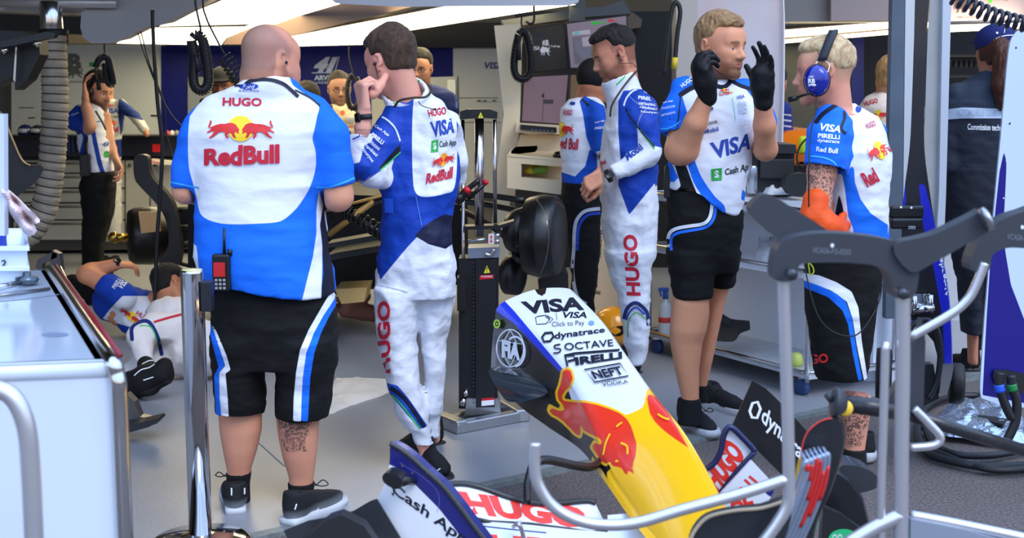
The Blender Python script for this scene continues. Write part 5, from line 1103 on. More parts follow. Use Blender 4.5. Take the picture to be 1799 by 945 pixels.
b.grid(gr, 0, (0, .03, -.01), False); b.build('footplate', mcw, fw)
b = MB(); b.prism([P(x, y, 3.1) for x, y in ((520, 960), (578, 912), (600, 905), (640, 925), (690, 1000), (520, 1000))], (0, .05, 0)); b.build('footplate_wall', mat('carbon_matt', (30, 31, 34), .5), fw)
fl = spline([(783, 851), (815, 850), (850, 858), (895, 874), (940, 884), (985, 884), (1030, 880), (1046, 884)], 4)+[np.array(q, float) for q in [(1056, 905), (1068, 930), (1040, 935), (985, 927), (930, 920), (860, 916), (838, 912), (812, 882)]]
Yw = lambda x, y: 3.5+(x-800)*.0008-(y-880)*.002
o = sheet('upper_flap', fl, 3.5, (0, .02, -.006), NW, [], fw, Yf=Yw, marks=[T('HUGO', [(826, 902), (1028, 930), (1030, 892), (803, 862)], mred, .06), RB([(1046, 880), (1058, 905), (1066, 922)], 2.5, mDGR, n=2)])
b = MB(); b.tube([P(x, y, Yw(x, y)-.005) for x, y in [tuple(q) for q in fl[:29]]], .009, 0, 8); b.tube([P(x, y, Yw(x, y)-.005) for x, y in ((838, 912), (860, 917), (930, 921), (985, 928), (1040, 936), (1066, 932))], .006, 0, 8); b.build('carbon_edge', mat('flap_edge', (44, 46, 50), .4), fw)
sheet('lower_flap', [(840, 915), (930, 922), (1000, 930), (1068, 935), (1068, 905), (1136, 899), (1160, 945), (1200, 1010), (880, 1010)], 3.42, (0, .02, -.006), (206, 212, 222), [], fw, Yf=lambda x, y: 3.42-(y-940)*.002, marks=[RB([(846, 924), (900, 930), (960, 936)], 2, mat('p_navy2', (26, 34, 110), .4)), T('HU', [(862, 975), (1000, 985), (1000, 948), (850, 938)], mred, .06)])
b = MB(); b.tube(spline([P(934, 818, 3.6), P(926, 850, 3.56), P(926, 872, 3.52), P(926, 882, 3.5)], 4), .011, 0, 8); b.tube(spline([P(1056, 808, 3.85), P(1040, 820, 3.75), P(1012, 818, 3.68), P(965, 808, 3.62), P(945, 812, 3.6), P(932, 826, 3.6)], 5), .013, 0, 8); b.build('slot_gap_bracket', mat('bracket_dark', (40, 40, 42), .35, .5), fw)
b = MB(); b.tube(spline([P(902, 925, 3.4), P(910, 921, 3.38), P(916, 930, 3.38), P(920, 945, 3.38)], 4), .006, 0, 8); b.tube([P(904, 920, 3.4), P(916, 918, 3.4)], .006, 0, 8); b.build('hook_bracket', m_al, fw)
# right half of the wing
fr = [(1236, 827), (1248, 818), (1260, 805), (1267, 790), (1271, 775), (1275, 758), (1283, 750), (1292, 754), (1308, 772), (1326, 792), (1305, 815), (1290, 832), (1276, 850), (1262, 870), (1250, 862)]
o = sheet('upper_flap', fr, 3.75, (0, .02, -.004), NW, [], fw, marks=[T('HUGO', [(1262, 868), (1312, 800), (1276, 766), (1236, 832)], mred, .06)])
b = MB(); b.tube(spline([P(x, y, 3.74) for x, y in ((1236, 827), (1256, 812), (1267, 790), (1272, 764), (1283, 750), (1306, 770), (1327, 793))], 5), .009, 0, 8); b.tube(spline([P(1327, 793, 3.74), P(1298, 824, 3.74), P(1262, 871, 3.74)], 4), .008, 0, 8); b.build('carbon_edge', mat('flap_edge_navy', (24, 30, 74), .4), fw)
o = sheet('lower_flap', [(1262, 871), (1320, 808), (1352, 842), (1360, 862), (1340, 900), (1270, 930)], 3.7, (0, .02, -.004), NW, [((24, 30, 120), [(1320, 806), (1330, 812), (1372, 856), (1352, 874), (1340, 860), (1354, 844)])], fw,
          marks=[T('AL', [(1284, 898), (1325, 888), (1314, 850), (1272, 866)], mred, .05), RB([(1308, 842), (1330, 862)], 4, mred, n=1), RB([(1316, 836), (1338, 854)], 4, mred, n=1)])
o = sheet('inner_endplate', [(1322, 669), (1345, 682), (1363, 699), (1400, 738), (1424, 765), (1436, 800), (1420, 870), (1390, 850), (1369, 829), (1327, 787), (1287, 747)], 3.95, (0, .012, -.003), (24, 24, 27), [], fw, .35, .3,
          marks=[T('dynatrace', [(1334, 748), (1424, 835), (1436, 806), (1343, 712)], mw_, .02), RB([(1317, 722), (1322, 708), (1331, 706), (1336, 718), (1330, 734), (1321, 733)], 5, mw_, True, 1)])
b = MB(); b.tube(spline([P(x, y, 3.7) for x, y in ((1300, 915), (1340, 905), (1380, 880), (1400, 868))], 4), .02, 0, 8); b.build('flap_root', mat('carbon_matt', (30, 31, 34), .5), fw)
# --- second wing standing in the rack, right foreground
sw = thing('spare_front_wing', 'spare wing end standing on edge with stacked silver and red flap tips', 'wing', P(1440, 900, 2.75)*[1, 1, 0])
cu = spline([(1404, 945), (1412, 900), (1410, 830), (1408, 793), (1417, 762), (1438, 742), (1462, 735), (1477, 744), (1481, 780), (1469, 829), (1452, 877), (1436, 910), (1424, 960), (1418, 1000)], 5)
o = sheet('endplate', cu, 2.85, (.01, .02, 0), (30, 31, 36), [], sw, .4, .2)
b = MB(); b.tube([P(x, y, 2.845) for x, y in [tuple(q) for q in cu[10:31]]], .002, 0, 6); b.build('painted_edge', mat('edge_red', (210, 60, 50), .4), sw)
b = MB(); b.prism(spline([P(x, y, 2.8) for x, y in ((1402, 812), (1408, 806), (1414, 826), (1411, 846), (1402, 860), (1396, 864), (1397, 838))], 3, True), (.005, .02, 0)); b.build('yellow_patch', mat('patch_yellow', (250, 190, 50), .4), sw)
msv = mat('flap_silver', (150, 164, 186), .25, .5); mfr = mat('flap_red', (214, 40, 36), .35)
for i in range(6):
    x0 = 1414+i*7.2; top = 810-i*2.5; pth = [(x0-2, top+10), (x0+2, top), (x0+5, top+8), (x0-2, 850), (x0-22, 905), (x0-46, 960), (x0-60, 1000)]
    b = MB(); sp_ = spline([P(x, y, 2.72+i*.012) for x, y in pth], 6); b.tube(sp_, .0062, 0, 8)
    W2 = [(p+[0, .0, 0], p+[.006, .09, -.004]) for p in sp_[6:]]; b.grid([[a, c] for a, c in W2], 0, (.004, 0, .001), True); f_ = b.build('flap_edge', msv, sw)
    rn = [(0.30, .42), (.35, .5), (.22, .62), (.3, .75), (.42, .7), (.4, .62)][i]; n = len(sp_); seg_ = sp_[int(n*rn[0]):int(n*rn[1])]
    b = MB(); b.tube([p+[-.001, -.0035, 0] for p in seg_], .0058, 0, 8); b.build('red_stripe', mfr, f_)
b = MB(); b.prism(spline([P(x, y, 2.6) for x, y in ((1212, 960), (1222, 930), (1245, 908), (1290, 897), (1340, 892), (1385, 880), (1385, 930), (1340, 1000), (1220, 1000))], 3, True), (.0, .03, 0), 0, True); b.build('underside_panel', mat('panel_slate', (34, 38, 44), .4), sw)
b = MB(); b.tube(spline([P(x, y, 2.59) for x, y in ((1212, 950), (1222, 930), (1245, 908), (1290, 897), (1340, 892), (1385, 878))], 5), .004, 0, 6); b.build('tan_edge', mat('edge_tan2', (190, 170, 140), .4), sw)
fp = thing('carbon_diffuser_piece', 'woven carbon winglet pieces with a green round mark at the bottom right', 'bodywork', P(1500, 900, 3.2)*[1, 1, 0])
b = MB(); b.prism(spline([P(x, y, 3.3) for x, y in ((1474, 822), (1500, 818), (1530, 828), (1548, 846), (1542, 856), (1520, 864), (1500, 862))], 3, True), (0, .1, 0), 0, True); b.build('winglet', mcw, fp)
o = sheet('side_panel', [(1468, 830), (1490, 845), (1515, 880), (1528, 930), (1530, 1000), (1455, 1000), (1448, 890)], 3.25, (.01, .03, 0), (24, 25, 28), [], fp, .35, .3)
o = sheet('base_panel', [(1446, 890), (1480, 905), (1520, 935), (1540, 1000), (1440, 1000)], 3.1, (0, .03, 0), (30, 32, 34), [], fp, .3, .3, marks=[EL(1482, 946, 26, 17, mat('p_green2', (40, 190, 120), .4)), T('OO', box_quad(1462, 938, 1480, 952), mw_, .02)])
# --- foreground tube racks
m_tube = mat('tube_satin', (206, 206, 210), .3, .75); m_pad = mat('pad_rubber', (52, 56, 64), .5, noise=(6, .3, (40, 44, 50)))
def rack(label, tubes, pads, Y, caps=()):
    t = thing('wing_rack', label, 'rack', P(tubes[0][0][len(tubes[0][0])//2][0], 900, Y)*[1, 1, 0])
    for pts, r in tubes: b = MB(); b.tube(spline([P(x, y, Y+(d[0] if d else 0)) for x, y, *d in pts], 7), r, 0, 20); b.build('tube', m_tube, t)
    for q, dy, th in pads:
        b = MB(); b.prism(spline([P(x, y, Y+dy) for x, y in q], 3, True), (0, th, 0), 0, False); o = b.build('padded_arm', m_pad, t)
    return t
YR = 2.55
r1 = rack('silver tube rack with dark padded arms standing in front of the headset man', [([(940, 778), (939, 815), (945, 850), (970, 888), (1010, 912), (1060, 922), (1120, 918), (1200, 895), (1300, 868), (1382, 842)], .0118), ([(1376, 482), (1378, 560), (1383, 700), (1386, 840), (1384, 885), (1365, 920), (1335, 960)], .0125), ([(1586, 515), (1586, 640), (1584, 780), (1583, 895), (1582, 960)], .0145), ([(1583, 905), (1540, 925), (1490, 955)], .015), ([(1556, 600), (1552, 750), (1548, 880), (1548, 960)], .0085)],
          [([(1362, 492), (1360, 462), (1370, 430), (1396, 416), (1440, 410), (1500, 412), (1556, 420), (1590, 432), (1612, 456), (1614, 488), (1604, 522), (1572, 522), (1566, 490), (1546, 470), (1500, 462), (1420, 462), (1402, 470), (1396, 492)], -.02, .06),
           ([(1340, 342), (1362, 346), (1400, 370), (1450, 402), (1460, 416), (1400, 420), (1370, 420), (1330, 386), (1318, 366), (1330, 350)], .05, .05), ([(1570, 432), (1640, 412), (1712, 378), (1728, 370), (1744, 388), (1738, 406), (1700, 428), (1640, 462), (1600, 478)], -.03, .045)], YR)
b = MB(); b.lathe(P(1726, 388, YR-.04), nrm(P(1745, 380, YR)-P(1700, 402, YR)), [(.012, 0), (.024, .004), (.024, .012), (.01, .014)], 0, 18); b.build('end_cap', m_al, r1)
for x, y in ((1391, 482), (1586, 516)): b = MB(); b.lathe(P(x, y, YR-.06), (0, -1, 0), [(.011, -.02), (.011, .006), (.006, .009)], 0, 14); b.build('bolt', mat('bolt_dark', (70, 74, 80), .3, .7), r1)
dd = [c for c in r1.children if c.name.startswith('padded')][0]; decal(dd, [T('VCA26-FG-0203', [(1427, 444), (1494, 448), (1495, 438), (1428, 434)], mat('p_padtxt', (110, 116, 126), .6), .01), EL(1462, 431, 3, 3.5, mWHI)], 20, .001, .3)
r2 = rack('second silver tube rack with a dark padded arm at the right edge', [([(1730, 462), (1715, 500), (1700, 526), (1670, 552), (1600, 592)], .0105), ([(1606, 718), (1630, 742), (1652, 768), (1640, 782), (1600, 786)], .0098), ([(1600, 905), (1680, 920), (1799, 945), (1860, 960)], .012)],
          [([(1706, 474), (1712, 440), (1732, 408), (1762, 386), (1799, 372), (1860, 360), (1860, 440), (1799, 436), (1768, 436), (1744, 448), (1738, 474)], 0, .06)], 2.9)
dd = [c for c in r2.children if c.name.startswith('padded')][0]; decal(dd, [T('VCA26-FG-0203', [(1768, 420), (1830, 426), (1832, 416), (1770, 410)], mat('p_padtxt', (110, 116, 126), .6), .01), EL(1796, 399, 3, 3.5, mWHI)], 20, .001, .3)
b = MB(); b.prism([P(x, y, 2.88) for x, y in ((1600, 912), (1690, 930), (1800, 960), (1800, 1000), (1600, 1000))], (0, .03, 0)); b.build('tray', mat('tray_blue', (150, 160, 176), .3, .3), r2)
jr = thing('wheel_gun_rod', 'long black carbon rod with a flange and yellow spot crossing behind the rack', 'rod', P(1620, 735, 3.0))
b = MB(); b.tube([P(1476, 708, 2.9), P(1540, 716, 2.9), P(1600, 728, 2.92)], [.02, .021, .018], 0, 16); b.tube([P(1600, 728, 2.92), P(1700, 760, 3.0), P(1810, 795, 3.1)], .0155, 0, 14); b.build('shaft', mat('carbon_rod', (30, 31, 36), .3, noise=(120, .6, (54, 56, 62))), jr)
b = MB(); b.lathe(P(1462, 706, 2.88), nrm((1, .0, -.12)), [(.028, 0), (.036, .004), (.034, .01), (.02, .03)], 0, 20); b.tube([P(1452, 692, 2.88), P(1462, 704, 2.88)], .008, 0, 8); b.build('flange', m_pad, jr)
b = MB(); b.lathe(P(1485, 717, 2.882), (-.05, -1, .1), [(.0185, 0), (.016, .004), (1e-4, .006)], 0, 20); b.build('yellow_spot', mat('patch_yellow2', (250, 205, 60), .4), jr)
b = MB(); b.prism([P(x, y, 2.95) for x, y in ((1545, 724), (1600, 640), (1620, 560), (1626, 600), (1622, 730))], (0, .03, 0)); b.build('gusset', m_pad, jr)
# --- white cabinet at the left
cab = thing('white_cabinet', 'glossy white cabinet with chrome edges filling the left foreground', 'cabinet', P(60, 900, 2.7)*[1, 1, 0])
zt2 = .965; f1 = P(196, 634, 2.62); zt2 = f1[2]
def GZ(px, py, z): return G(px, py, z)
bk = GZ(88, 474, zt2); bl = GZ(-160, 482, zt2); fl_ = GZ(-260, 652, zt2); V4 = [f1, bk, bl, fl_]
b = MB(); b.prism([v-[0, 0, .004] for v in V4], (0, 0, .004)); o = b.build('cabinet_top', mat('cab_top', (188, 202, 222), .12, coat=.6, noise=(1.6, .3, (160, 178, 204))), cab)
decal(o, [EL(97, 588, 24, 4, mat('slot_grey', (120, 134, 160), .4)), RB([(-5, 530), (60, 524), (140, 512)], 1.2, mat('slot_grey', (120, 134, 160), .4), n=1)], 20, .001, .5)
b = MB(); nv = len(V4); b.prism([V4[0]-[.0, 0, 0], V4[3], V4[3]*[1, 1, 0], V4[0]*[1, 1, 0]], (0, .03, 0)); b.prism([V4[0]-[.002, 0, 0], V4[1], V4[1]*[1, 1, 0], V4[0]*[1, 1, 0]], (-.03, 0, 0)); b.tube([V4[0]-[0, -.012, .018], V4[3]-[0, -.012, .018]], .02, 0, 16); b.build('cabinet_body', mat('cab_white', (206, 216, 230), .22, coat=.4), cab)
b = MB(); e0 = f1+[.005, 0, 0]; b.tube(spline([bk+[0, 0, .0], (bk*2+f1)/3, (bk+f1*2)/3, f1+nrm(bk-f1)*.05, f1+[.012, -.006, -.03], f1+[.014, -.006, -.12], f1*[1, 1, .5]+[.014, -.006, 0], f1*[1, 1, 0]+[.014, -.006, 0]], 8), .017, 0, 20); b.build('chrome_edge', m_ch, cab)
b = MB(); b.tube([p+[.018, 0, .012] for p in (bk, (bk+f1)/2, f1)], .006, 0, 8); b.build('red_seal', mat('seal_red', (120, 20, 30), .4), cab)
hd = thing('tube_handle', 'curved satin metal handle in front of the white cabinet', 'handle', P(40, 900, 2.2)*[1, 1, 0]); b = MB(); b.tube(spline([P(-60, 676, 2.2), P(-10, 682, 2.2), P(24, 700, 2.2), P(46, 750, 2.2), P(54, 830, 2.2), P(60, 960, 2.2)], 8), .0165, 0, 22); b.build('tube', m_tube, hd)
b = MB(); b.box(P(60, 960, 2.2)*[1, 1, 0]+[0, 0, .02], (.1, .1, .04)); b.tube([P(60, 960, 2.2), P(60, 960, 2.2)*[1, 1, 0]], .0165, 0, 14); b.build('foot', m_tube, hd)
tb = thing('parts_tray', 'stack of two white plastic trays marked 2 on the white cabinet', 'tray', P(20, 492, 3.7))
def tray(nm, x0, x1, y0, y1, Y, z_h, d_, ins):
    a_ = P(x0, y1, Y); c2 = P(x1, y1, Y); w = c2-a_; dpt = np.array([-.39*d_, d_, 0]); b = MB(); hh = z_h
    o4 = [a_, c2, c2+dpt, a_+dpt]; t4 = [p+[0, 0, hh]+(p-sum(o4)/4)*.06 for p in o4]; i4 = [p+(sum(o4)/4-p)*.07 for p in t4]; j4 = [p+(sum(o4)/4-p)*.1+[0, 0, .015] for p in o4]; rim = [p+(p-sum(t4)/4)*.05 for p in t4]; rim2 = [p-[0, 0, .012] for p in rim]
    V = o4+t4+rim+rim2+i4+j4; F = []
    def q(a, b_):
        for i in range(4): F.append((a+i, a+(i+1) % 4, b_+(i+1) % 4, b_+i))
    q(0, 4); q(8, 12); q(4, 12) ; q(8, 16); q(16, 20); F += [(0, 3, 2, 1), (20, 21, 22, 23)]; b.add(V, F, 0); return b.build(nm, mat('tray_white', (214, 226, 240), .35), tb)
tray('lower_tray', -60, 47, 460, 500, 3.7, .055, .45, 0); o = tray('upper_tray', -60, 47, 425, 468, 3.7, .06, .45, 0); decal(o, [T('2', box_quad(3, 456, 12, 468), mk_, .03)], 20, .004, .5)
cloth('blue_rag', 'small blue rag inside the upper white tray', 'rag', [(-10, 440, 3.8), (-5, 426, 3.9), (10, 424, 3.9), (12, 434, 3.85), (4, 442, 3.8)], 0, mat('rag_blue', (50, 80, 200), .8), .03, 8)
o = thing('ratchet', 'chrome ratchet tool with a dark head lying on the white cabinet', 'tool', P(40, 497, 3.1)); b = MB(); b.tube([G(-20, 508, zt2+.012), G(34, 497, zt2+.012)], .009, 0, 12); b.build('shaft', m_ch, o); b = MB(); b.lathe(G(48, 499, zt2+.004), (0, 0, 1), [(.022, 0), (.032, .004), (.032, .02), (.012, .024), (.012, .034)], 0, 20); b.build('ratchet_head', mat('steel_dark', (80, 92, 104), .25, .8), o)
b = MB(); b.tube([G(-20, 522, zt2+.006), G(87, 507, zt2+.006)], .005, 0, 10); tag(b.build('tommy_bar', mat('steel_bar', (120, 124, 130), .2, .9)), 'thin steel bar lying on the white cabinet in front of the ratchet', 'tool')
b = MB(); b.prism([P(x, y, 3.72) for x, y in ((-40, 200), (7, 200), (8, 414), (-40, 414))], (0, .03, 0)); o = b.build('white_post', mat('post_white', (196, 206, 222), .4)); tag(o, 'white upright post at the far left edge above the trays', 'post')
cq = spline([(4, 328), (28, 346), (50, 368), (68, 386), (64, 393), (55, 391), (63, 405), (50, 416), (34, 398), (16, 372), (5, 352)], 2, True)
o = sheet('hanging_cloth', [tuple(p) for p in cq], 3.75, (.002, .004, 0), (226, 208, 208), [], None, .85, 0, Yf=lambda x, y: 3.75+.03*math.sin((x-y*.7)*.25)+.02*math.sin(y*.2), step=4); tag(o, 'pale pinkish cloth hanging beside the white post', 'cloth')
# --- barrier post
bp = thing('barrier_post', 'chrome crowd barrier post with belt clip standing left of the bald man', 'post', G(358, 958)); Pb = G(358, 958); Yb = Pb[1]; tp = P(337, 474, Yb); X0 = (tp[0]+Pb[0])/2; bpz = tp[2]
b = MB(); c0 = np.array([tp[0], Yb, 0.0]); b.lathe(c0, (0, 0, 1), [(.038, .03), (.038, bpz-.01), (.0372, bpz-.001), (.034, bpz)], 0, 40); b.build('pole', mat('chrome_post', (210, 208, 208), .06, 1), bp)
b = MB(); b.lathe(c0, (0, 0, 1), [(.033, bpz), (.033, bpz+.0015), (1e-4, bpz+.0015)], 0, 40); b.build('cap', mat('cap_pale', (222, 214, 150), .4), bp)
b = MB(); b.lathe(c0, (0, 0, 1), [(.17, 0), (.175, .012), (.15, .028), (.06, .04), (.038, .045)], 0, 48); b.build('base', mat('chrome_base', (200, 200, 200), .08, 1), bp)
b = MB(); b.box([c0[0]+.05, Yb-.005, bpz-.085], (.035, .05, .1), 0, None, .004); b.build('belt_clip', mat('clip_black', (26, 26, 30), .4), bp)
# --- right side: tall blade, jack wheels, blue-white panel, hoses
bl_ = thing('tall_front_jack', 'tall black and blue blade-shaped jack handle in front of the steel pillar', 'jack', G(1640, 680)); Yl = 5.45
q = spline([(1610, -20), (1632, -20), (1628, 60), (1624, 180), (1622, 260), (1632, 340), (1642, 400), (1658, 470), (1668, 540), (1672, 620), (1670, 664), (1652, 664), (1640, 600), (1600, 560), (1586, 500), (1584, 400), (1588, 340), (1598, 260), (1602, 180), (1606, 60)], 3, True)
o = sheet('blade', [tuple(p) for p in q], Yl, (.02, .05, 0), (34, 32, 34), [((34, 42, 190), [(1614, 322), (1624, 322), (1634, 360), (1660, 460), (1676, 560), (1676, 670), (1660, 670), (1656, 560), (1640, 470), (1622, 400)]), ((34, 42, 190), [(1580, 318), (1590, 318), (1592, 350), (1590, 380), (1584, 372)])], bl_, .3, .3,
          marks=[T('Airtender', [(1672, 520), (1655, 442), (1645, 446), (1662, 524)], mw_, .03)])
b = MB()
for x0, x1, y in ((1560, 1622, 372), ): b.box(P((x0+x1)/2, 372, Yl-.08), (.14, .05, .055), 0, None, .012); b.box(P(1590, 392, Yl-.1), (.13, .06, .045), 0, None, .01)
b.build('grip_block', mat('grip_black', (20, 21, 24), .3), bl_)
o = [c for c in bl_.children if c.name.startswith('grip')][0]; decal(o, [EL(1583, 364, 2, 2, mWHI), EL(1601, 365, 2, 2, mWHI), Q(box_quad(1596, 397, 1608, 402), mWHI), T('MCLUBE', box_quad(1597, 398, 1607, 401), mDGR)], 20, .001, .3)
b = MB(); b.tube([P(1603, 545, Yl-.05), P(1640, 540, Yl-.05)], .018, 0, 12); b.tube([P(1606, 520, Yl-.05), P(1606, 550, Yl-.05)], .014, 0, 10); b.tube([P(1634, 518, Yl-.05), P(1634, 548, Yl-.05)], .014, 0, 10); b.box(P(1620, 530, Yl-.02), (.1, .02, .07), 0); b.build('clamp', m_ch, bl_)
b = MB(); b.tube(spline([P(x, y, Yl-.06) for x, y in ((1598, 640), (1596, 590), (1606, 568), (1628, 562), (1646, 580), (1652, 620), (1646, 670), (1630, 700))], 5), .013, 0, 10); b.prism([P(x, y, Yl) for x, y in ((1590, 640), (1640, 640), (1650, 700), (1610, 720), (1590, 700))], (0, .06, 0)); b.build('jack_frame', mat('jack_grey', (44, 46, 52), .4, .3), bl_)
b = MB(); b.prism([P(x, y, Yl-.03) for x, y in ((1656, 640), (1676, 640), (1672, 664), (1664, 692), (1650, 692))], (0, .05, 0)); b.build('foot_bracket', m_al, bl_)
for x, y, r in ((1552, 655, .11), (1680, 673, .09)):
    c = P(x, y, Yl-.02 if x < 1600 else 5.6); b = MB(); b.lathe(c-[.02, 0, 0], (1, -.25, 0), [(r*.5, -.01), (r*.95, -.01), (r, .01), (r, .035), (r*.9, .05), (r*.5, .05), (r*.35, .02), (1e-4, .02)], 0, 32); b.build('wheel', mat('tyre_black', (26, 27, 30), .6), bl_)
wc = thing('white_cart', 'white cart with a blue edge seen between the headset man and the tall blade', 'cart', G(1575, 680)); b = MB(); b.prism([P(x, y, 6.75) for x, y in ((1490, 352), (1600, 340), (1596, 677), (1500, 677))], (0, .2, 0)); b.build('side_panel', mat('cart_white', (206, 216, 232), .3), wc); b = MB(); b.prism([P(x, y, 6.72) for x, y in ((1596, 350), (1604, 350), (1602, 670), (1592, 672))], (0, .05, 0)); b.build('blue_edge', mat('cart_blue', (30, 44, 150), .4), wc)
wp = thing('pit_equipment_panel', 'tall white and royal blue panel with a hose opening at the right edge', 'panel', G(1760, 745));
pq = spline([(1726, 700), (1722, 680), (1730, 560), (1745, 380), (1762, 200), (1772, 90), (1782, 60), (1799, 50), (1850, 44)], 3)+[np.array(q_, float) for q_ in [(1900, 44), (1900, 770), (1799, 716), (1760, 712)]]
o = sheet('panel_sheet', [tuple(p) for p in pq], 4.9, (.04, .12, 0), (196, 212, 240), [((22, 16, 120), [(1741, 440), (1756, 300), (1768, 248), (1768, 300), (1764, 380), (1766, 440), (1776, 500), (1799, 560), (1840, 620), (1900, 680), (1900, 790), (1799, 708), (1757, 700), (1726, 694), (1733, 560)])], wp, .3, .4, marks=[EL(1785, 84, 1.6, 1.8, mDGR), EL(1774, 217, 1.6, 1.8, mDGR), EL(1763, 348, 1.2, 1.4, mWHI)])
b = MB(); b.prism(spline([P(x, y, 4.88) for x, y in ((1748, 650), (1790, 655), (1800, 660), (1800, 690), (1770, 690), (1750, 676))], 2, True), (0, .012, 0)); b.build('hose_opening', mBLKR, wp)
def hose(label, pts, Y, r, col=(24, 25, 30), bands=()):
    t = thing('air_hose', label, 'hose', P(pts[-1][0], pts[-1][1], Y if not len(pts[-1]) > 2 else pts[-1][2]), 'black hoses by the blue and white panel'); W_ = [P(p[0], p[1], p[2] if len(p) > 2 else Y) for p in pts]; sp_ = spline(W_, 8)
    b = MB(); b.tube(sp_, r, 0, 12); b.build('hose_body', mat('hose_%d' % col[0], col, .5), t)
    for i0, rgb in bands: b = MB(); b.tube(sp_[i0:i0+5], r*1.08, 0, 12); b.build('tape_band', mat('tape_%d' % rgb[0], rgb, .5), t)
hose('black hose with blue tape leaving the panel opening', [(1757, 655), (1755, 675), (1762, 700), (1770, 720), (1778, 735)], 4.7, .017, bands=[(8, (30, 90, 220))])
hose('black hose with green tape leaving the panel opening', [(1776, 660), (1778, 680), (1786, 705), (1784, 740), (1770, 772)], 4.7, .017, bands=[(6, (20, 120, 60))])
gz = lambda x, y, r_=.02: (x, y, G(x, y, r_)[1])
hose('large coiled black hose, outer loop, on the asphalt', [gz(1760, 705), gz(1715, 695), gz(1660, 700), gz(1625, 720), gz(1612, 760), gz(1630, 795), gz(1680, 812), gz(1740, 820), gz(1830, 815)], 5, .017)
hose('inner loop of black hose on the asphalt', [gz(1800, 790), gz(1740, 800), gz(1680, 798), gz(1640, 780), gz(1625, 752)], 5, .015)
hose('lowest black hose running to the right edge', [gz(1630, 788), gz(1700, 815), gz(1760, 826), gz(1850, 818)], 5, .014)
cloth('silver_bag', 'crumpled silver foil bag lying among the black hoses', 'bag', [gz(1640, 745), gz(1655, 725), gz(1672, 712), gz(1700, 705), gz(1760, 712), gz(1800, 740), gz(1810, 775), gz(1760, 778), gz(1700, 770), gz(1655, 764)], 0, mat('foil', (178, 192, 214), .22, .75, bump=(9, .03)), .05, 11)
b = MB(); b.prism([G(x, y, .07) for x, y in ((1696, 722), (1735, 734), (1770, 740), (1762, 750), (1712, 737))], (0, .0, .012)); tag(b.build('dark_patch', mBLKR), 'dark flat pouch lying on top of the silver foil bag', 'pouch')
# ------------------------------------------------------------------ people
BLUE = (18, 108, 232); NAVY = (14, 18, 42); WHT = (226, 230, 240); SUITW = (222, 226, 236); SUITB = (14, 62, 168); GRN = (50, 190, 80); RED = (190, 18, 48); BLK = (10, 10, 12)
class Pers:
    def __init__(s, label, Y, feet, cat='person', group=None):
        s.Y = Y; s.root = thing('person', label, cat, G(*feet), group); s.s = pxm(Y); s.sc = s.s
    def p(s, px, py, d=0.0): return P(px, py, s.Y+d)
    def m(s, px): return px/s.s
    def chain(s, L, g='', k=.02, flat=None):
        """L: (px, py, dY, radius px)"""
        return chain([s.p(a[0], a[1], a[2]) for a in L], [s.m(a[3]) for a in L], g, k, 'u', flat)
    def secs(s, L, g='', k=.02, e=2.2, grow=0.0):
        """L: (py, left px, right px, half depth m, dY)"""
        out = []
        for a in L:
            c = s.p((a[1]+a[2])/2, a[0], a[4]); r = s.m((a[2]-a[1])/2); out.append((c[2], c[0], c[1], r+grow, a[3]+grow))
        return secs(out, g, k, 'u', e)
    def hollow(s, L, dep=.05, inset=.012, g='', k=.004):
        """opening at the lower end of a section stack"""
        rows = sorted([(s.p((a[1]+a[2])/2, a[0], a[4]), s.m((a[2]-a[1])/2), a[3]) for a in L], key=lambda t: t[0][2])
        z0 = rows[0][0][2]; c = rows[0][0]; c2 = rows[1][0]; t = dep/(c2[2]-z0+1e-6)
        S = [(z0-.02, c[0], c[1], rows[0][1]-inset, rows[0][2]-inset), (z0+dep, c[0]+(c2[0]-c[0])*t, c[1]+(c2[1]-c[1])*t, rows[0][1]-inset, rows[0][2]-inset)]
        return secs(S, g, k, 's')
    def box(s, x0, y0, x1, y1, d0, d1):
        q = np.array([s.p(x, y, d) for x in (x0, x1) for y in (y0, y1) for d in (d0, d1)]); return q.min(0), q.max(0)
SKIN_B = [(220, .0006, (1, 1, 1)), (35, .001, (1, 1, 1))]
def skin_layers(c, R, s, beard=None, beard_amt=.6, hairc=None, hairm=None, lipc=(176, 96, 88), browc=(70, 50, 38), mous=True, browamt=.85, flush=None):
    near = lambda fn: (lambda V: np.minimum(fn(V), .17-np.linalg.norm(V-c, axis=1)))
    L = [(lipc, near(lips_mask(c, R, s)), .004, dict(amt=.75))]
    if beard: L.append((beard, near(beard_mask(c, R, s, mous=mous)), .012, dict(kind='stubble', amt=beard_amt)))
    L.append((browc, near(brow_mask(c, R, s)), .0025, dict(amt=browamt)))
    if hairc: L.append((hairc, near(hairm), .022, dict(kind='stubble', amt=.8)))
    if flush: L.append((flush, lambda V: .012-np.abs(np.abs(((V-c)@R)[:, 0])-.08*s)*.5, .02, dict(amt=.22)))
    return L
def earpiece(parent, c, R, s, side, pts, rgb=(20, 20, 22)):
    b = MB(); e_ = c+R@(np.array([side*.084, .004, -.004])*s); b.lathe(e_-R[:, 0]*side*.004, R[:, 0]*side, [(1e-4, 0), (.007, .001), (.006, .008), (1e-4, .011)], 0, 10)
    b.tube(spline([e_]+pts, 6), .0018, 0, 6); return b.build('earpiece', mat('earpiece_%d' % rgb[0], rgb, .4), parent)
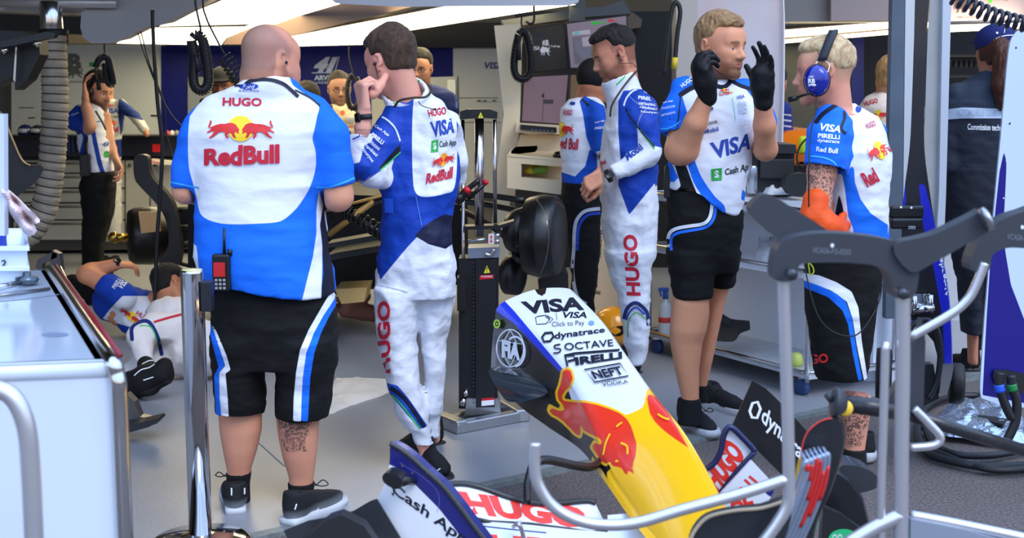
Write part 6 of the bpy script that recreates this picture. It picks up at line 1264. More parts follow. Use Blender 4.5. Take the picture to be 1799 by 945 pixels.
def strap_loop(parent, name, c, axis, rx, ry, w, t, m, up=None):
    axis = nrm(axis); a = nrm(np.cross(axis, (0, 0, 1) if abs(axis[2]) < .9 else (1, 0, 0))) if up is None else nrm(up); b_ = np.cross(axis, a); n = 28; V = []; F = []
    for i in range(n):
        q = 2*math.pi*i/n
        for (hh, tt) in ((-w/2, 0), (w/2, 0), (w/2, t), (-w/2, t)): V.append(np.array(c)+a*math.cos(q)*(rx+tt)+b_*math.sin(q)*(ry+tt)+axis*hh)
    for i in range(n):
        for k in range(4): F.append((i*4+k, i*4+(k+1) % 4, ((i+1) % n)*4+(k+1) % 4, ((i+1) % n)*4+k))
    b = MB(); b.add(V, F, 0, True); return b.build(name, m, parent)
def watch(parent, c, axis, face, rx, ry, square=True):
    st = strap_loop(parent, 'watch', c, axis, rx, ry, .02, .003, mBLKR, up=nrm(np.cross(nrm(axis), nrm(face))))
    b = MB(); axis = nrm(axis); f = nrm(np.array(face)-axis*np.dot(face, axis)); s_ = np.cross(axis, f); cc = np.array(c)+f*(ry+.005)
    if square: b.box(cc, (.034, .036, .011), 0, np.stack([s_, axis, f], 1), .006)
    else: b.lathe(cc-f*.006, f, [(.021, 0), (.023, .003), (.023, .009), (.019, .011), (.018, .0105), (1e-4, .0105)], 0, 28)
    b.build('watch_case', mat('watch_case', (18, 19, 22), .2, .3), st); return st
def laces(parent, c, r, d, size=.03, rgb=(18, 18, 20)):
    b = MB(); c = np.array(c); r = nrm(r)
    for q in (-1, 1): b.tube(spline([c, c+r*q*size*.6+np.array([0, 0, size*.5]), c+r*q*size*1.1+np.array([0, 0, size*.1]), c+r*q*size*.6-np.array([0, 0, size*.1]), c], 5), .0022, 0, 6)
    b.build('shoelace', mat('lace_%d' % rgb[0], rgb, .8), parent)

# ---------------- bald man seen from behind
def man_bald():
    A = Pers('heavyset bald man seen from behind in blue and white team shirt and black shorts', 4.72, (480, 905))
    c = A.p(475, 108, .0); R = frame(facing(44, -8)); s = 1.03
    hp, w = head_prims(c, R, s, 1.25, 1.4)
    neck = [seg(c+R@np.array([0, -.03, -.04]), A.p(472, 175, .05), .073, .082, 'head', .04), seg(A.p(450, 135, .02), A.p(456, 170, .04), .05, .055, 'head', .04), seg(A.p(500, 135, .04), A.p(495, 170, .05), .05, .055, 'head', .04)]
    torso = [A.secs([(150, 425, 515, .06, 0), (200, 385, 540, .08, 0.02), (330, 362, 550, .13, 0.05), (480, 382, 556, .16, 0.06), (600, 395, 570, .13, 0.04)], 'torso', .03)]
    legs = []
    for L in ([(600, 378, 470, .1, .0), (700, 382, 463, .085, .0), (727, 384, 460, .08, .0), (755, 386, 460, .078, .0), (790, 392, 452, .068, .0), (825, 399, 441, .05, .0), (850, 401, 437, .042, 0), (880, 401, 437, .042, -.01)],
              [(600, 480, 578, .1, .0), (700, 484, 562, .085, .0), (730, 485, 561, .08, .0), (765, 489, 560, .079, .0), (800, 496, 557, .068, .0), (835, 507, 552, .05, .0), (860, 509, 549, .045, 0), (895, 508, 548, .045, -.02)]):
        legs.append(A.secs(L, 'leg', .03))
    armR = A.chain([(562, 235, 0, 24), (590, 320, 0, 26), (594, 345, 0, 25.5), (560, 352, .2, 20), (540, 350, .3, 16)], 'arm')
    armL = A.chain([(366, 235, 0, 24), (330, 310, 0, 24), (326, 335, 0, 22), (360, 345, .2, 18), (390, 340, .3, 15)], 'arm')
    hr, _ = hand_prims(A.p(540, 350, .3), (-.9, .5, .1), (0, -.3, 1), 1, [(40, 40, 30)]*4, .19); hl, _ = hand_prims(A.p(390, 340, .3), (.9, .5, .1), (0, -.3, 1), -1, [(40, 40, 30)]*4, .19)
    hm = hair_mask(c, R, s, .05, .01, -.055)
    hb = lambda V: np.minimum(hm(V), (.085*s-((V-c)@R)[:, 2]-np.clip(((V-c)@R)[:, 1]+.01, -.2, 9)*1.1))
    fine = [(c-.19, c+.17, .005), A.box(370, 725, 570, 880, -.1, .1)+(.007,)]
    LY = skin_layers(c, R, s, (62, 44, 36), .75, (112, 100, 96), hb, flush=(205, 110, 100))
    LY.append(((38, 52, 56), ('poly', [(488, 728), (545, 728), (548, 742), (540, 752), (545, 762), (537, 768), (536, 785), (541, 793), (505, 794), (497, 785), (490, 760)]), .002, dict(kind='tattoo')))
    LY.append(((170, 105, 95), ('poly', [(500, 765), (530, 760), (530, 785), (505, 785)]), .01, dict(kind='tattoo', amt=.5)))
    body = lambda C, LYB=LY: organic('body', (hp+neck+torso+legs+armR+armL+hr+hl)+C, A.root, (212, 150, 120), LYB, .011, fine, rough=.52, bump=SKIN_B)
    eye_objs(A.root, c, R, s)
    earpiece(A.root, c, R, s, 1, [A.p(514, 118, .02), A.p(519, 135, .03), A.p(516, 152, .0), A.p(508, 168, -.02)])
    # shirt
    T_ = [(134, 438, 504, .07, -.01), (145, 424, 522, .1, -.01), (158, 398, 536, .11, 0), (172, 372, 556, .10, 0), (195, 348, 575, .125, 0), (230, 340, 576, .15, 0), (280, 338, 572, .17, 0.02), (345, 345, 568, .19, .04), (400, 343, 573, .205, .05), (450, 342, 581, .225, .05), (485, 352, 588, .228, .05), (514, 364, 592, .225, .05)]
    pr = [A.secs(T_, 't', .035, 2.3)]
    pr += [comp(A.chain([(545, 200, 0, 33), (578, 240, 0, 33), (590, 300, 0, 31), (593, 345, 0, 31)], 'r', .03)+[cutp(A.p(594, 327, 0), A.p(594, 340, 0)-A.p(592, 315, 0)+np.array([.006, 0, 0])), seg(A.p(590, 318, 0), A.p(594, 350, 0), .05, .05, '', .003, 's')], 'r', .035),
           comp(A.chain([(385, 198, 0, 30), (350, 238, 0, 30), (332, 300, 0, 29), (328, 345, 0, 28)], 'l', .03)+[cutp(A.p(324, 329, 0), A.p(324, 340, 0)-A.p(325, 320, 0)), seg(A.p(330, 320, 0), A.p(327, 350, 0), .044, .044, '', .003, 's')], 'l', .035)]
    pr += [_mk(lambda X, q=A.p(470, 507, 0), sl=(A.p(372, 488, 0)-A.p(588, 517, 0)): (q[2]-X[:, 2]) + (X[:, 0]-q[0])*(sl[2]/sl[0]), A.p(330, 540, -.5), A.p(600, 470, .5), 't', .005, 'i')]
    LYS = [(WHT, ('poly', [(436, 130), (381, 157), (352, 178), (333, 205), (331, 284), (340, 325), (346, 350), (354, 378), (381, 391), (415, 394), (447, 393), (480, 391), (498, 386), (517, 370), (529, 355), (543, 332), (551, 310), (555, 288), (554, 264), (549, 244), (553, 225), (557, 205), (560, 185), (540, 168), (515, 150), (500, 130)]), .0012, dict(sp=1)),
           (BLUE, ('poly', [(381, 150), (352, 178), (333, 205), (329, 250), (290, 345), (280, 200), (360, 140)]), .0012),
           (NAVY, ('poly', [(573, 340), (571, 380), (580, 430), (588, 500), (589, 530), (562, 530), (568, 480), (566, 430), (562, 395), (568, 360)]), .0012, dict(g=['t'])),
           (WHT, ('poly', [(560, 335), (568, 360), (562, 395), (566, 430), (566, 470), (564, 530), (530, 530), (540, 490), (550, 450), (556, 410), (556, 370)]), .0012, dict(g=['t'])),
           (WHT, ('line', [(572, 345), (571, 380), (581, 435), (588, 480), (589, 520)], 2.5), .001, dict(g=['t'])),
           (WHT, ('poly', [(330, 420), (345, 432), (349, 470), (352, 490), (330, 490)]), .0012, dict(g=['t'])),
           ((55, 165, 240), ('line', [(555, 329), (580, 328), (605, 320), (625, 311)], 3), .001, dict()), ((55, 165, 240), ('line', [(295, 319), (320, 324), (350, 330)], 3), .001, dict()),
           (NAVY, ('line', [(428, 154), (437, 144), (457, 140), (478, 141), (497, 147), (510, 157), (524, 170)], 6), .001, dict(g=['t'])),
           (NAVY, ('line', [(518, 158), (545, 172), (562, 186)], 2.5), .001), (NAVY, ('line', [(428, 150), (402, 152)], 3), .001)]
    sh = organic('team_shirt', pr, A.root, BLUE, LYS, .0085, wr=[(5, .006, (1, 1, 1)), (3.2, -.005, (1, 1, 3.0))], rough=.75, bump=[(9, .006, (1, 1, 1.8)), (700, .0006, (1, 1, 1))], sm=1)
    F = [EL(437, 152, 17, 5.5, mBLU, -.03), T('Ford', box_quad(426, 148.5, 448, 156), mWHI, .0, .3), T('RACING', box_quad(420, 158, 455, 161), mBLU, .02), T('HUGO', [(391, 186), (460, 187), (460, 172), (392, 171)], mRED, .035)]
    F += bulls([(366, 246), (480, 246), (480, 206), (366, 206)], mLRE, mYEL) + [T('Red', [(359, 291), (425, 291), (427, 254), (359, 262)], mRED, .045), T('Bull', [(428, 289), (491, 287), (491, 253), (428, 256)], mRED, .045)]
    decal(sh, F, 10)
    # shorts
    TT = [(480, 385, 565, .14, .05), (500, 372, 580, .17, .05), (520, 371, 590, .188, .05), (560, 372, 594, .185, .04), (600, 374, 593, .175, .03), (640, 376, 590, .16, .02)]
    L1 = [(590, 374, 480, .165, .02), (640, 376, 468, .14, .01), (700, 378, 467, .125, .0), (724, 380, 466, .12, .0)]
    L2 = [(590, 474, 594, .165, .02), (640, 482, 590, .14, .01), (700, 484, 583, .125, .0), (730, 485, 578, .12, .0)]
    ps = [A.secs(TT, 't', .02), A.secs(L1, 'a', .03), A.secs(L2, 'b', .03), seg(A.p(474, 655, -.25), A.p(474, 760, -.25), .001, .02, 't', .02, 's'), A.hollow(L1, .06), A.hollow(L2, .06)]
    LSH = [(WHT, ('poly', [(592, 500), (588, 525), (568, 555), (552, 584), (538, 620), (532, 664), (530, 700), (529, 740), (515, 740), (516, 700), (520, 655), (527, 615), (542, 580), (562, 545), (578, 518), (586, 500)]), .001, dict(sp=0)),
           (BLUE, ('poly', [(598, 510), (594, 530), (578, 556), (564, 585), (552, 620), (545, 664), (543, 700), (541, 740), (529, 740), (530, 700), (532, 664), (538, 620), (552, 584), (568, 555), (588, 525)]), .001),
           (BLUE, ('poly', [(368, 562), (378, 590), (396, 640), (384, 655), (386, 700), (390, 740), (380, 740), (376, 660), (384, 645), (372, 600), (366, 575)]), .001),
           (WHT, ('poly', [(372, 570), (380, 582), (398, 625), (405, 650), (396, 656), (400, 700), (402, 740), (390, 740), (386, 700), (385, 655), (396, 642), (380, 595)]), .001),
           ((6, 6, 8), ('line', [(583, 582), (596, 577)], 3.5), .001)]
    organic('shorts', ps, A.root, BLK, LSH, .0085, wr=[(6, .004, (1, 1, 1)), (5, -.006, (1, 1, 2.2))], rough=.85, bump=[(14, .005, (1, 1, 2.5))], sm=1)
    body([inside(pr, *A.box(385, 195, 525, 470, -.3, .2)), inside(ps[:4], *A.box(385, 495, 580, 655, -.1, .15))])
    # socks, shoes
    for L in ([(829, 397, 442, .052, 0), (850, 399, 439, .046, 0), (885, 396, 440, .05, 0)], [(846, 505, 554, .052, 0), (865, 507, 551, .048, 0), (895, 505, 552, .05, 0)]):
        organic('sock', [A.secs(L, 's', .01)], A.root, (20, 20, 22), (), .007, rough=.9)
    hl_, tl = G(415, 907), G(408, 862); s1 = shoe(A.root, hl_, hl_+nrm(tl-hl_)*.31, (26, 27, 30), (196, 200, 206), .31, .01, sole_h=.026, layers=[((116, 120, 126), lambda V: .048-V[:, 2], .014)])
    decal(s1, [RB([(407, 857), (407, 870)], 2.5, mREF, n=1), RB([(429, 857), (429, 868)], 2.5, mREF, n=1)], off=.003)
    hr_, tr = G(503, 926), G(588, 888); s2 = shoe(A.root, hr_, hr_+nrm(tr-hr_)*.32, (26, 27, 30), (196, 200, 206), .32, .01, sole_h=.026, layers=[((116, 120, 126), lambda V: .048-V[:, 2], .014)])
    decal(s2, [RB([(521, 885), (518, 895)], 2.5, mREF, n=1), RB([(560, 892), (553, 898)], 2.5, mREF, n=1)], off=.003)
    laces(s2, A.p(556, 852, .03), (1, 0, 0), None, .04); laces(s1, A.p(394, 836, .08), (1, 0, 0), None, .03)
    # radio clipped on the waistband (a thing of its own)
    q = A.p(390, 478, -.17); r = thing('walkie_talkie', 'black and red two-way radio clipped at the bald man\'s waist', 'radio', q)
    b = MB(); b.box(q, (.062, .04, .13), 0, None, .008); b.box(q+[-.004, -.022, .012], (.04, .006, .05), 1); b.build('radio_body', [mBLKP, mat('radio_red', (190, 30, 30), .4)], r)
    b = MB(); b.tube([q+[.01, 0, .06], q+[.012, 0, .155]], [.006, .004], 0, 10); b.lathe(q+[.03, 0, .06], (0, 0, 1), [(.008, 0), (.008, .02)], 0, 12); b.build('antenna', mBLKP, r)
    b = MB()
    for i in range(3):
        for j in range(3): b.box(q+[-.016+i*.014, -.023, -.025-j*.014], (.009, .004, .008), 0)
    b.build('keypad', mat('key_grey', (150, 150, 155), .5), r)
# ---------------- driver in a racing suit touching his ear
def man_suit_back():
    A = Pers('young brown-haired man in blue and white racing suit touching his ear, seen from behind', 5.16, (742, 825))
    c = A.p(687, 111, 0); R = frame(facing(-50, -14), roll=-.0); s = 1.02
    hp, w = head_prims(c, R, s, 1.0)
    neck = [seg(c+R@np.array([0, -.03, -.03]), A.p(716, 185, .02), .058, .066, 'head', .03)]
    arm = A.chain([(700, 222, .0, 16), (650, 298, -.11, 12), (633, 252, -.155, 11), (637, 225, -.168, 12.5), (640, 200, -.17, 12)], 'arm', .015)
    dn = A.p(636, 140, -.14)-A.p(640, 196, -.17)
    h1, pts = hand_prims(A.p(640, 192, -.17), A.p(634, 140, -.16)-A.p(640, 194, -.17), (.75, .5, .0), 1, [(62, 55, 20), (66, 55, 20), (75, 60, 25), (80, 65, 30)], .20, (.7, .9, 10))
    # thumb reaches the ear lobe
    h1 = h1[:16-0]
    LY = skin_layers(c, R, s, flush=(225, 110, 100))
    body = lambda C, LYB=LY: organic('body', (hp+neck+arm+h1+A.chain([(655, 165, -.15, 9), (668, 150, -.12, 7.5), (677, 134, -.09, 6)], 'hand', .008)+[A.secs([(190, 690, 770, .07, 0), (300, 690, 790, .1, 0), (430, 680, 790, .11, 0)], 't', .03)]
            + A.chain([(722, 440, 0, 34), (700, 600, 0, 20), (716, 690, 0, 14), (742, 775, 0, 11), (749, 800, 0, 12)], 'leg') + A.chain([(762, 440, .1, 30), (763, 600, .1, 12), (764, 720, .1, 9), (766, 772, .1, 8)], 'leg')
            + A.chain([(780, 215, .08, 16), (797, 290, .17, 14), (770, 325, .33, 11)], 'arm'))+C,
            A.root, (224, 160, 138), LYB, .011, [(c-.17, c+.17, .005), A.box(600, 120, 690, 225, -.35, .05)+(.0038,)], rough=.5, bump=SKIN_B)
    eye_objs(A.root, c, R, s)
    hair_obj('hair', A.root, c, R, s, (48, 34, 24), .012, .02, .07, .012, -.05, rgb2=(84, 62, 44), quiff=.02, curl=(1, .004))
    earpiece(A.root, c, R, s, -1, [A.p(664, 136, -.1)], (20, 60, 200))
    watch(A.root, A.p(640, 206, -.17), A.p(634, 140, -.16)-A.p(641, 206, -.17), (-.75, -.6, 0), .031, .025)
    T_ = [(168, 700, 760, .055, .0), (178, 690, 776, .075, .0), (190, 682, 788, .09, .0), (210, 676, 799, .105, .0), (250, 670, 806, .12, .0), (300, 666, 809, .125, .0), (345, 666, 806, .125, .0), (385, 668, 802, .125, .0), (420, 669, 802, .13, .0), (450, 662, 804, .14, 0.01), (486, 657, 803, .15, .02), (520, 657, 801, .15, .03)]
    L1 = [(500, 657, 745, .14, .0), (540, 656, 738, .13, .0), (600, 661, 731, .115, .0), (654, 676, 738, .1, .0), (700, 690, 748, .09, .0), (735, 702, 752, .08, .0), (752, 708, 757, .075, .0), (760, 718, 760, .06, 0), (782, 724, 765, .055, 0)]
    L2 = [(500, 715, 801, .14, .1), (540, 722, 797, .13, .1), (600, 739, 783, .115, .1), (654, 743, 783, .1, .1), (700, 747, 783, .09, .1), (722, 744, 781, .08, .1), (728, 750, 776, .05, .1), (766, 753, 776, .05, .1)]
    pr = [A.secs(T_, 't', .03, 2.3), A.secs(L1, 'a', .012), A.secs(L2, 'b', .012)]
    pr += A.chain([(700, 212, -.03, 30), (672, 255, -.08, 29), (650, 300, -.12, 27)], 's', .03)
    pr += [comp(A.chain([(650, 302, -.12, 26), (636, 285, -.15, 22), (632, 250, -.16, 19), (634, 220, -.17, 17.5)], 'f', .02)+[cutp(A.p(634, 232, -.17), A.p(636, 170, -.17)-A.p(634, 240, -.17))], 'f', .02)]
    pr += A.chain([(672, 310, -.09, 20), (655, 312, -.12, 20)], 'f', .02)
    pr += A.chain([(785, 215, .08, 26), (800, 280, .14, 20), (800, 310, .2, 18), (770, 330, .35, 14)], 'o', .02)
    cu, cs = collar(A.p(720, 180, .01), A.p(708, 156, .0), .092, .086, .018, A.p(716, 150, -.02)-A.p(722, 178, .03)); pr += [cu]
    pr += [cs]
    LY = [(SUITW, ('poly', [(742, 150), (731, 165), (727, 173), (724, 228), (725, 305), (730, 338), (748, 346), (783, 340), (798, 330), (803, 284), (802, 213), (790, 182), (770, 160), (758, 150)]), .0012, dict(sp=1, g=['t', 'c'])),
          (SUITW, ('poly', [(640, 495), (663, 470), (668, 492), (690, 465), (715, 435), (735, 414), (753, 429), (783, 437), (802, 421), (830, 420), (830, 830), (600, 830), (640, 600)]), .0012, dict(g=['t', 'a', 'b'])),
          ((16, 22, 54), ('poly', [(728, 414), (747, 396), (765, 384), (783, 376), (798, 380), (806, 390), (806, 421), (783, 437), (753, 429)]), .0012, dict(g=['t'])),
          (SUITW, ('all',), .001, dict(g=['f', 'o', 'c'])),
          (SUITB, ('poly', [(690, 200), (704, 215), (708, 250), (704, 262), (672, 290), (640, 318), (622, 315), (610, 290), (632, 285), (640, 255), (652, 250), (665, 215)]), .0012, dict(g=['s', 'f'])),
          (SUITW, ('poly', [(705, 267), (670, 299), (640, 320), (620, 330), (640, 345), (706, 330)]), .0012, dict(g=['s', 'f'])),
          ((14, 18, 40), ('poly', [(703, 252), (704, 265), (670, 297), (664, 296)]), .001, dict(g=['s', 'f', 't'])), (GRN, ('line', [(668, 299), (704, 267)], 2.2), .0008, dict(g=['s', 'f', 't'])),
          ((200, 212, 235), ('line', [(662, 203), (678, 209), (694, 225), (703, 248)], 3), .001, dict(g=['s', 't'])),
          (GRN, ('line', [(692, 182), (705, 164), (728, 148), (741, 138)], 2.5), .001, dict(g=['c'])),
          ((30, 80, 190), ('poly', [(676, 672), (698, 677), (718, 700), (752, 749), (738, 754), (715, 728), (684, 691)]), .001, dict(g=['a'])),
          ((14, 22, 58), ('line', [(688, 683), (712, 702), (744, 748)], 8), .001, dict(g=['a'])), (GRN, ('line', [(684, 691), (700, 704), (738, 753)], 2.5), .001, dict(g=['a'])),
          ((20, 40, 120), ('poly', [(778, 700), (790, 695), (790, 722), (780, 718)]), .001, dict(g=['b'])),
          ((170, 180, 200), ('line', [(657, 500), (680, 504), (716, 513)], 1.6), .001, dict(g=['t', 'a'])), ((30, 60, 150), ('line', [(661, 450), (666, 480)], 3), .001, dict(g=['t'])),
          ((90, 140, 225), ('line', [(731, 345), (741, 396)], 1.2), .001, dict(g=['t']))]
    su = organic('racing_suit', pr, A.root, SUITB, LY, .0085, wr=[(4, .006, (1, 1, 1)), (5, -.009, (1, 1, 1.5)), (11, -.004, (1.3, 1, 1))], rough=.62, bump=[(11, .008, (1, 1, 1.8)), (40, .0012, (1, 1, 1))], sm=2)
    F = [T('HUGO', [(754, 206), (784, 201), (783, 187), (751, 193)], mRED, .035), T('VISA', [(763, 241), (798, 233), (796, 207), (755, 214)], mBLU, .04, .2), Q([(758, 247), (770, 245), (770, 266), (757, 268)], mGRN), T('$', box_quad(761, 250, 767, 264), mWHI, .02),
         T('Cash App', [(772, 262), (801, 258), (801, 244), (772, 248)], mDGR, .015), T('RedBull', [(748, 324), (794, 313), (796, 292), (750, 305)], mRED, .04)]
    F += bulls([(758, 296), (797, 286), (797, 266), (762, 274)], mLRE, mat('print_sun', (245, 160, 30), .6))
    F += [T('Cash App', rq((657, 224), (681, 241), 6), mWHI, .01), T('PIRELLI', rq((651, 239), (671, 254), 7), mWHI, .03), T('XMTRADING', rq((643, 248), (665, 265), 6), mWHI, .02), T('randstad', rq((640, 257), (660, 276), 6), mWHI, .01), T('Nouryon', rq((633, 262), (651, 287), 7), mWHI, .01)]
    F += [T('HUGO', [(687, 655), (686, 528), (664, 528), (666, 662)], mRED, .04), RB([(620, 245), (632, 238)], 2.5, mBLU), RB([(640, 190+0), (640, 190)], .1, mBLU), Q([(677, 349), (692, 348), (692, 374), (678, 374)], mat('print_midblue', (30, 90, 215), .6))]
    decal(su, F, 9)
    body([inside([x for x in pr if x is not cs], *A.box(705, 225, 785, 680, -.15, .2)), inside([x for x in pr if x is not cs], *A.box(690, 330, 790, 690, -.2, .2))])
    b = MB(); b.tube(spline([A.p(690, 196, -.06), A.p(700, 178, -.09), A.p(724, 172, -.1), A.p(748, 170, -.085), A.p(758, 158, -.03), A.p(752, 150, .04)], 6), .0048, 0, 8); b.build('lanyard', mat('lanyard_black', (60, 46, 26), .6), A.root)
    b = MB(); b.tube(spline([A.p(735, 178, -.095), A.p(742, 186, -.11), A.p(762, 192, -.115)], 6), .0018, 0, 6); b.box(A.p(764, 192, -.115), (.012, .006, .008)); b.build('earpiece_cable', mBLKR, A.root)
    hz = G(722, 803)
    q0 = G(776, 778); s0 = shoe(A.root, q0, q0+nrm(G(694, 802)-q0)*.28, (22, 22, 25), (28, 28, 30), .28, .03, sole_h=.014)
    a, b_ = G(739, 812), G(786, 846); s1 = shoe(A.root, a, a+nrm(b_-a)*.30, (22, 22, 25), (28, 28, 30), .29, .03, sole_h=.014)
    decal(s1, [RB([(727, 806), (742, 808), (755, 816), (752, 823), (738, 817)], 1.8, mWHI, n=2), RB([(774, 823), (765, 830), (763, 838)], 1.8, mWHI, n=3)], off=.003)
# ---------------- driver in profile
def man_suit_side():
    A = Pers('dark-haired bearded man in white and blue racing suit looking down in profile', 6.72, (1115, 663))
    c = A.p(1081, 96, 0); R = frame(facing(-97, -20)); s = 1.07
    hp, w = head_prims(c, R, s, 1.05)
    neck = [seg(c+R@np.array([0, -.035, -.03]), A.p(1100, 160, .0), .06, .068, 'head', .03)]
    arm = A.chain([(1122, 190, -.08, 13), (1141, 268, -.16, 11), (1100, 290, -.215, 8.5), (1068, 309, -.26, 8)], 'arm')
    d = A.p(1040, 322, -.27)-A.p(1066, 310, -.26)
    h1, _ = hand_prims(A.p(1062, 312, -.26), d, (-.2, .5, -.6), 1, [(45, 40, 20), (50, 45, 20), (50, 50, 25), (50, 50, 30)], .2, (.5, .8, 25))
    h2, _ = hand_prims(A.p(1052, 308, -.14), A.p(1024, 330, -.2)-A.p(1052, 308, -.14), (0, -.8, -.4), -1, [(50, 40, 20)]*4, .19, (.5, .8, 25))
    far = A.chain([(1062, 290, -.02, 10), (1052, 308, -.14, 8.5)], 'arm')
    LY = skin_layers(c, R, s, (44, 32, 28), .75, (40, 32, 30), hair_mask(c, R, s, .05, .0, -.065), browc=(30, 22, 20), flush=(215, 110, 90))
    body = lambda C, LYB=LY: organic('body', (hp+neck+arm+h1+h2+far+[A.secs([(170, 1085, 1135, .1, 0), (300, 1075, 1130, .1, 0), (400, 1075, 1140, .1, 0)], 't', .03)]+A.chain([(1105, 420, 0, 25), (1110, 560, 0, 18), (1113, 640, 0, 10)], 'leg'))+C, A.root, (205, 142, 112), LYB, .012, [(c-.18, c+.18, .0055), A.box(1005, 295, 1075, 350, -.4, .0)+(.0045,)], rough=.5, bump=SKIN_B)
    eye_objs(A.root, c, R, s, (40, 28, 20))
    hair_obj('hair', A.root, c, R, s, (17, 14, 13), .004, .012, .075, .03, .0, rgb2=(38, 32, 30), quiff=.022, curl=(1.3, .005))
    earpiece(A.root, c, R, s, -1, [A.p(1086, 108, -.1), A.p(1092, 111, -.1), A.p(1110, 111, -.07), A.p(1118, 118, -.03)])
    T_ = [(152, 1074, 1120, .06, 0), (160, 1068, 1132, .1, 0), (172, 1066, 1146, .15, 0), (190, 1066, 1154, .19, 0), (230, 1058, 1160, .2, 0), (300, 1054, 1158, .19, 0), (345, 1055, 1156, .18, 0), (386, 1056, 1157, .18, 0), (420, 1060, 1155, .18, 0), (455, 1066, 1150, .18, 0)]
    L1 = [(440, 1062, 1152, .13, -.06), (480, 1070, 1144, .12, -.06), (529, 1084, 1141, .11, -.06), (569, 1093, 1141, .1, -.06), (600, 1093, 1138, .09, -.06), (612, 1098, 1138, .07, -.06), (640, 1101, 1132, .06, -.06)]
    L2 = [(a, b+4, c_-2, d_, .1) for a, b, c_, d_, _ in L1]
    pr = [A.secs(T_, 't', .03), A.secs(L1, 'a', .03), A.secs(L2, 'b', .03)]
    pr += A.chain([(1120, 180, -.1, 22), (1134, 225, -.15, 23), (1142, 268, -.17, 21)], 's', .03)+[comp(A.chain([(1142, 270, -.17, 20), (1110, 288, -.21, 17), (1066, 308, -.255, 13.5)], 'f', .02)+[cutp(A.p(1074, 305, -.25), A.p(1040, 322, -.28)-A.p(1078, 304, -.25))], 'f', .02)]
    cu, cs = collar(A.p(1095, 165, .0), A.p(1085, 135, .0),   .096, .09, .018, A.p(1085, 120, 0)-A.p(1100, 160, .0)); pr += [cu]
    pr += [cs]
    LY = [(SUITB, ('poly', [(1086, 178), (1095, 160), (1110, 142), (1130, 140), (1165, 180), (1170, 340), (1157, 322), (1105, 377), (1086, 325), (1090, 280), (1086, 230)]), .0012, dict(g=['t'])),
          (SUITW, ('poly', [(1056, 320), (1086, 328), (1105, 378), (1150, 322), (1170, 400), (1165, 700), (1040, 700)]), .0012, dict(g=['t'])),
          (SUITB, ('poly', [(1100, 150), (1130, 140), (1168, 180), (1170, 262), (1150, 256), (1128, 230), (1106, 205), (1098, 190)]), .0012, dict(g=['s'])),
          (SUITW, ('line', [(1096, 186), (1101, 172), (1112, 160), (1124, 156)], 3), .001), (SUITW, ('line', [(1127, 140), (1142, 150), (1155, 168), (1161, 185)], 3), .001),
          (GRN, ('line', [(1103, 196), (1110, 210), (1130, 236), (1150, 262)], 1.8), .001, dict(g=['s'])), ((12, 16, 40), ('line', [(1100, 190), (1107, 205), (1128, 232), (1150, 258)], 2.5), .001, dict(g=['s'])),
          (GRN, ('line', [(1083, 149), (1095, 137), (1112, 118)], 2), .001, dict(g=['c'])),
          ((18, 40, 110), ('line', [(1096, 560), (1103, 540), (1118, 532), (1136, 548), (1139, 572)], 6), .001, dict(g=['a'])), ((20, 70, 190), ('line', [(1100, 562), (1107, 547), (1118, 540), (1132, 552)], 3), .001, dict(g=['a'])), (GRN, ('line', [(1103, 592), (1104, 565), (1112, 552), (1120, 549), (1134, 560)], 1.6), .001, dict(g=['a']))]
    su = organic('racing_suit', pr, A.root, SUITW, LY, .0095, wr=[(4, .005, (1, 1, 1)), (5, -.008, (1, 1, 1.5)), (11, -.0035, (1.3, 1, 1))], rough=.62, bump=[(11, .008, (1, 1, 1.8)), (45, .0012, (1, 1, 1))], sm=2)
    F = [T('HUGO', [(1126, 520), (1119, 412), (1094, 412), (1101, 519)], mRED, .04), Q(box_quad(1121, 157, 1128, 164), mGRN), T('Cash App', rq((1130, 163), (1152, 171), 5), mWHI), T('PIRELLI', rq((1121, 174), (1150, 178), 6), mWHI, .03), T('XMTRADING', rq((1121, 184), (1152, 187), 4.5), mWHI, .02),
         T('randstad', rq((1124, 190), (1153, 194), 4.5), mWHI), T('Nouryon', rq((1126, 199), (1155, 201), 5), mWHI), T('Mobil', rq((1103, 283), (1131, 262), 13), mBLU, .03), T('Red', rq((1056, 290), (1066, 287), 8), mRED, .03)]
    decal(su, F, 9)
    body([inside([x for x in pr if x is not cs], *A.box(1080, 190, 1135, 600, -.5, .5))])
    b = MB(); b.tube(spline([A.p(1072, 205, -.16), A.p(1075, 185, -.17), A.p(1090, 160, -.16), A.p(1105, 140, -.12), A.p(1119, 124, -.02)], 6), .005, 0, 8); b.build('lanyard', mat('lanyard_black', (40, 32, 26), .6), A.root)
    watch(A.root, A.p(1069, 309, -.26), d, (.1, -1, .35), .031, .026, False)
    for dY, px in ((-.08, 1112), (.08, 1104)):
        a = G(px+14, 655 if dY < 0 else 640); shoe(A.root, a, a+np.array([-.27, -.1, 0]), (20, 20, 23), (30, 30, 32), .28, .03, sole_h=.014)
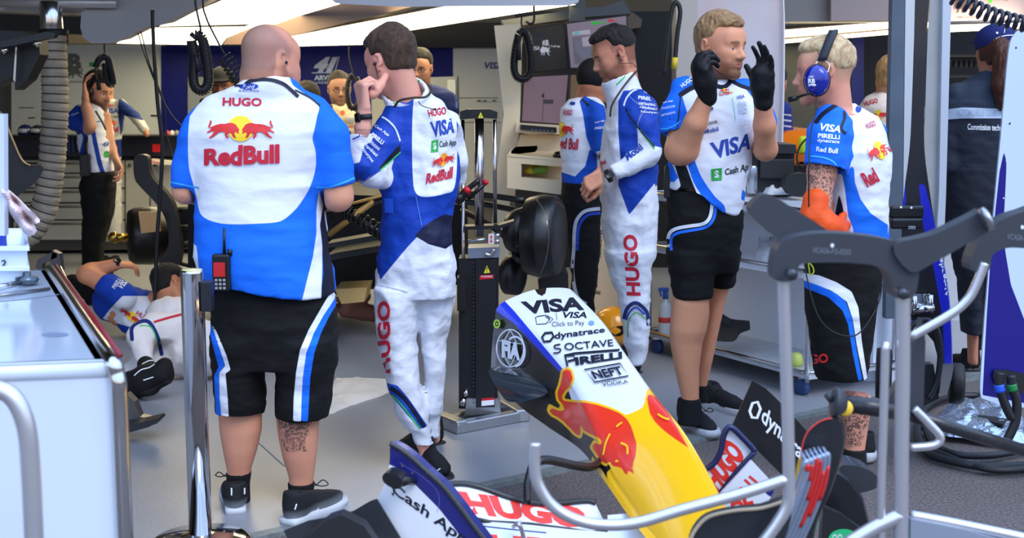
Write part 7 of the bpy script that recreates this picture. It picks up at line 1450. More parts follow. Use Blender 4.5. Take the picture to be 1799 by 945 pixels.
# ---------------- blond man with gloves raised
def man_gloves():
    A = Pers('blond bearded man in white and blue team shirt raising both hands in black gloves', 5.72, (1230, 765))
    c = A.p(1265, 84, 0); R = frame(facing(137, -2)); s = 1.1
    hp, w = head_prims(c, R, s, 1.12)
    neck = [seg(c+R@np.array([0, -.03, -.04]), A.p(1262, 160, .03), .062, .07, 'head', .03)]
    La = A.chain([(1203, 172, .0, 20), (1194, 264, -.1, 25), (1202, 262, -.12, 25), (1222, 215, -.2, 19), (1243, 165, -.24, 13)], 'arm', .02)
    Ra = A.chain([(1312, 172, .05, 18), (1345, 262, -.05, 20), (1344, 262, -.1, 19), (1343, 220, -.18, 18), (1340, 178, -.22, 14.5)], 'arm', .02)
    T0 = [A.secs([(160, 1230, 1300, .08, 0), (260, 1200, 1305, .11, 0), (380, 1195, 1290, .11, 0), (440, 1190, 1290, .11, 0)], 't', .03)]
    LA = [(480, 1183, 1250, .1, -.02), (530, 1181, 1245, .085, -.05), (550, 1179, 1246, .08, -.05), (580, 1177, 1241, .075, -.05), (600, 1177, 1234, .07, -.04), (648, 1185, 1228, .065, -.03), (700, 1197, 1228, .045, -.03), (730, 1196, 1232, .045, -.03)]
    LB = [(470, 1240, 1293, .1, .12), (524, 1243, 1275, .075, .12), (573, 1236, 1264, .065, .12), (631, 1226, 1252, .06, .13), (677, 1222, 1242, .04, .14), (705, 1222, 1244, .04, .14)]
    LY = skin_layers(c, R, s, (92, 62, 40), 1.0, browc=(120, 92, 66), flush=(214, 120, 105))
    body = lambda C, LYB=LY: organic('body', (hp+neck+La+Ra+T0+[A.secs(LA, 'l', .02), A.secs(LB, 'm', .02)])+C, A.root, (214, 150, 114), LYB, .011, [(c-.18, c+.18, .005), A.box(1160, 520, 1280, 715, -.2, .3)+(.008,)], rough=.5, bump=SKIN_B)
    eye_objs(A.root, c, R, s, (86, 104, 116))
    hair_obj('hair', A.root, c, R, s, (112, 84, 56), .006, .016, .072, .018, -.04, rgb2=(178, 142, 98), quiff=.02, curl=(1.4, .0045))
    earpiece(A.root, c, R, s, -1, [A.p(1241, 100, -.12)], (150, 20, 40))
    b = MB(); b.tube(spline([A.p(1248, 112, -.14), A.p(1256, 122, -.15), A.p(1272, 133, -.13), A.p(1284, 138, -.1)], 6), .0022, 0, 6); b.build('microphone_boom', mBLKR, A.root)
    # gloves
    gl = mat('glove', (14, 14, 16), .6)
    g1, _ = hand_prims(A.p(1243, 158, -.25), A.p(1226, 100, -.27)-A.p(1243, 162, -.24), (.85, .35, -.1), 1, [(35, 60, 45), (42, 60, 40), (50, 60, 40), (55, 60, 40)], .215, (.55, .7, 25), fat=1.22, spread=.06)
    g1 += A.chain([(1243, 172, -.24, 15), (1240, 150, -.25, 17)], 'cuff', .02) + A.chain([(1232, 115, -.25, 15), (1238, 140, -.25, 19)], 'p', .03)
    organic('glove', g1, A.root, (15, 15, 17), (), .0045, wr=[(22, .0016, (1, 1, 1))], rough=.6, bump=[(60, .002, (1, 1, 1))])
    g2, _ = hand_prims(A.p(1341, 168, -.23), A.p(1345, 110, -.26)-A.p(1341, 172, -.23), (-.8, -.35, .1), -1, [(14, 12, 8), (6, 14, 10), (4, 14, 10), (0, 12, 10)], .22, (.9, .15, -6), fat=1.2, spread=.1)
    g2 += A.chain([(1341, 180, -.22, 16), (1339, 155, -.23, 17)], 'cuff', .02) + A.chain([(1336, 130, -.25, 17), (1339, 150, -.24, 18)], 'p', .03)
    organic('glove', g2, A.root, (15, 15, 17), (), .0045, wr=[(22, .0016, (1, 1, 1))], rough=.6, bump=[(60, .002, (1, 1, 1))])
    # shirt
    T_ = [(134, 1252, 1282, .05, .03), (142, 1240, 1300, .08, .03), (155, 1205, 1320, .1, .03), (175, 1182, 1330, .125, .02), (210, 1176, 1330, .14, .0), (262, 1174, 1322, .145, .0), (302, 1173, 1316, .145, .0), (333, 1172, 1308, .145, .0), (355, 1176, 1306, .145, .0), (378, 1180, 1302, .14, .0)]
    pr = [A.secs(T_, 't', .03, 2.3)]
    pr += [comp(A.chain([(1202, 162, .0, 27), (1190, 200, -.04, 31), (1190, 250, -.07, 31)], 'l', .03)+[cutp(A.p(1180, 231, -.06), A.p(1184, 246, -.06)-A.p(1178, 216, -.05)), seg(A.p(1190, 218, -.06), A.p(1192, 260, -.08), .06, .06, '', .003, 's')], 'l', .03)]
    pr += [comp(A.chain([(1308, 162, .06, 24), (1332, 200, .04, 25), (1343, 250, .02, 25)], 'r', .03)+[cutp(A.p(1340, 228, .02), A.p(1344, 246, .02)-A.p(1336, 216, .03))], 'r', .03)]
    pr += [_mk(lambda X, pts=[(1160, 330), (1175, 332), (1200, 332), (1229, 345), (1260, 370), (1282, 376), (1298, 376), (1312, 358)]: np.interp(X[:, 0], [A.p(a, b)[0] for a, b in pts], [A.p(a, b)[2] for a, b in pts])-X[:, 2], A.p(1150, 400, -.5), A.p(1330, 310, .5), 't', .004, 'i')]
    LY = [(BLUE, ('poly', [(1140, 120), (1238, 112), (1250, 138), (1212, 160), (1197, 164), (1205, 190), (1212, 215), (1207, 240), (1140, 260)]), .0012),
          (BLUE, ('poly', [(1290, 130), (1345, 140), (1390, 260), (1330, 240), (1325, 175), (1305, 150), (1285, 145)]), .0012),
          (NAVY, ('line', [(1252, 136), (1233, 148), (1214, 155), (1196, 166)], 9), .001), (NAVY, ('line', [(1196, 166), (1193, 195), (1190, 222)], 2.2), .001), (NAVY, ('line', [(1282, 140), (1300, 150), (1318, 156)], 7), .001),
          (NAVY, ('line', [(1247, 136), (1252, 146), (1262, 152), (1274, 152), (1284, 142), (1288, 134)], 8), .001, dict(g=['t'])),
          ((55, 165, 240), ('line', [(1160, 226), (1172, 226), (1186, 220), (1196, 212)], 2.2), .001, dict()),
          (BLUE, ('poly', [(1205, 270), (1216, 272), (1232, 310), (1256, 345), (1273, 362), (1272, 385), (1250, 385), (1245, 362), (1232, 343), (1215, 312)]), .001, dict(sp=1, g=['t'])),
          ((16, 17, 22), ('poly', [(1184, 285), (1202, 285), (1209, 300), (1218, 325), (1230, 352), (1178, 350), (1196, 326)]), .001, dict(g=['t'])),
          (BLUE, ('poly', [(1160, 275), (1178, 283), (1192, 312), (1184, 320), (1170, 318)]), .001, dict(g=['t'])), (BLUE, ('poly', [(1304, 332), (1312, 340), (1312, 356), (1302, 350)]), .001, dict(g=['t']))]
    sh = organic('team_shirt', pr, A.root, WHT, LY, .0085, wr=[(6, .005, (1, 1, 1)), (4, -.007, (1.5, 1, 2))], rough=.75, bump=[(11, .006, (1, 1, 1.6)), (700, .0005, (1, 1, 1))], sm=1)
    F = [T('VISA', [(1260, 279), (1318, 262), (1320, 233), (1246, 251)], mBLU, .035, .2), Q([(1249, 297), (1268, 295), (1268, 317), (1250, 318)], mGRN), T('$', box_quad(1255, 299, 1263, 315), mWHI, .02), T('Cash Ap', [(1274, 311), (1314, 303), (1315, 286), (1273, 297)], mDGR, .02),
         T('TUDOR', rq((1240, 220), (1261, 216), 5), mDGR), T('Mobil', rq((1238, 235), (1263, 230), 8), mBLU, .02), T('Red Bull', rq((1264, 169), (1281, 166), 5), mRED, .02), T('VISA', rq((1295, 175), (1308, 172), 6), mBLU, .02, .2),
         T('RB', rq((1298, 200), (1313, 199), 20), mGRY, .04), RB([(1286, 172), (1290, 198), (1291, 212)], .8, mGRN), RB([(1301, 222), (1317, 217), (1317, 224), (1301, 229)], .8, mGRY, True, 1), EL(1250, 191, 3, 3, mBLU),
         T('HUGO', rq((1199, 155), (1218, 141), 7), mWHI, .03), T('Cash App', rq((1163, 184), (1183, 180), 4), mWHI), T('UPHOLDIT.COM', rq((1164, 193), (1186, 189), 3.5), mWHI, .01), T('XMTRADING', rq((1163, 205), (1187, 199), 4), mWHI, .01)]
    F += bulls(rq((1264, 163), (1281, 161), 6), mLRE, mYEL)
    decal(sh, F, 9)
    TT = [(330, 1176, 1303, .135, 0), (370, 1171, 1306, .135, 0), (410, 1170, 1305, .135, 0), (450, 1174, 1300, .13, 0), (475, 1176, 1296, .12, .02)]
    L1 = [(440, 1173, 1262, .12, -.02), (480, 1177, 1256, .11, -.03), (522, 1182, 1251, .105, -.04)]; L2 = [(440, 1228, 1303, .12, .06), (475, 1236, 1296, .11, .09), (504, 1243, 1288, .1, .1)]
    ps = [A.secs(TT, 't', .02), A.secs(L1, 'a', .02), A.secs(L2, 'b', .02), A.hollow(L1, .06), A.hollow(L2, .06)]
    LS = [(WHT, ('line', [(1252, 350), (1249, 375), (1243, 388), (1232, 394), (1212, 397), (1190, 401), (1178, 408), (1174, 420), (1176, 434)], 6), .001), (BLUE, ('line', [(1258, 356), (1255, 380), (1247, 394), (1234, 401), (1212, 405), (1192, 409), (1181, 416), (1179, 428), (1180, 440)], 5), .001)]
    so = organic('shorts', ps, A.root, BLK, LS, .0085, wr=[(6, .004, (1, 1, 1)), (6, -.006, (1, 1, 1.6))], rough=.85, bump=[(14, .005, (1, 1, 2))], sm=1)
    body([inside(ps[:3], *A.box(1190, 370, 1290, 460, -.5, .5))])
    for L in ([(698, 1194, 1231, .05, -.03), (745, 1190, 1236, .055, -.03)], [(674, 1221, 1243, .045, .14), (705, 1219, 1246, .05, .14)]): organic('sock', [A.secs(L, 's', .01)], A.root, (22, 22, 24), (), .008, rough=.9)
    a, b_ = G(1196, 742), G(1263, 775); s1 = shoe(A.root, a, a+nrm(b_-a)*.31, (26, 27, 30), (180, 183, 190), .31, .02, sole_h=.034)
    a, b_ = G(1236, 712), G(1302, 730); s2 = shoe(A.root, a, a+nrm(b_-a)*.31, (26, 27, 30), (190, 193, 198), .31, .02, sole_h=.034)
    decal(s1, [T('HUGO', [(1216, 768), (1255, 771), (1253, 761), (1222, 756)], mGRY, .02), RB([(1197, 734), (1201, 735)], 2, mREF, n=1), RB([(1232, 733), (1234, 737)], 2, mREF, n=1)], off=.003)
    laces(s1, A.p(1240, 722, -.08), (1, -.3, 0), None, .03); laces(s2, A.p(1256, 690, .1), (1, -.3, 0), None, .03)
    q = A.p(1173, 320, -.02); b = MB(); b.box(q, (.03, .03, .14), 0, None, .006); b.tube([q+[0, 0, .07], q+[-.005, 0, .16]], .004, 0, 8); o = b.build('walkie_talkie', mBLKP); tag(o, 'small black radio hanging at the gloved man\'s hip', 'radio')
# ---------------- man with ear defenders
def man_headset():
    A = Pers('tattooed blond man in blue headset and orange glove with arms folded, in profile', 5.02, (1500, 832))
    c = A.p(1450, 128, 0); R = frame(facing(-76, -3)); s = 1.0
    hp, w = head_prims(c, R, s, 1.0)
    neck = [seg(c+R@np.array([0, -.03, -.03]), A.p(1468, 205, .0), .058, .066, 'head', .03)]
    arm = A.chain([(1455, 240, -.1, 30), (1444, 300, -.15, 24), (1438, 350, -.18, 21), (1436, 372, -.2, 20), (1466, 400, -.2, 14)], 'arm', .02)
    arm2 = A.chain([(1490, 215, .05, 20), (1510, 230, .15, 22), (1545, 290, .12, 20), (1550, 330, .05, 18)], 'arm', .02)
    LL = [(430, 1445, 1525, .09, .0), (640, 1440, 1520, .1, .0), (666, 1470, 1528, .075, .0), (690, 1470, 1529, .072, .0), (720, 1474, 1528, .07, .0), (750, 1480, 1524, .058, .0), (788, 1482, 1519, .045, 0), (820, 1482, 1520, .045, 0)]
    LY = skin_layers(c, R, s, (150, 110, 80), .25, (176, 148, 112), hair_mask(c, R, s, .05, .0, -.03), browc=(160, 128, 96), flush=(220, 125, 110))
    LY.append(((52, 50, 50), ('poly', [(1400, 285), (1480, 285), (1480, 372), (1400, 372)]), .003, dict(kind='tattoo', g=['arm'])))
    LY.append(((40, 46, 48), ('poly', [(1472, 680), (1526, 678), (1526, 740), (1512, 784), (1490, 786), (1478, 760), (1472, 720)]), .003, dict(kind='tattoo', g=['leg'])))
    body = lambda C, LYB=LY: organic('body', (hp+neck+arm+arm2+[A.secs([(200, 1450, 1520, .08, 0), (330, 1440, 1540, .11, 0), (440, 1430, 1530, .12, 0)], 't', .03), A.secs(LL, 'leg', .02)])+C, A.root, (216, 150, 124), LYB, .011, [(c-.18, c+.18, .005), A.box(1460, 655, 1540, 800, -.15, .15)+(.007,)], rough=.5, bump=SKIN_B)
    eye_objs(A.root, c, R, s)
    hair_obj('hair', A.root, c, R, s, (160, 130, 92), .005, .014, .07, .03, -.012, rgb2=(222, 198, 156), quiff=.018, curl=(1, .003))
    # glove
    g1, _ = hand_prims(A.p(1464, 400, -.2), A.p(1500, 410, -.06)-A.p(1464, 400, -.2), (0, 1, .2), 1, [(20, 25, 20)]*4, .19, fat=1.2)
    g1 = [x for x in g1]+A.chain([(1434, 352, -.19, 23), (1432, 378, -.2, 24), (1450, 394, -.21, 22), (1472, 403, -.18, 17)], 'a', .02)
    organic('glove', g1, A.root, (232, 84, 26), (), .006, wr=[(14, .004, (1, 1, 1))], rough=.55, bump=[(30, .004, (1, 1, 1))])
    # shirt
    T_ = [(180, 1448, 1500, .05, .05), (192, 1435, 1522, .09, .04), (205, 1432, 1540, .12, .03), (230, 1436, 1552, .15, .02), (265, 1440, 1562, .17, .0), (300, 1450, 1560, .17, .0), (350, 1450, 1556, .165, .0), (385, 1445, 1556, .16, .0), (418, 1446, 1556, .15, .0)]
    pr = [A.secs(T_, 't', .03, 2.3)]+[comp(A.chain([(1460, 215, -.1, 32), (1455, 245, -.13, 36), (1452, 275, -.15, 36), (1446, 320, -.17, 35)], 'l', .03)+[cutp(A.p(1450, 296, -.15), A.p(1448, 330, -.16)-A.p(1456, 290, -.15)), seg(A.p(1452, 286, -.155), A.p(1446, 330, -.17), .064, .064, '', .003, 's')], 'l', .03)]
    pr += A.chain([(1535, 235, .12, 24), (1545, 265, .12, 22)], 'o', .02)
    LY = [(WHT, ('poly', [(1492, 165), (1484, 200), (1483, 222), (1493, 240), (1500, 275), (1488, 300), (1487, 330), (1500, 370), (1530, 405), (1560, 412), (1575, 300), (1560, 200), (1510, 165)]), .0012, dict(sp=0, g=['t'])),
          (WHT, ('poly', [(1452, 290), (1478, 300), (1484, 330), (1490, 380), (1510, 430), (1440, 430), (1440, 300)]), .0012, dict(g=['t'])),
          (NAVY, ('poly', [(1474, 340), (1480, 360), (1486, 395), (1494, 430), (1452, 430), (1462, 400)]), .0012, dict(g=['t'])),
          (BLUE, ('poly', [(1484, 302), (1500, 290), (1502, 320), (1512, 350), (1530, 375), (1560, 395), (1560, 430), (1504, 430), (1494, 380), (1487, 340)]), .0012, dict(g=['t'])),
          (NAVY, ('line', [(1434, 214), (1446, 200), (1466, 186), (1486, 176), (1500, 178)], 8), .001), (NAVY, ('line', [(1480, 182), (1484, 205), (1478, 225), (1486, 235)], 5), .001),
          ((70, 180, 240), ('line', [(1425, 274), (1448, 277), (1466, 286), (1472, 302)], 3), .001, dict())]
    sh = organic('team_shirt', pr, A.root, BLUE, LY, .0085, wr=[(6, .005, (1, 1, 1)), (5, -.006, (1, 1, 2))], rough=.75, bump=[(11, .006, (1, 1, 1.6)), (700, .0005, (1, 1, 1))], sm=1)
    F = [T('VISA', rq((1440, 229), (1476, 234), 13), mWHI, .03, .2), T('PIRELLI', rq((1437, 242), (1475, 245), 8), mWHI, .04), T('dynatrace', rq((1436, 251), (1474, 254), 8), mWHI), T('Red Bull', rq((1434, 266), (1471, 270), 9), mWHI, .03), T('HUGO', rq((1523, 227), (1539, 221), 10), mRED, .02),
         EL(1508, 192, 5, 6, mBLU), T('Red', rq((1524, 330), (1546, 318), 28), mRED, .04)]
    F += bulls(rq((1531, 286), (1570, 270), 30), mLRE, mYEL)
    decal(sh, F, 9)
    TT = [(405, 1432, 1552, .15, 0), (430, 1424, 1550, .15, 0), (480, 1415, 1546, .15, 0), (540, 1417, 1538, .145, 0), (600, 1424, 1530, .14, 0), (645, 1430, 1524, .13, 0), (664, 1433, 1523, .125, 0)]
    ps = [A.secs(TT, 't', .02), A.hollow(TT, .06)]
    LS = [(WHT, ('poly', [(1405, 478), (1440, 484), (1470, 496), (1496, 512), (1508, 540), (1514, 600), (1524, 665), (1518, 668), (1506, 610), (1498, 560), (1488, 530), (1460, 510), (1405, 490)]), .001), (BLUE, ('poly', [(1405, 490), (1440, 502), (1470, 516), (1486, 530), (1497, 560), (1504, 610), (1515, 668), (1508, 668), (1498, 620), (1490, 570), (1480, 545), (1455, 522), (1405, 502)]), .001)]
    so = organic('shorts', ps, A.root, BLK, LS, .009, wr=[(6, .004, (1, 1, 1)), (6, -.006, (1, 1, 1.6))], rough=.85, bump=[(14, .005, (1, 1, 2))], sm=1)
    decal(so, [T('GO', rq((1424, 640), (1456, 637), 17), mat('print_bright_red', (226, 40, 44), .6), .04), RB([(1421, 462), (1428, 468), (1430, 478), (1424, 482), (1422, 472)], 2.5, mat('print_lime', (210, 225, 60), .5), True)], 9)
    body([inside(pr, *A.box(1485, 215, 1540, 400, .0, .5)), inside(ps[:1], *A.box(1440, 430, 1530, 630, -.5, .5))])
    organic('sock', [A.secs([(786, 1480, 1521, .052, 0), (825, 1479, 1523, .055, 0)], 's', .01)], A.root, (24, 22, 24), (), .008, rough=.9)
    a = G(1505, 838); shoe(A.root, a, a+np.array([-.14, .24, 0]), (30, 31, 34), (190, 196, 204), .3, .02, sole_h=.04)
    a = G(1535, 812); shoe(A.root, a, a+np.array([-.2, .2, 0]), (30, 31, 34), (190, 196, 204), .3, .02, sole_h=.04)
    # ear defenders
    hs = thing('headset', 'glossy blue ear-defender headset with boom microphone worn by the tattooed blond man', 'headset', A.p(1434, 139, -.1))
    cc = A.p(1435, 141, -.115); b = MB(); ax = nrm(R[:, 0]*-1); pr_ = [(.036, -.028), (.045, -.02), (.047, -.01), (.046, .004), (.042, .018), (.033, .027), (.018, .031), (1e-4, .032)]
    k = len(b.V); b.lathe(cc, ax, pr_, 0, 32)
    for i in range(k, len(b.V)): v = np.array(b.V[i])-cc; b.V[i] = tuple(cc+v*[1, 1, 1]+R[:, 2]*np.dot(v, R[:, 2])*.22)
    cup = b.build('ear_cup', mat('headset_blue', (16, 34, 150), .22, .2, coat=.6), hs)
    decal(cup, [T('VISA', rq((1421, 137), (1430, 136), 3.5), mWHI, .02), T('RB', rq((1420, 146), (1432, 146), 8), mWHI, .04), Q(warp(np.array(BULL), rq((1420, 152), (1434, 152), 6)), mWHI)], off=.002)
    b = MB(); b.lathe(cc, ax, [(.047, -.03), (.05, -.024), (.05, -.012), (.044, -.012)], 0, 32)
    for i in range(len(b.V)): v = np.array(b.V[i])-cc; b.V[i] = tuple(cc+v+R[:, 2]*np.dot(v, R[:, 2])*.22)
    b.build('ear_cushion', mBLKR, hs)
    b = MB(); m = c+R@np.array([0, .0, .0]); n = 22; V = []; F = []
    for i in range(n+1):
        t = math.pi*(i/n)*.84+math.pi*.08; rad = .146; base = c+R@np.array([-math.cos(t)*.1, .026-.06*math.sin(t), .006+math.sin(t)*rad])
        for (dy, rr) in ((-.017, 0), (.017, 0), (.017, .008), (-.017, .008)): V.append(base+R[:, 1]*dy+(R@np.array([-math.cos(t), 0, math.sin(t)]))*rr)
    for i in range(n):
        for k in range(4): F.append((i*4+k, i*4+(k+1) % 4, (i+1)*4+(k+1) % 4, (i+1)*4+k))
    F += [(3, 2, 1, 0), (n*4, n*4+1, n*4+2, n*4+3)]; b.add(V, F, 0, True); b.build('headband', mat('headband', (30, 34, 46), .7), hs)
    b = MB()
    for dy in (-.02, .02):
        top = c+R@np.array([-.1, .012+dy*.6, .045]); b.tube(spline([top, top+R@np.array([-.012, dy*.8, -.02]), cc+R[:, 1]*dy*1.9+R[:, 2]*.02-ax*.0, cc+R[:, 1]*dy*2.1-R[:, 2]*.005], 5), .0025, 0, 8)
    b.build('wire_yoke', mat('steel_wire', (200, 200, 205), .25, 1), hs)
    b = MB(); b.tube(spline([cc+R@np.array([-.01, .0, -.045]), A.p(1415, 166, -.12), A.p(1398, 173, -.08)], 6), [.005]*13, 0, 8); b.tube([A.p(1400, 172, -.08), A.p(1387, 175, -.06)], [.009, .011], 0, 12); b.build('boom_microphone', mBLKP, hs)
    b = MB(); b.tube(spline([A.p(1434, 166, -.12), A.p(1433, 195, -.16), A.p(1424, 240, -.24), A.p(1421, 300, -.3), A.p(1420, 380, -.22), A.p(1410, 440, -.2), A.p(1440, 560, -.24), A.p(1500, 590, -.22), A.p(1540, 540, -.1), A.p(1550, 500, .0)], 8), .0028, 0, 6); b.build('headset_cable', mBLKR, hs)
    return A
# ---------------- people further back
def simple_person(label, Y, feet, spec):
    """spec: head=(px,py,az,el,s) skin hair parts..."""
    A = Pers(label, Y, feet); hx, hy, az, el_, s = spec['head']; c = A.p(hx, hy, spec.get('hd', 0)); R = frame(facing(az, el_), roll=spec.get('roll', 0)); hp, w = head_prims(c, R, s)
    nb = spec['neck']; pr = hp+[seg(c+R@np.array([0, -.03, -.03]), A.p(*nb), .055, .062, 'head', .03)]
    for ch in spec.get('arms', []): pr += A.chain(ch, 'arm', .02)
    for hd in spec.get('hands', []):
        (wx, wy, wd_), (tx, ty, td), n, side, curl = hd; h1, _ = hand_prims(A.p(wx, wy, wd_), A.p(tx, ty, td)-A.p(wx, wy, wd_), n, side, [(curl, curl, curl*.6)]*4, .19); pr += h1
    for L in spec.get('bodysecs', []): pr.append(A.secs(L, 't', .03))
    x0 = A.p(nb[0], nb[1], 0); lw = [(.0, .07), (.4, .085), (.85, .14), (.98, .13)]
    if spec.get('legs'): organic('trousers', [secs([(z_, x0[0]+q*.07, Y, r_*.8, r_) for z_, r_ in lw], 'l', .04) for q in (-1, 1)], A.root, (20, 22, 34), [], .02)
    LY = skin_layers(c, R, s, spec.get('beard'), spec.get('bamt', .6), browc=spec.get('brow', (50, 36, 30)))
    fine = [(c-.17, c+.18, .007)]+[(A.p(h[0][0], h[0][1], h[0][2])-.14, A.p(h[0][0], h[0][1], h[0][2])+.16, .006) for h in spec.get('hands', [])]
    organic('body', pr, A.root, spec['skin'], LY, .014, fine, rough=.5, bump=SKIN_B)
    if spec.get('eyes', True): eye_objs(A.root, c, R, s, (50, 36, 28))
    if spec.get('hair'): hair_obj('hair', A.root, c, R, s, *spec['hair'][0], **spec['hair'][1])
    for (nm, prs, base, layers, marks, hh) in spec['clothes'](A):
        o = organic(nm, prs, A.root, base, layers, hh, wr=[(7, .004, (1, 1, 1)), (7, -.005, (1, 1, 2))], rough=.8, bump=[(16, .006, (1, 1, 1.6))], sm=1)
        if marks: decal(o, marks, 8, .003, .12)
    return A, c, R
def glasses(A, c, R, s=1.0):
    b = MB()
    for q in (-1, 1): b.tube([c+R@(np.array([q*.031+.021*math.cos(a), .103, -.001+.015*math.sin(a)])*s) for a in np.linspace(0, 2*math.pi, 16, endpoint=False)], .002, 0, 6, True); b.tube([c+R@(np.array([q*.052, .1, .003])*s), c+R@(np.array([q*.08, .0, .003])*s)], .002, 0, 6)
    b.tube([c+R@(np.array([-.01, .106, 0])*s), c+R@(np.array([.01, .106, 0])*s)], .002, 0, 6); b.build('glasses', mBLKP, A.root)
def headphones(A, c, R, s=1.0, rgb=(20, 20, 24)):
    t = thing('headset', 'black communication headset on the far bearded man at the left', 'headset', c); m = mat('phones_%d' % rgb[0], rgb, .4)
    b = MB()
    for q in (-1, 1): b.lathe(c+R@(np.array([q*.075, .0, -.005])*s), R[:, 0]*q, [(.03, 0), (.042, .005), (.042, .022), (.03, .034), (1e-4, .036)], 0, 18)
    b.build('ear_cup', m, t); b = MB(); b.tube([c+R@(np.array([-math.cos(a)*.105, .0, .01+math.sin(a)*.135])*s) for a in np.linspace(.1, math.pi-.1, 16)], .008, 0, 8); b.build('headband', m, t)
    b = MB(); b.tube(spline([c+R@np.array([.1, .0, -.02]), c+R@np.array([.09, .06, -.06]), c+R@np.array([.04, .11, -.075])], 5), .004, 0, 6); b.build('boom_microphone', m, t)
def far_people():
    # far bearded man with hand at his headset
    def cl(A):
        T_ = [(180, 158, 184, .06, 0), (190, 142, 188, .1, 0), (205, 134, 189, .12, 0), (240, 136, 193, .125, 0), (275, 142, 196, .12, 0), (303, 146, 198, .12, 0)]
        sh = [A.secs(T_, 't', .03)]+A.chain([(145, 198, 0, 16), (132, 212, -.06, 16), (150, 222, -.1, 15)], 'l', .02)+A.chain([(182, 205, .05, 11), (190, 236, .05, 10)], 'r', .02)
        L = [(300, 145, 201, .12, 0), (330, 140, 203, .13, 0), (380, 146, 198, .12, 0), (430, 146, 182, .1, 0), (490, 145, 178, .08, 0)]
        F = [T('VISA', rq((183, 260), (194, 253), 8), mBLU, .03), EL(187, 271, 5, 6, mGRN), T('Cash', rq((126, 204), (139, 199), 3), mWHI), RB([(170, 214), (176, 213)], 1.5, mBLU, n=1)]
        return [('team_shirt', sh, WHT, [((20, 60, 160), ('poly', [(110, 180), (158, 190), (160, 230), (140, 236), (110, 240)]), .001), ((20, 60, 160), ('line', [(140, 222), (150, 240), (145, 265), (140, 290), (138, 310)], 9), .001), ((20, 60, 160), ('line', [(163, 228), (168, 255), (176, 290), (182, 306)], 8), .001), (BLK, ('line', [(152, 240), (150, 300)], 6), .001)], F, .011),
                ('trousers', [A.secs(L, 'a', .03)], (12, 12, 14), [], None, .014)]
    A, c, R = simple_person('dark-haired bearded man at the left holding a hand to his headset', 9.3, (162, 495), dict(head=(172, 160, 118, -14, 1.0), neck=(168, 190, .02), skin=(204, 146, 118), beard=(40, 28, 24), bamt=.9, brow=(24, 18, 16),
        hair=(((16, 14, 14), .01, .02, .065, .01, -.04), dict(rgb2=(34, 30, 30), quiff=.015)), arms=[[(165, 200, .0, 12), (148, 205, -.04, 11), (155, 226, -.12, 10), (158, 222, -.14, 10), (152, 190, -.14, 8), (150, 172, -.13, 6)], [(178, 200, .0, 12), (186, 215, .05, 9), (197, 262, .02, 7.5), (206, 288, -.06, 6)]],
        hands=[((150, 170, -.13), (149, 150, -.12), (.9, .3, 0), 1, 25), ((206, 286, -.06), (212, 300, -.1), (-.8, -.2, .2), 1, 35)], clothes=cl, bodysecs=[[(200, 148, 192, .07, 0), (290, 152, 194, .09, 0), (420, 152, 174, .07, 0), (488, 152, 172, .06, 0)]]))
    headphones(A, c, R)
    b = MB(); b.tube(spline([A.p(168, 195, -.13), A.p(180, 215, -.14), A.p(186, 228, -.14)], 4), .008, 0, 6); b.build('lanyard', mat('lanyard_green', (50, 70, 60), .6), A.root)
    b = MB(); b.box(A.p(150, 290, -.14), (.07, .05, .16), 0, None, .01); b.tube([A.p(153, 278, -.15), A.p(152, 250, -.15)], .006, 0, 6); tag(b.build('walkie_talkie', mBLKP), 'black radio on the belt of the far headset man', 'radio')
    shoe(A.root, A.p(160, 488, 0)*[1, 1, 0], A.p(160, 488, 0)*[1, 1, 0]+[.22, -.18, 0], (14, 14, 16), (30, 30, 32), .28)
    # person in racing suit behind him
    def cl2(A):
        T_ = [(174, 186, 200, .05, 0), (180, 178, 216, .09, 0), (195, 176, 220, .12, 0), (240, 180, 212, .12, 0), (290, 172, 212, .12, 0), (340, 172, 212, .12, 0), (380, 176, 214, .11, 0), (424, 190, 212, .07, 0)]
        L2 = [(300, 166, 190, .1, .1), (380, 172, 194, .09, .1), (424, 180, 194, .07, .1)]
        s_ = [A.secs(T_, 't', .03), A.secs(L2, 'b', .02)]+A.chain([(212, 185, -.05, 11), (238, 205, -.12, 9), (254, 228, -.2, 8)], 'r', .02)+A.chain([(178, 190, .1, 10), (170, 240, .1, 8), (172, 280, .1, 7)], 'l', .02)
        F = [T('VISA', box_quad(183, 190, 208, 199), mBLU, .03), T('HUGO', box_quad(184, 183, 200, 188), mRED, .03), T('Red Bull', box_quad(186, 222, 208, 232), mRED, .03), EL(196, 216, 7, 5, mORA), T('Cash App', box_quad(184, 203, 208, 207), mDGR), T('HUGO', [(180, 368), (178, 332), (172, 332), (174, 368)], mRED, .03)]
        return [('racing_suit', s_, (190, 190, 186), [((20, 44, 110), ('poly', [(208, 170), (250, 200), (252, 212), (224, 204), (212, 240), (207, 200)]), .001), ((20, 44, 110), ('poly', [(165, 250), (215, 244), (214, 275), (165, 290)]), .001)], F, .013)]
    A2, c2, R2 = simple_person('driver in white and blue racing suit bending away behind the far headset man', 11.4, (200, 438), dict(head=(182, 158, -20, -20, .92), neck=(188, 180, .02), skin=(190, 130, 100), hair=(((20, 18, 18), .012, .02, .065, .01, -.05), {}), arms=[[(254, 228, -.2, 6), (258, 236, -.22, 5)]], clothes=cl2, eyes=False, bodysecs=[[(185, 184, 206, .06, 0), (290, 180, 206, .07, 0)]]))
    for dx in (-10, 8): a = A2.p(200+dx, 433, 0)*[1, 1, 0]; shoe(A2.root, a, a+[-.16, -.22, 0], (16, 16, 18), (30, 30, 32), .27)
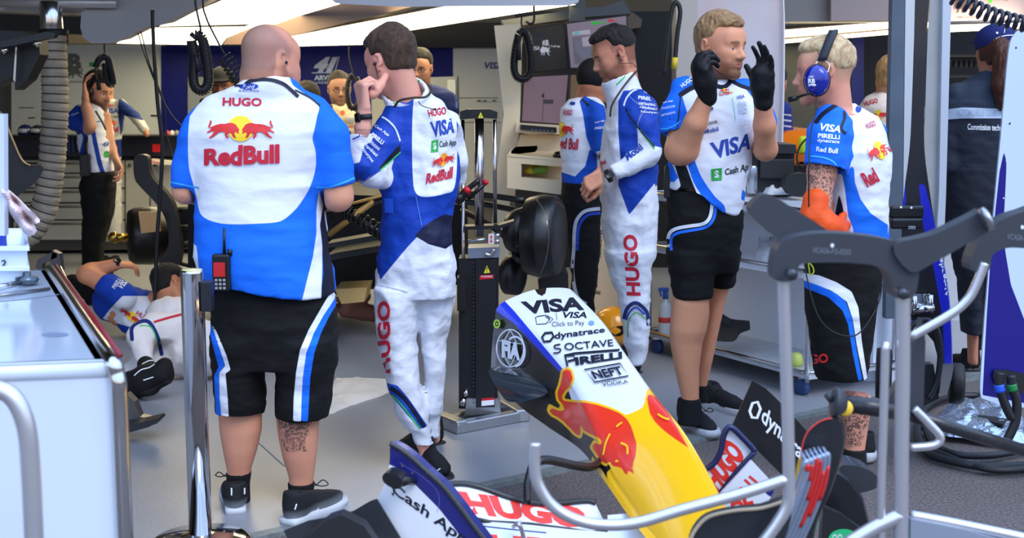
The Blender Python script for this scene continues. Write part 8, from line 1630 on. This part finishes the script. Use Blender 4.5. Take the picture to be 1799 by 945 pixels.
    # man with glasses between the bald man and the driver
    def cl3(A):
        T_ = [(180, 586, 614, .06, 0), (188, 574, 628, .1, 0), (205, 566, 638, .13, 0), (260, 568, 634, .14, 0), (330, 572, 630, .14, 0), (420, 576, 628, .14, 0)]
        F = [T('VISA', box_quad(592, 230, 620, 242), mat('print_dblue', (20, 30, 90), .6), .04), T('HUGO', box_quad(611, 220, 624, 224), mRED, .03), T('RB', box_quad(610, 204, 622, 216), mGRY, .03), EL(602, 198, 4, 4, mORA), T('Cash App', box_quad(594, 245, 618, 249), mat('print_olive', (90, 110, 50), .6)), RB([(588, 210), (596, 212)], 1.5, mDGR, n=1), RB([(588, 217), (598, 219)], 1.5, mDGR, n=1)]
        return [('racing_suit', [A.secs(T_, 't', .03)]+A.chain([(575, 200, 0, 14), (566, 260, 0, 12)], 'l')+A.chain([(630, 200, 0, 14), (640, 260, 0, 12)], 'r'), (206, 190, 160), [((16, 26, 60), ('poly', [(555, 180), (584, 184), (586, 200), (572, 215), (560, 300)]), .001), ((16, 26, 60), ('poly', [(616, 184), (650, 180), (650, 300), (636, 215)]), .001)], F, .012)]
    A3, c3, R3 = simple_person('man with glasses and grey beard in a cream racing suit, behind the bald man\'s shoulder', 9.8, (602, 480), dict(legs=1, head=(596, 158, 165, -2, 1.0), neck=(600, 190, .02), skin=(176, 130, 108), beard=(70, 60, 54), bamt=.8, hair=(((40, 36, 34), .008, .015, .065, .01, -.04), dict(rgb2=(80, 72, 68))), clothes=cl3, bodysecs=[[(190, 582, 622, .07, 0), (400, 584, 620, .08, 0)]]))
    glasses(A3, c3, R3)
    # man behind the driver's head
    def cl4(A):
        T_ = [(146, 730, 752, .06, 0), (152, 720, 774, .1, 0), (165, 706, 800, .13, 0), (190, 702, 806, .13, 0), (260, 705, 800, .13, 0), (400, 710, 795, .13, 0)]
        return [('team_shirt', [A.secs(T_, 't', .03)], (20, 36, 90), [((70, 100, 170), ('line', [(790, 150), (800, 170), (802, 190)], 3), .001)], None, .013)]
    A4, c4, R4 = simple_person('dark-haired man with glasses in navy, half hidden behind the driver\'s head', 9.2, (750, 500), dict(legs=1, head=(738, 122, 190, -5, 1.0), neck=(742, 155, .02), skin=(172, 124, 102), beard=(40, 30, 28), bamt=.5, hair=(((20, 18, 18), .01, .02, .065, .01, -.04), {}), clothes=cl4, bodysecs=[[(155, 722, 770, .07, 0), (380, 722, 780, .08, 0)]]))
    glasses(A4, c4, R4)
    # dark hair head behind the bald man's shoulder, right
    def cl5(A): return [('dark_top', [A.secs([(172, 525, 560, .08, 0), (182, 514, 575, .12, 0), (260, 514, 575, .13, 0), (400, 520, 570, .13, 0)], 't', .03)], (20, 22, 32), [], None, .014)]
    simple_person('dark-haired person mostly hidden behind the bald man\'s right shoulder', 9.4, (545, 500), dict(eyes=False, legs=1, head=(541, 180, 10, -10, 1.0), neck=(542, 185, .02), skin=(120, 74, 56), hair=(((14, 12, 12), .012, .022, .062, .0, -.05), {}), clothes=cl5, bodysecs=[[(190, 528, 562, .07, 0), (380, 528, 562, .08, 0)]]))
    # capped person seen through the coiled cables, left of the bald man
    def cl6(A): return [('dark_top', [A.secs([(165, 372, 402, .08, 0), (172, 352, 420, .12, 0), (260, 350, 420, .13, 0), (400, 352, 418, .13, 0)], 't', .03)], (18, 20, 40), [], None, .014)]
    A6, c6, R6 = simple_person('person in a black cap hidden behind the bald man\'s left shoulder', 9.4, (388, 520), dict(legs=1, head=(391, 150, 180, -10, 1.0), neck=(390, 178, .02), skin=(120, 80, 60), clothes=cl6, bodysecs=[[(190, 365, 405, .07, 0), (380, 365, 405, .08, 0)]]))
    organic('cap', [ell(c6+R6@np.array([0, -.005, .05]), (.088, .11, .085), R6, 'c'), seg(c6+R6@np.array([-.03, .1, .05]), c6+R6@np.array([.03, .1, .05]), .03, .03, 'c', .02, 'u', (R6[:, 2], .25)), half(c6+R6@np.array([0, 0, .035]), -R6[:, 2], c6-.3, c6+.3)], A6.root, (16, 17, 24), [], .008)
    # mechanic in black cap behind the driver in profile
    def cl7(A):
        T_ = [(166, 1022, 1048, .05, 0), (174, 1000, 1058, .09, 0), (190, 986, 1062, .13, 0), (230, 981, 1060, .15, 0), (290, 987, 1058, .15, 0), (322, 987, 1056, .15, 0)]
        sh = [A.secs(T_, 't', .03)]+A.chain([(1046, 190, -.1, 16), (1052, 225, -.14, 17), (1053, 258, -.16, 16)], 'r', .02)
        L = [(315, 987, 1056, .15, 0), (360, 985, 1058, .15, 0), (420, 994, 1056, .14, 0), (480, 1003, 1052, .12, 0), (530, 1004, 1046, .11, 0), (600, 1008, 1042, .09, 0), (640, 1010, 1040, .08, 0)]
        F = [T('HUGO', box_quad(990, 193, 1006, 203), mRED, .03), T('ed Bull', rq((984, 261), (1015, 264), 20), mRED, .04), EL(1006, 182, 5, 3, mBLU), T('Cash App', rq((1046, 218), (1062, 214), 4), mWHI), T('PIRELLI', rq((1046, 228), (1062, 225), 4), mWHI, .02)]+bulls(rq((966, 240), (1008, 238), 24), mLRE, mYEL)
        return [('team_shirt', sh, WHT, [((18, 80, 190), ('poly', [(1026, 168), (1062, 186), (1075, 260), (1040, 268), (1030, 240), (1024, 200), (1018, 178)]), .001), ((18, 80, 190), ('poly', [(980, 300), (1010, 310), (1028, 292), (1036, 262), (1048, 268), (1050, 300), (1075, 330), (980, 330)]), .001), (NAVY, ('line', [(1005, 172), (1022, 174), (1034, 186)], 4), .001)], F, .01),
                ('trousers', [A.secs(L, 'a', .03)], (14, 14, 17), [((200, 204, 220), ('line', [(1058, 366), (1030, 370), (1016, 382), (1010, 400), (1008, 440), (1006, 478), (1014, 520), (1030, 534)], 6), .001), ((30, 70, 190), ('line', [(1058, 374), (1034, 377), (1022, 388), (1016, 404), (1014, 440)], 5), .001)], None, .012)]
    A7, c7, R7 = simple_person('mechanic in a black cap facing the monitors behind the dark-haired driver', 7.28, (1020, 655), dict(head=(1043, 146, 40, -20, 1.05), neck=(1028, 178, .02), skin=(186, 120, 88), arms=[[(1050, 215, -.1, 12), (1058, 262, -.16, 12), (1066, 290, .1, 9)]], clothes=cl7, eyes=False, bodysecs=[[(185, 1000, 1045, .07, 0), (300, 1000, 1045, .08, 0)]]))
    organic('cap', [ell(c7+R7@np.array([0, -.01, .035]), (.09, .115, .1), R7, 'c'), seg(c7+R7@np.array([-.03, .1, .04]), c7+R7@np.array([.03, .1, .04]), .03, .03, 'c', .02, 'u', (R7[:, 2], .25)), half(c7+R7@np.array([0, -.1, -.04]), -R7[:, 2]-R7[:, 1]*.4, c7-.3, c7+.3)], A7.root, (20, 18, 20), [], .009)
    for dx in (-8, 14): a = A7.p(1020+dx, 655, 0)*[1, 1, 0]; shoe(A7.root, a, a+[.05, .27, 0], (16, 16, 18), (30, 30, 32), .28)
    # man in white behind the pillar
    def cl8(A):
        T_ = [(162, 1540, 1562, .06, 0), (170, 1522, 1575, .1, 0), (190, 1510, 1590, .13, 0), (240, 1510, 1592, .14, 0), (300, 1516, 1588, .14, 0), (400, 1520, 1585, .14, 0)]
        return [('team_shirt', [A.secs(T_, 't', .03)], (225, 205, 186), [((20, 70, 180), ('line', [(1552, 230), (1560, 300)], 8), .001)], [T('HUGO', rq((1519, 187), (1543, 180), 8), mRED, .03), T('Bull', rq((1545, 240), (1562, 245), 18), mRED, .04)]+bulls(rq((1526, 212), (1562, 208), 16), mLRE, mYEL), .012)]
    A8, c8, R8 = simple_person('fair-haired man in a white team shirt partly behind the steel pillar', 7.6, (1550, 600), dict(legs=1, head=(1566, 143, 30, -10, 1.0), neck=(1556, 172, .02), skin=(200, 140, 100), eyes=False, hair=(((150, 110, 60), .012, .02, .06, .01, -.05), {}), clothes=cl8, bodysecs=[[(180, 1530, 1575, .07, 0), (380, 1530, 1575, .08, 0)]]))
    # sleeve of someone by the orange car
    def cl9(A): return [('racing_suit', [A.secs([(178, 1345, 1378, .1, 0), (188, 1338, 1388, .13, 0), (240, 1338, 1388, .13, 0), (400, 1340, 1388, .13, 0)], 't', .03)]+A.chain([(1380, 190, -.05, 9), (1386, 230, -.05, 9)], 'r'), (30, 50, 120), [((180, 180, 200), ('line', [(1370, 200), (1400, 204)], 3), .001), ((180, 180, 200), ('line', [(1370, 210), (1400, 214)], 3), .001), ((180, 180, 200), ('line', [(1370, 220), (1400, 224)], 3), .001)], None, .014)]
    simple_person('person in a navy striped racing suit glimpsed behind the clear panel edge', 8.4, (1365, 540), dict(legs=1, head=(1358, 150, 20, -5, 1.0), neck=(1360, 182, .02), skin=(190, 130, 100), eyes=False, hair=(((30, 26, 24), .012, .02, .06, .01, -.05), {}), clothes=cl9, bodysecs=[[(190, 1345, 1380, .07, 0), (380, 1345, 1380, .08, 0)]]))
    # woman in navy cap
    def cl10(A):
        T_ = [(122, 1728, 1756, .06, 0), (132, 1715, 1775, .09, 0), (145, 1692, 1792, .12, 0), (165, 1674, 1802, .13, 0), (200, 1664, 1806, .14, 0), (260, 1664, 1806, .14, 0), (300, 1664, 1800, .14, 0)]
        sh = [A.secs(T_, 't', .04)]+A.chain([(1682, 165, 0, 20), (1668, 230, 0, 20), (1668, 290, -.03, 18)], 'l')+A.chain([(1800, 165, 0, 20), (1816, 230, 0, 20), (1816, 290, -.03, 18)], 'r')
        F = [Q([(1664, 192), (1690, 189), (1764, 191), (1764, 208), (1690, 208), (1664, 210)], mat('print_refl', (190, 206, 226), .4)), T('AUTOMOBILE CLUB DE', box_quad(1680, 192, 1762, 204), mat('print_refl2', (160, 176, 200), .5), .01), T('Commission techn', [(1700, 228), (1760, 230), (1760, 219), (1700, 217)], mWHI, .015)]
        L = [(290, 1662, 1802, .14, 0), (340, 1660, 1800, .15, 0), (400, 1664, 1794, .15, 0), (480, 1680, 1788, .12, 0)]
        L1 = [(440, 1680, 1735, .12, 0), (520, 1686, 1722, .1, 0), (586, 1692, 1722, .09, 0)]; L2 = [(440, 1700, 1785, .12, .1), (560, 1703, 1740, .1, .1), (610, 1704, 1735, .08, .1)]
        return [('jacket', sh, (50, 60, 76), [((34, 40, 54), ('poly', [(1660, 208), (1810, 208), (1810, 320), (1660, 320)]), .001)], F, .011), ('trousers', [A.secs(L, 't', .03), A.secs(L1, 'a', .03), A.secs(L2, 'b', .03)], (30, 35, 46), [], None, .012)]
    A10, c10, R10 = simple_person('woman with brown ponytail, navy cap and dark jacket, seen from behind', 6.85, (1712, 660), dict(head=(1748, 88, -15, -5, 1.02), neck=(1742, 135, .0), skin=(176, 116, 90), eyes=False, arms=[], clothes=cl10, bodysecs=[[(140, 1710, 1780, .07, 0), (300, 1690, 1780, .08, 0), (430, 1696, 1730, .07, .04), (560, 1700, 1718, .06, .04), (640, 1702, 1716, .05, 0)]]))
    m_hr = dict(rgb2=(110, 60, 36)); organic('hair', [ell(c10+R10@np.array([0, -.02, .0]), (.092, .105, .1), R10, 'h')]+A10.chain([(1758, 78, -.1, 13), (1766, 105, -.14, 18), (1764, 150, -.16, 19), (1762, 182, -.15, 12)], 'h', .03)+[half(c10+R10@np.array([0, .02, 0]), R10[:, 1], c10-.13, c10+.13)], A10.root, (74, 40, 26), [], .007, wr=[(20, .006, (3, 3, .3))], rough=.5, bump=[(60, .006, (2, 2, .2))])
    cp2 = organic('cap', [ell(c10+R10@np.array([0, -.005, .045]), (.1, .12, .092), R10, 'c'), seg(c10+R10@np.array([-.03, .11, .05]), c10+R10@np.array([.03, .11, .05]), .035, .035, 'c', .02, 'u', (R10[:, 2], .25)), half(c10+R10@np.array([0, -.1, .018]), -R10[:, 2]+R10[:, 1]*-.1, c10-.3, c10+.3)], A10.root, (24, 34, 92), [], .006)
    decal(cp2, [RB([(1750, 68), (1760, 64), (1772, 62), (1782, 62)], 1.5, mWHI), RB([(1766, 48), (1764, 58)], 1, mWHI), EL(1752, 58, 2, 2, mWHI)], 6, .003)
    for dx, dy in ((0, 620), (10, 636)): a = G(1706+dx, 655); shoe(A10.root, a, a+[-.05, .25, 0], (20, 20, 24), (26, 26, 28), .26, name='boot', high=.05)
    # mechanic lying on the floor
    A = Pers('mechanic in blue and white team shirt lying on his side on the floor', 7.9, (250, 600)); c = A.p(300, 505, .0); R = frame(nrm((.75, .5, -.35)), up=(-.6, .2, .75)); hp, w = head_prims(c, R, 1.05)
    pr = hp+[seg(c+R@np.array([0, -.03, -.03]), A.p(262, 540, .05), .055, .065, 'head', .03)]+A.chain([(215, 545, .05, 30), (250, 550, .05, 30)], 't')+A.chain([(205, 520, -.1, 18), (186, 500, -.14, 17), (152, 482, -.14, 16), (160, 476, -.1, 14), (200, 466, -.05, 11)], 'arm')
    h1, _ = hand_prims(A.p(204, 465, -.05), A.p(232, 466, .0)-A.p(204, 465, -.05), (0, .3, -1), 1, [(30, 35, 20)]*4, .19); pr += h1
    organic('body', pr, A.root, (214, 140, 100), skin_layers(c, R, 1.05), .012, [(c-.18, c+.18, .007), (A.p(218, 466, 0)-.13, A.p(218, 466, 0)+.13, .006)], rough=.5, bump=SKIN_B)
    hair_obj('hair', A.root, c, R, 1.05, (22, 18, 16), .014, .022, .06, .0, -.06, rgb2=(46, 36, 32))
    watch(A.root, A.p(205, 464, -.05), A.p(232, 466, .0)-A.p(200, 465, -.05), (0, -.6, .8), .03, .026, False)
    sh = A.chain([(200, 530, .1, 38), (250, 552, .06, 42), (300, 585, .0, 40)], 't', .05)+A.chain([(215, 520, -.12, 25), (192, 505, -.15, 24)], 'l', .03)
    o = organic('team_shirt', sh, A.root, (226, 226, 232), [((16, 62, 168), ('poly', [(150, 470), (232, 480), (268, 505), (262, 520), (215, 520), (196, 540), (180, 560), (230, 575), (250, 590), (190, 580), (160, 540)]), .001), ((16, 62, 168), ('poly', [(228, 484), (300, 505), (320, 540), (285, 550), (262, 520)]), .001)], .01, wr=[(7, .005, (1, 1, 1)), (7, -.006, (1, 1, 1))], bump=[(16, .006, (1, 1, 1))], sm=1)
    decal(o, [T('HUGO', rq((238, 552), (266, 570), 8), mRED, .03), T('VISA', [(213, 510), (228, 492), (220, 486), (206, 502)], mWHI, .03), T('PIRELLI', [(202, 508), (214, 490), (208, 486), (196, 504)], mWHI, .02), EL(262, 550, 7, 8, mBLU), EL(240, 566, 7, 5, mYEL)]+bulls(rq((208, 548), (246, 574), 14), mLRE, mYEL), 8, .003, .1)
    # person in white race suit kneeling / lying, only legs seen
    A = Pers('person in white racing suit trousers kneeling on the floor, left of the chrome post', 6.5, (300, 660))
    su = A.chain([(300, 560, .45, 48), (330, 610, .35, 52), (372, 612, .3, 50)], 't', .05)+A.chain([(330, 575, .3, 34), (270, 578, .2, 26), (246, 590, .12, 21), (256, 632, .02, 18)], 'a', .03)+A.chain([(330, 620, .3, 40), (250, 640, .3, 24), (222, 656, .25, 18)], 'b', .03)
    o = organic('racing_suit', su, A.root, (214, 208, 206), [((20, 40, 110), ('line', [(232, 596), (232, 575), (246, 565), (262, 566), (276, 590), (284, 622)], 7), .001), (GRN, ('line', [(246, 572), (264, 574), (274, 592), (278, 610)], 2), .001), (RED, ('line', [(270, 566), (290, 560), (320, 552)], 4), .001)], .01, wr=[(7, .005, (1, 1, 1)), (6, -.009, (1, 1, 1))], bump=[(14, .01, (1, 1, 1))], sm=1)
    organic('body', A.chain([(372, 600, .3, 34), (340, 590, .33, 30), (262, 585, .2, 14), (256, 640, .0, 9)], 'leg'), A.root, (200, 150, 130), [], .016)
    s_ = organic('shoe', A.chain([(222, 680, -.1, 26), (258, 668, -.16, 25), (284, 656, -.18, 20), (290, 640, -.18, 12)], 's', .03)+A.chain([(256, 640, -.05, 15), (262, 660, -.12, 20)], 's', .03), A.root, (16, 16, 18), [], .007)
    decal(s_, [RB([(236, 660), (248, 650), (262, 646), (272, 640)], 1.8, mWHI), RB([(250, 640), (262, 634), (272, 634)], 1.6, mWHI), RB([(252, 668), (270, 662)], 1.8, mWHI)], 8, .003)
    organic('sole', A.chain([(216, 692, -.12, 14), (262, 684, -.18, 13), (292, 668, -.2, 11)], 's', .03, ((.2, -.2, 1), .5)), A.root, (22, 22, 24), [], .007)
    # forearms of someone working under the car
    A = Pers('bare forearms and hands of a mechanic working under the car, between the standing men', 8.2, (620, 560)); pr = A.chain([(690, 556, .2, 16), (640, 548, .1, 15), (606, 546, 0, 12)], 'arm')+A.chain([(640, 520, .1, 12), (612, 535, .0, 11)], 'arm')
    h1, _ = hand_prims(A.p(606, 545, .0), (-1, 0, .2), (0, -.3, -1), 1, [(30, 30, 20)]*4, .19); h2, _ = hand_prims(A.p(614, 532, .0), (-1, -.2, .3), (0, -.3, -1), -1, [(40, 30, 20)]*4, .19)
    organic('body', pr+h1+h2, A.root, (150, 100, 84), [], .009, [], rough=.5)
    o = organic('dark_sleeve', A.chain([(680, 552, .22, 22), (740, 550, .3, 30)], 's'), A.root, (20, 20, 24), [], .014)
    # black shoes and trouser legs of someone seated left
    A = Pers('crouching person in black trousers and shoes behind the lying mechanic', 8.5, (170, 535)); organic('trousers', A.chain([(128, 500, .2, 18), (160, 505, .1, 16), (185, 480, 0, 14)], 'a')+A.chain([(128, 500, .2, 18), (155, 515, .1, 14)], 'b'), A.root, (13, 13, 15), [], .014)
    a = G(150, 535); shoe(A.root, a, a+[.25, -.12, 0], (14, 14, 16), (24, 24, 26), .28); a = G(172, 530); shoe(A.root, a, a+[.26, -.08, 0], (14, 14, 16), (24, 24, 26), .28)
man_bald(); man_suit_back(); man_suit_side(); man_gloves(); man_headset(); far_people()
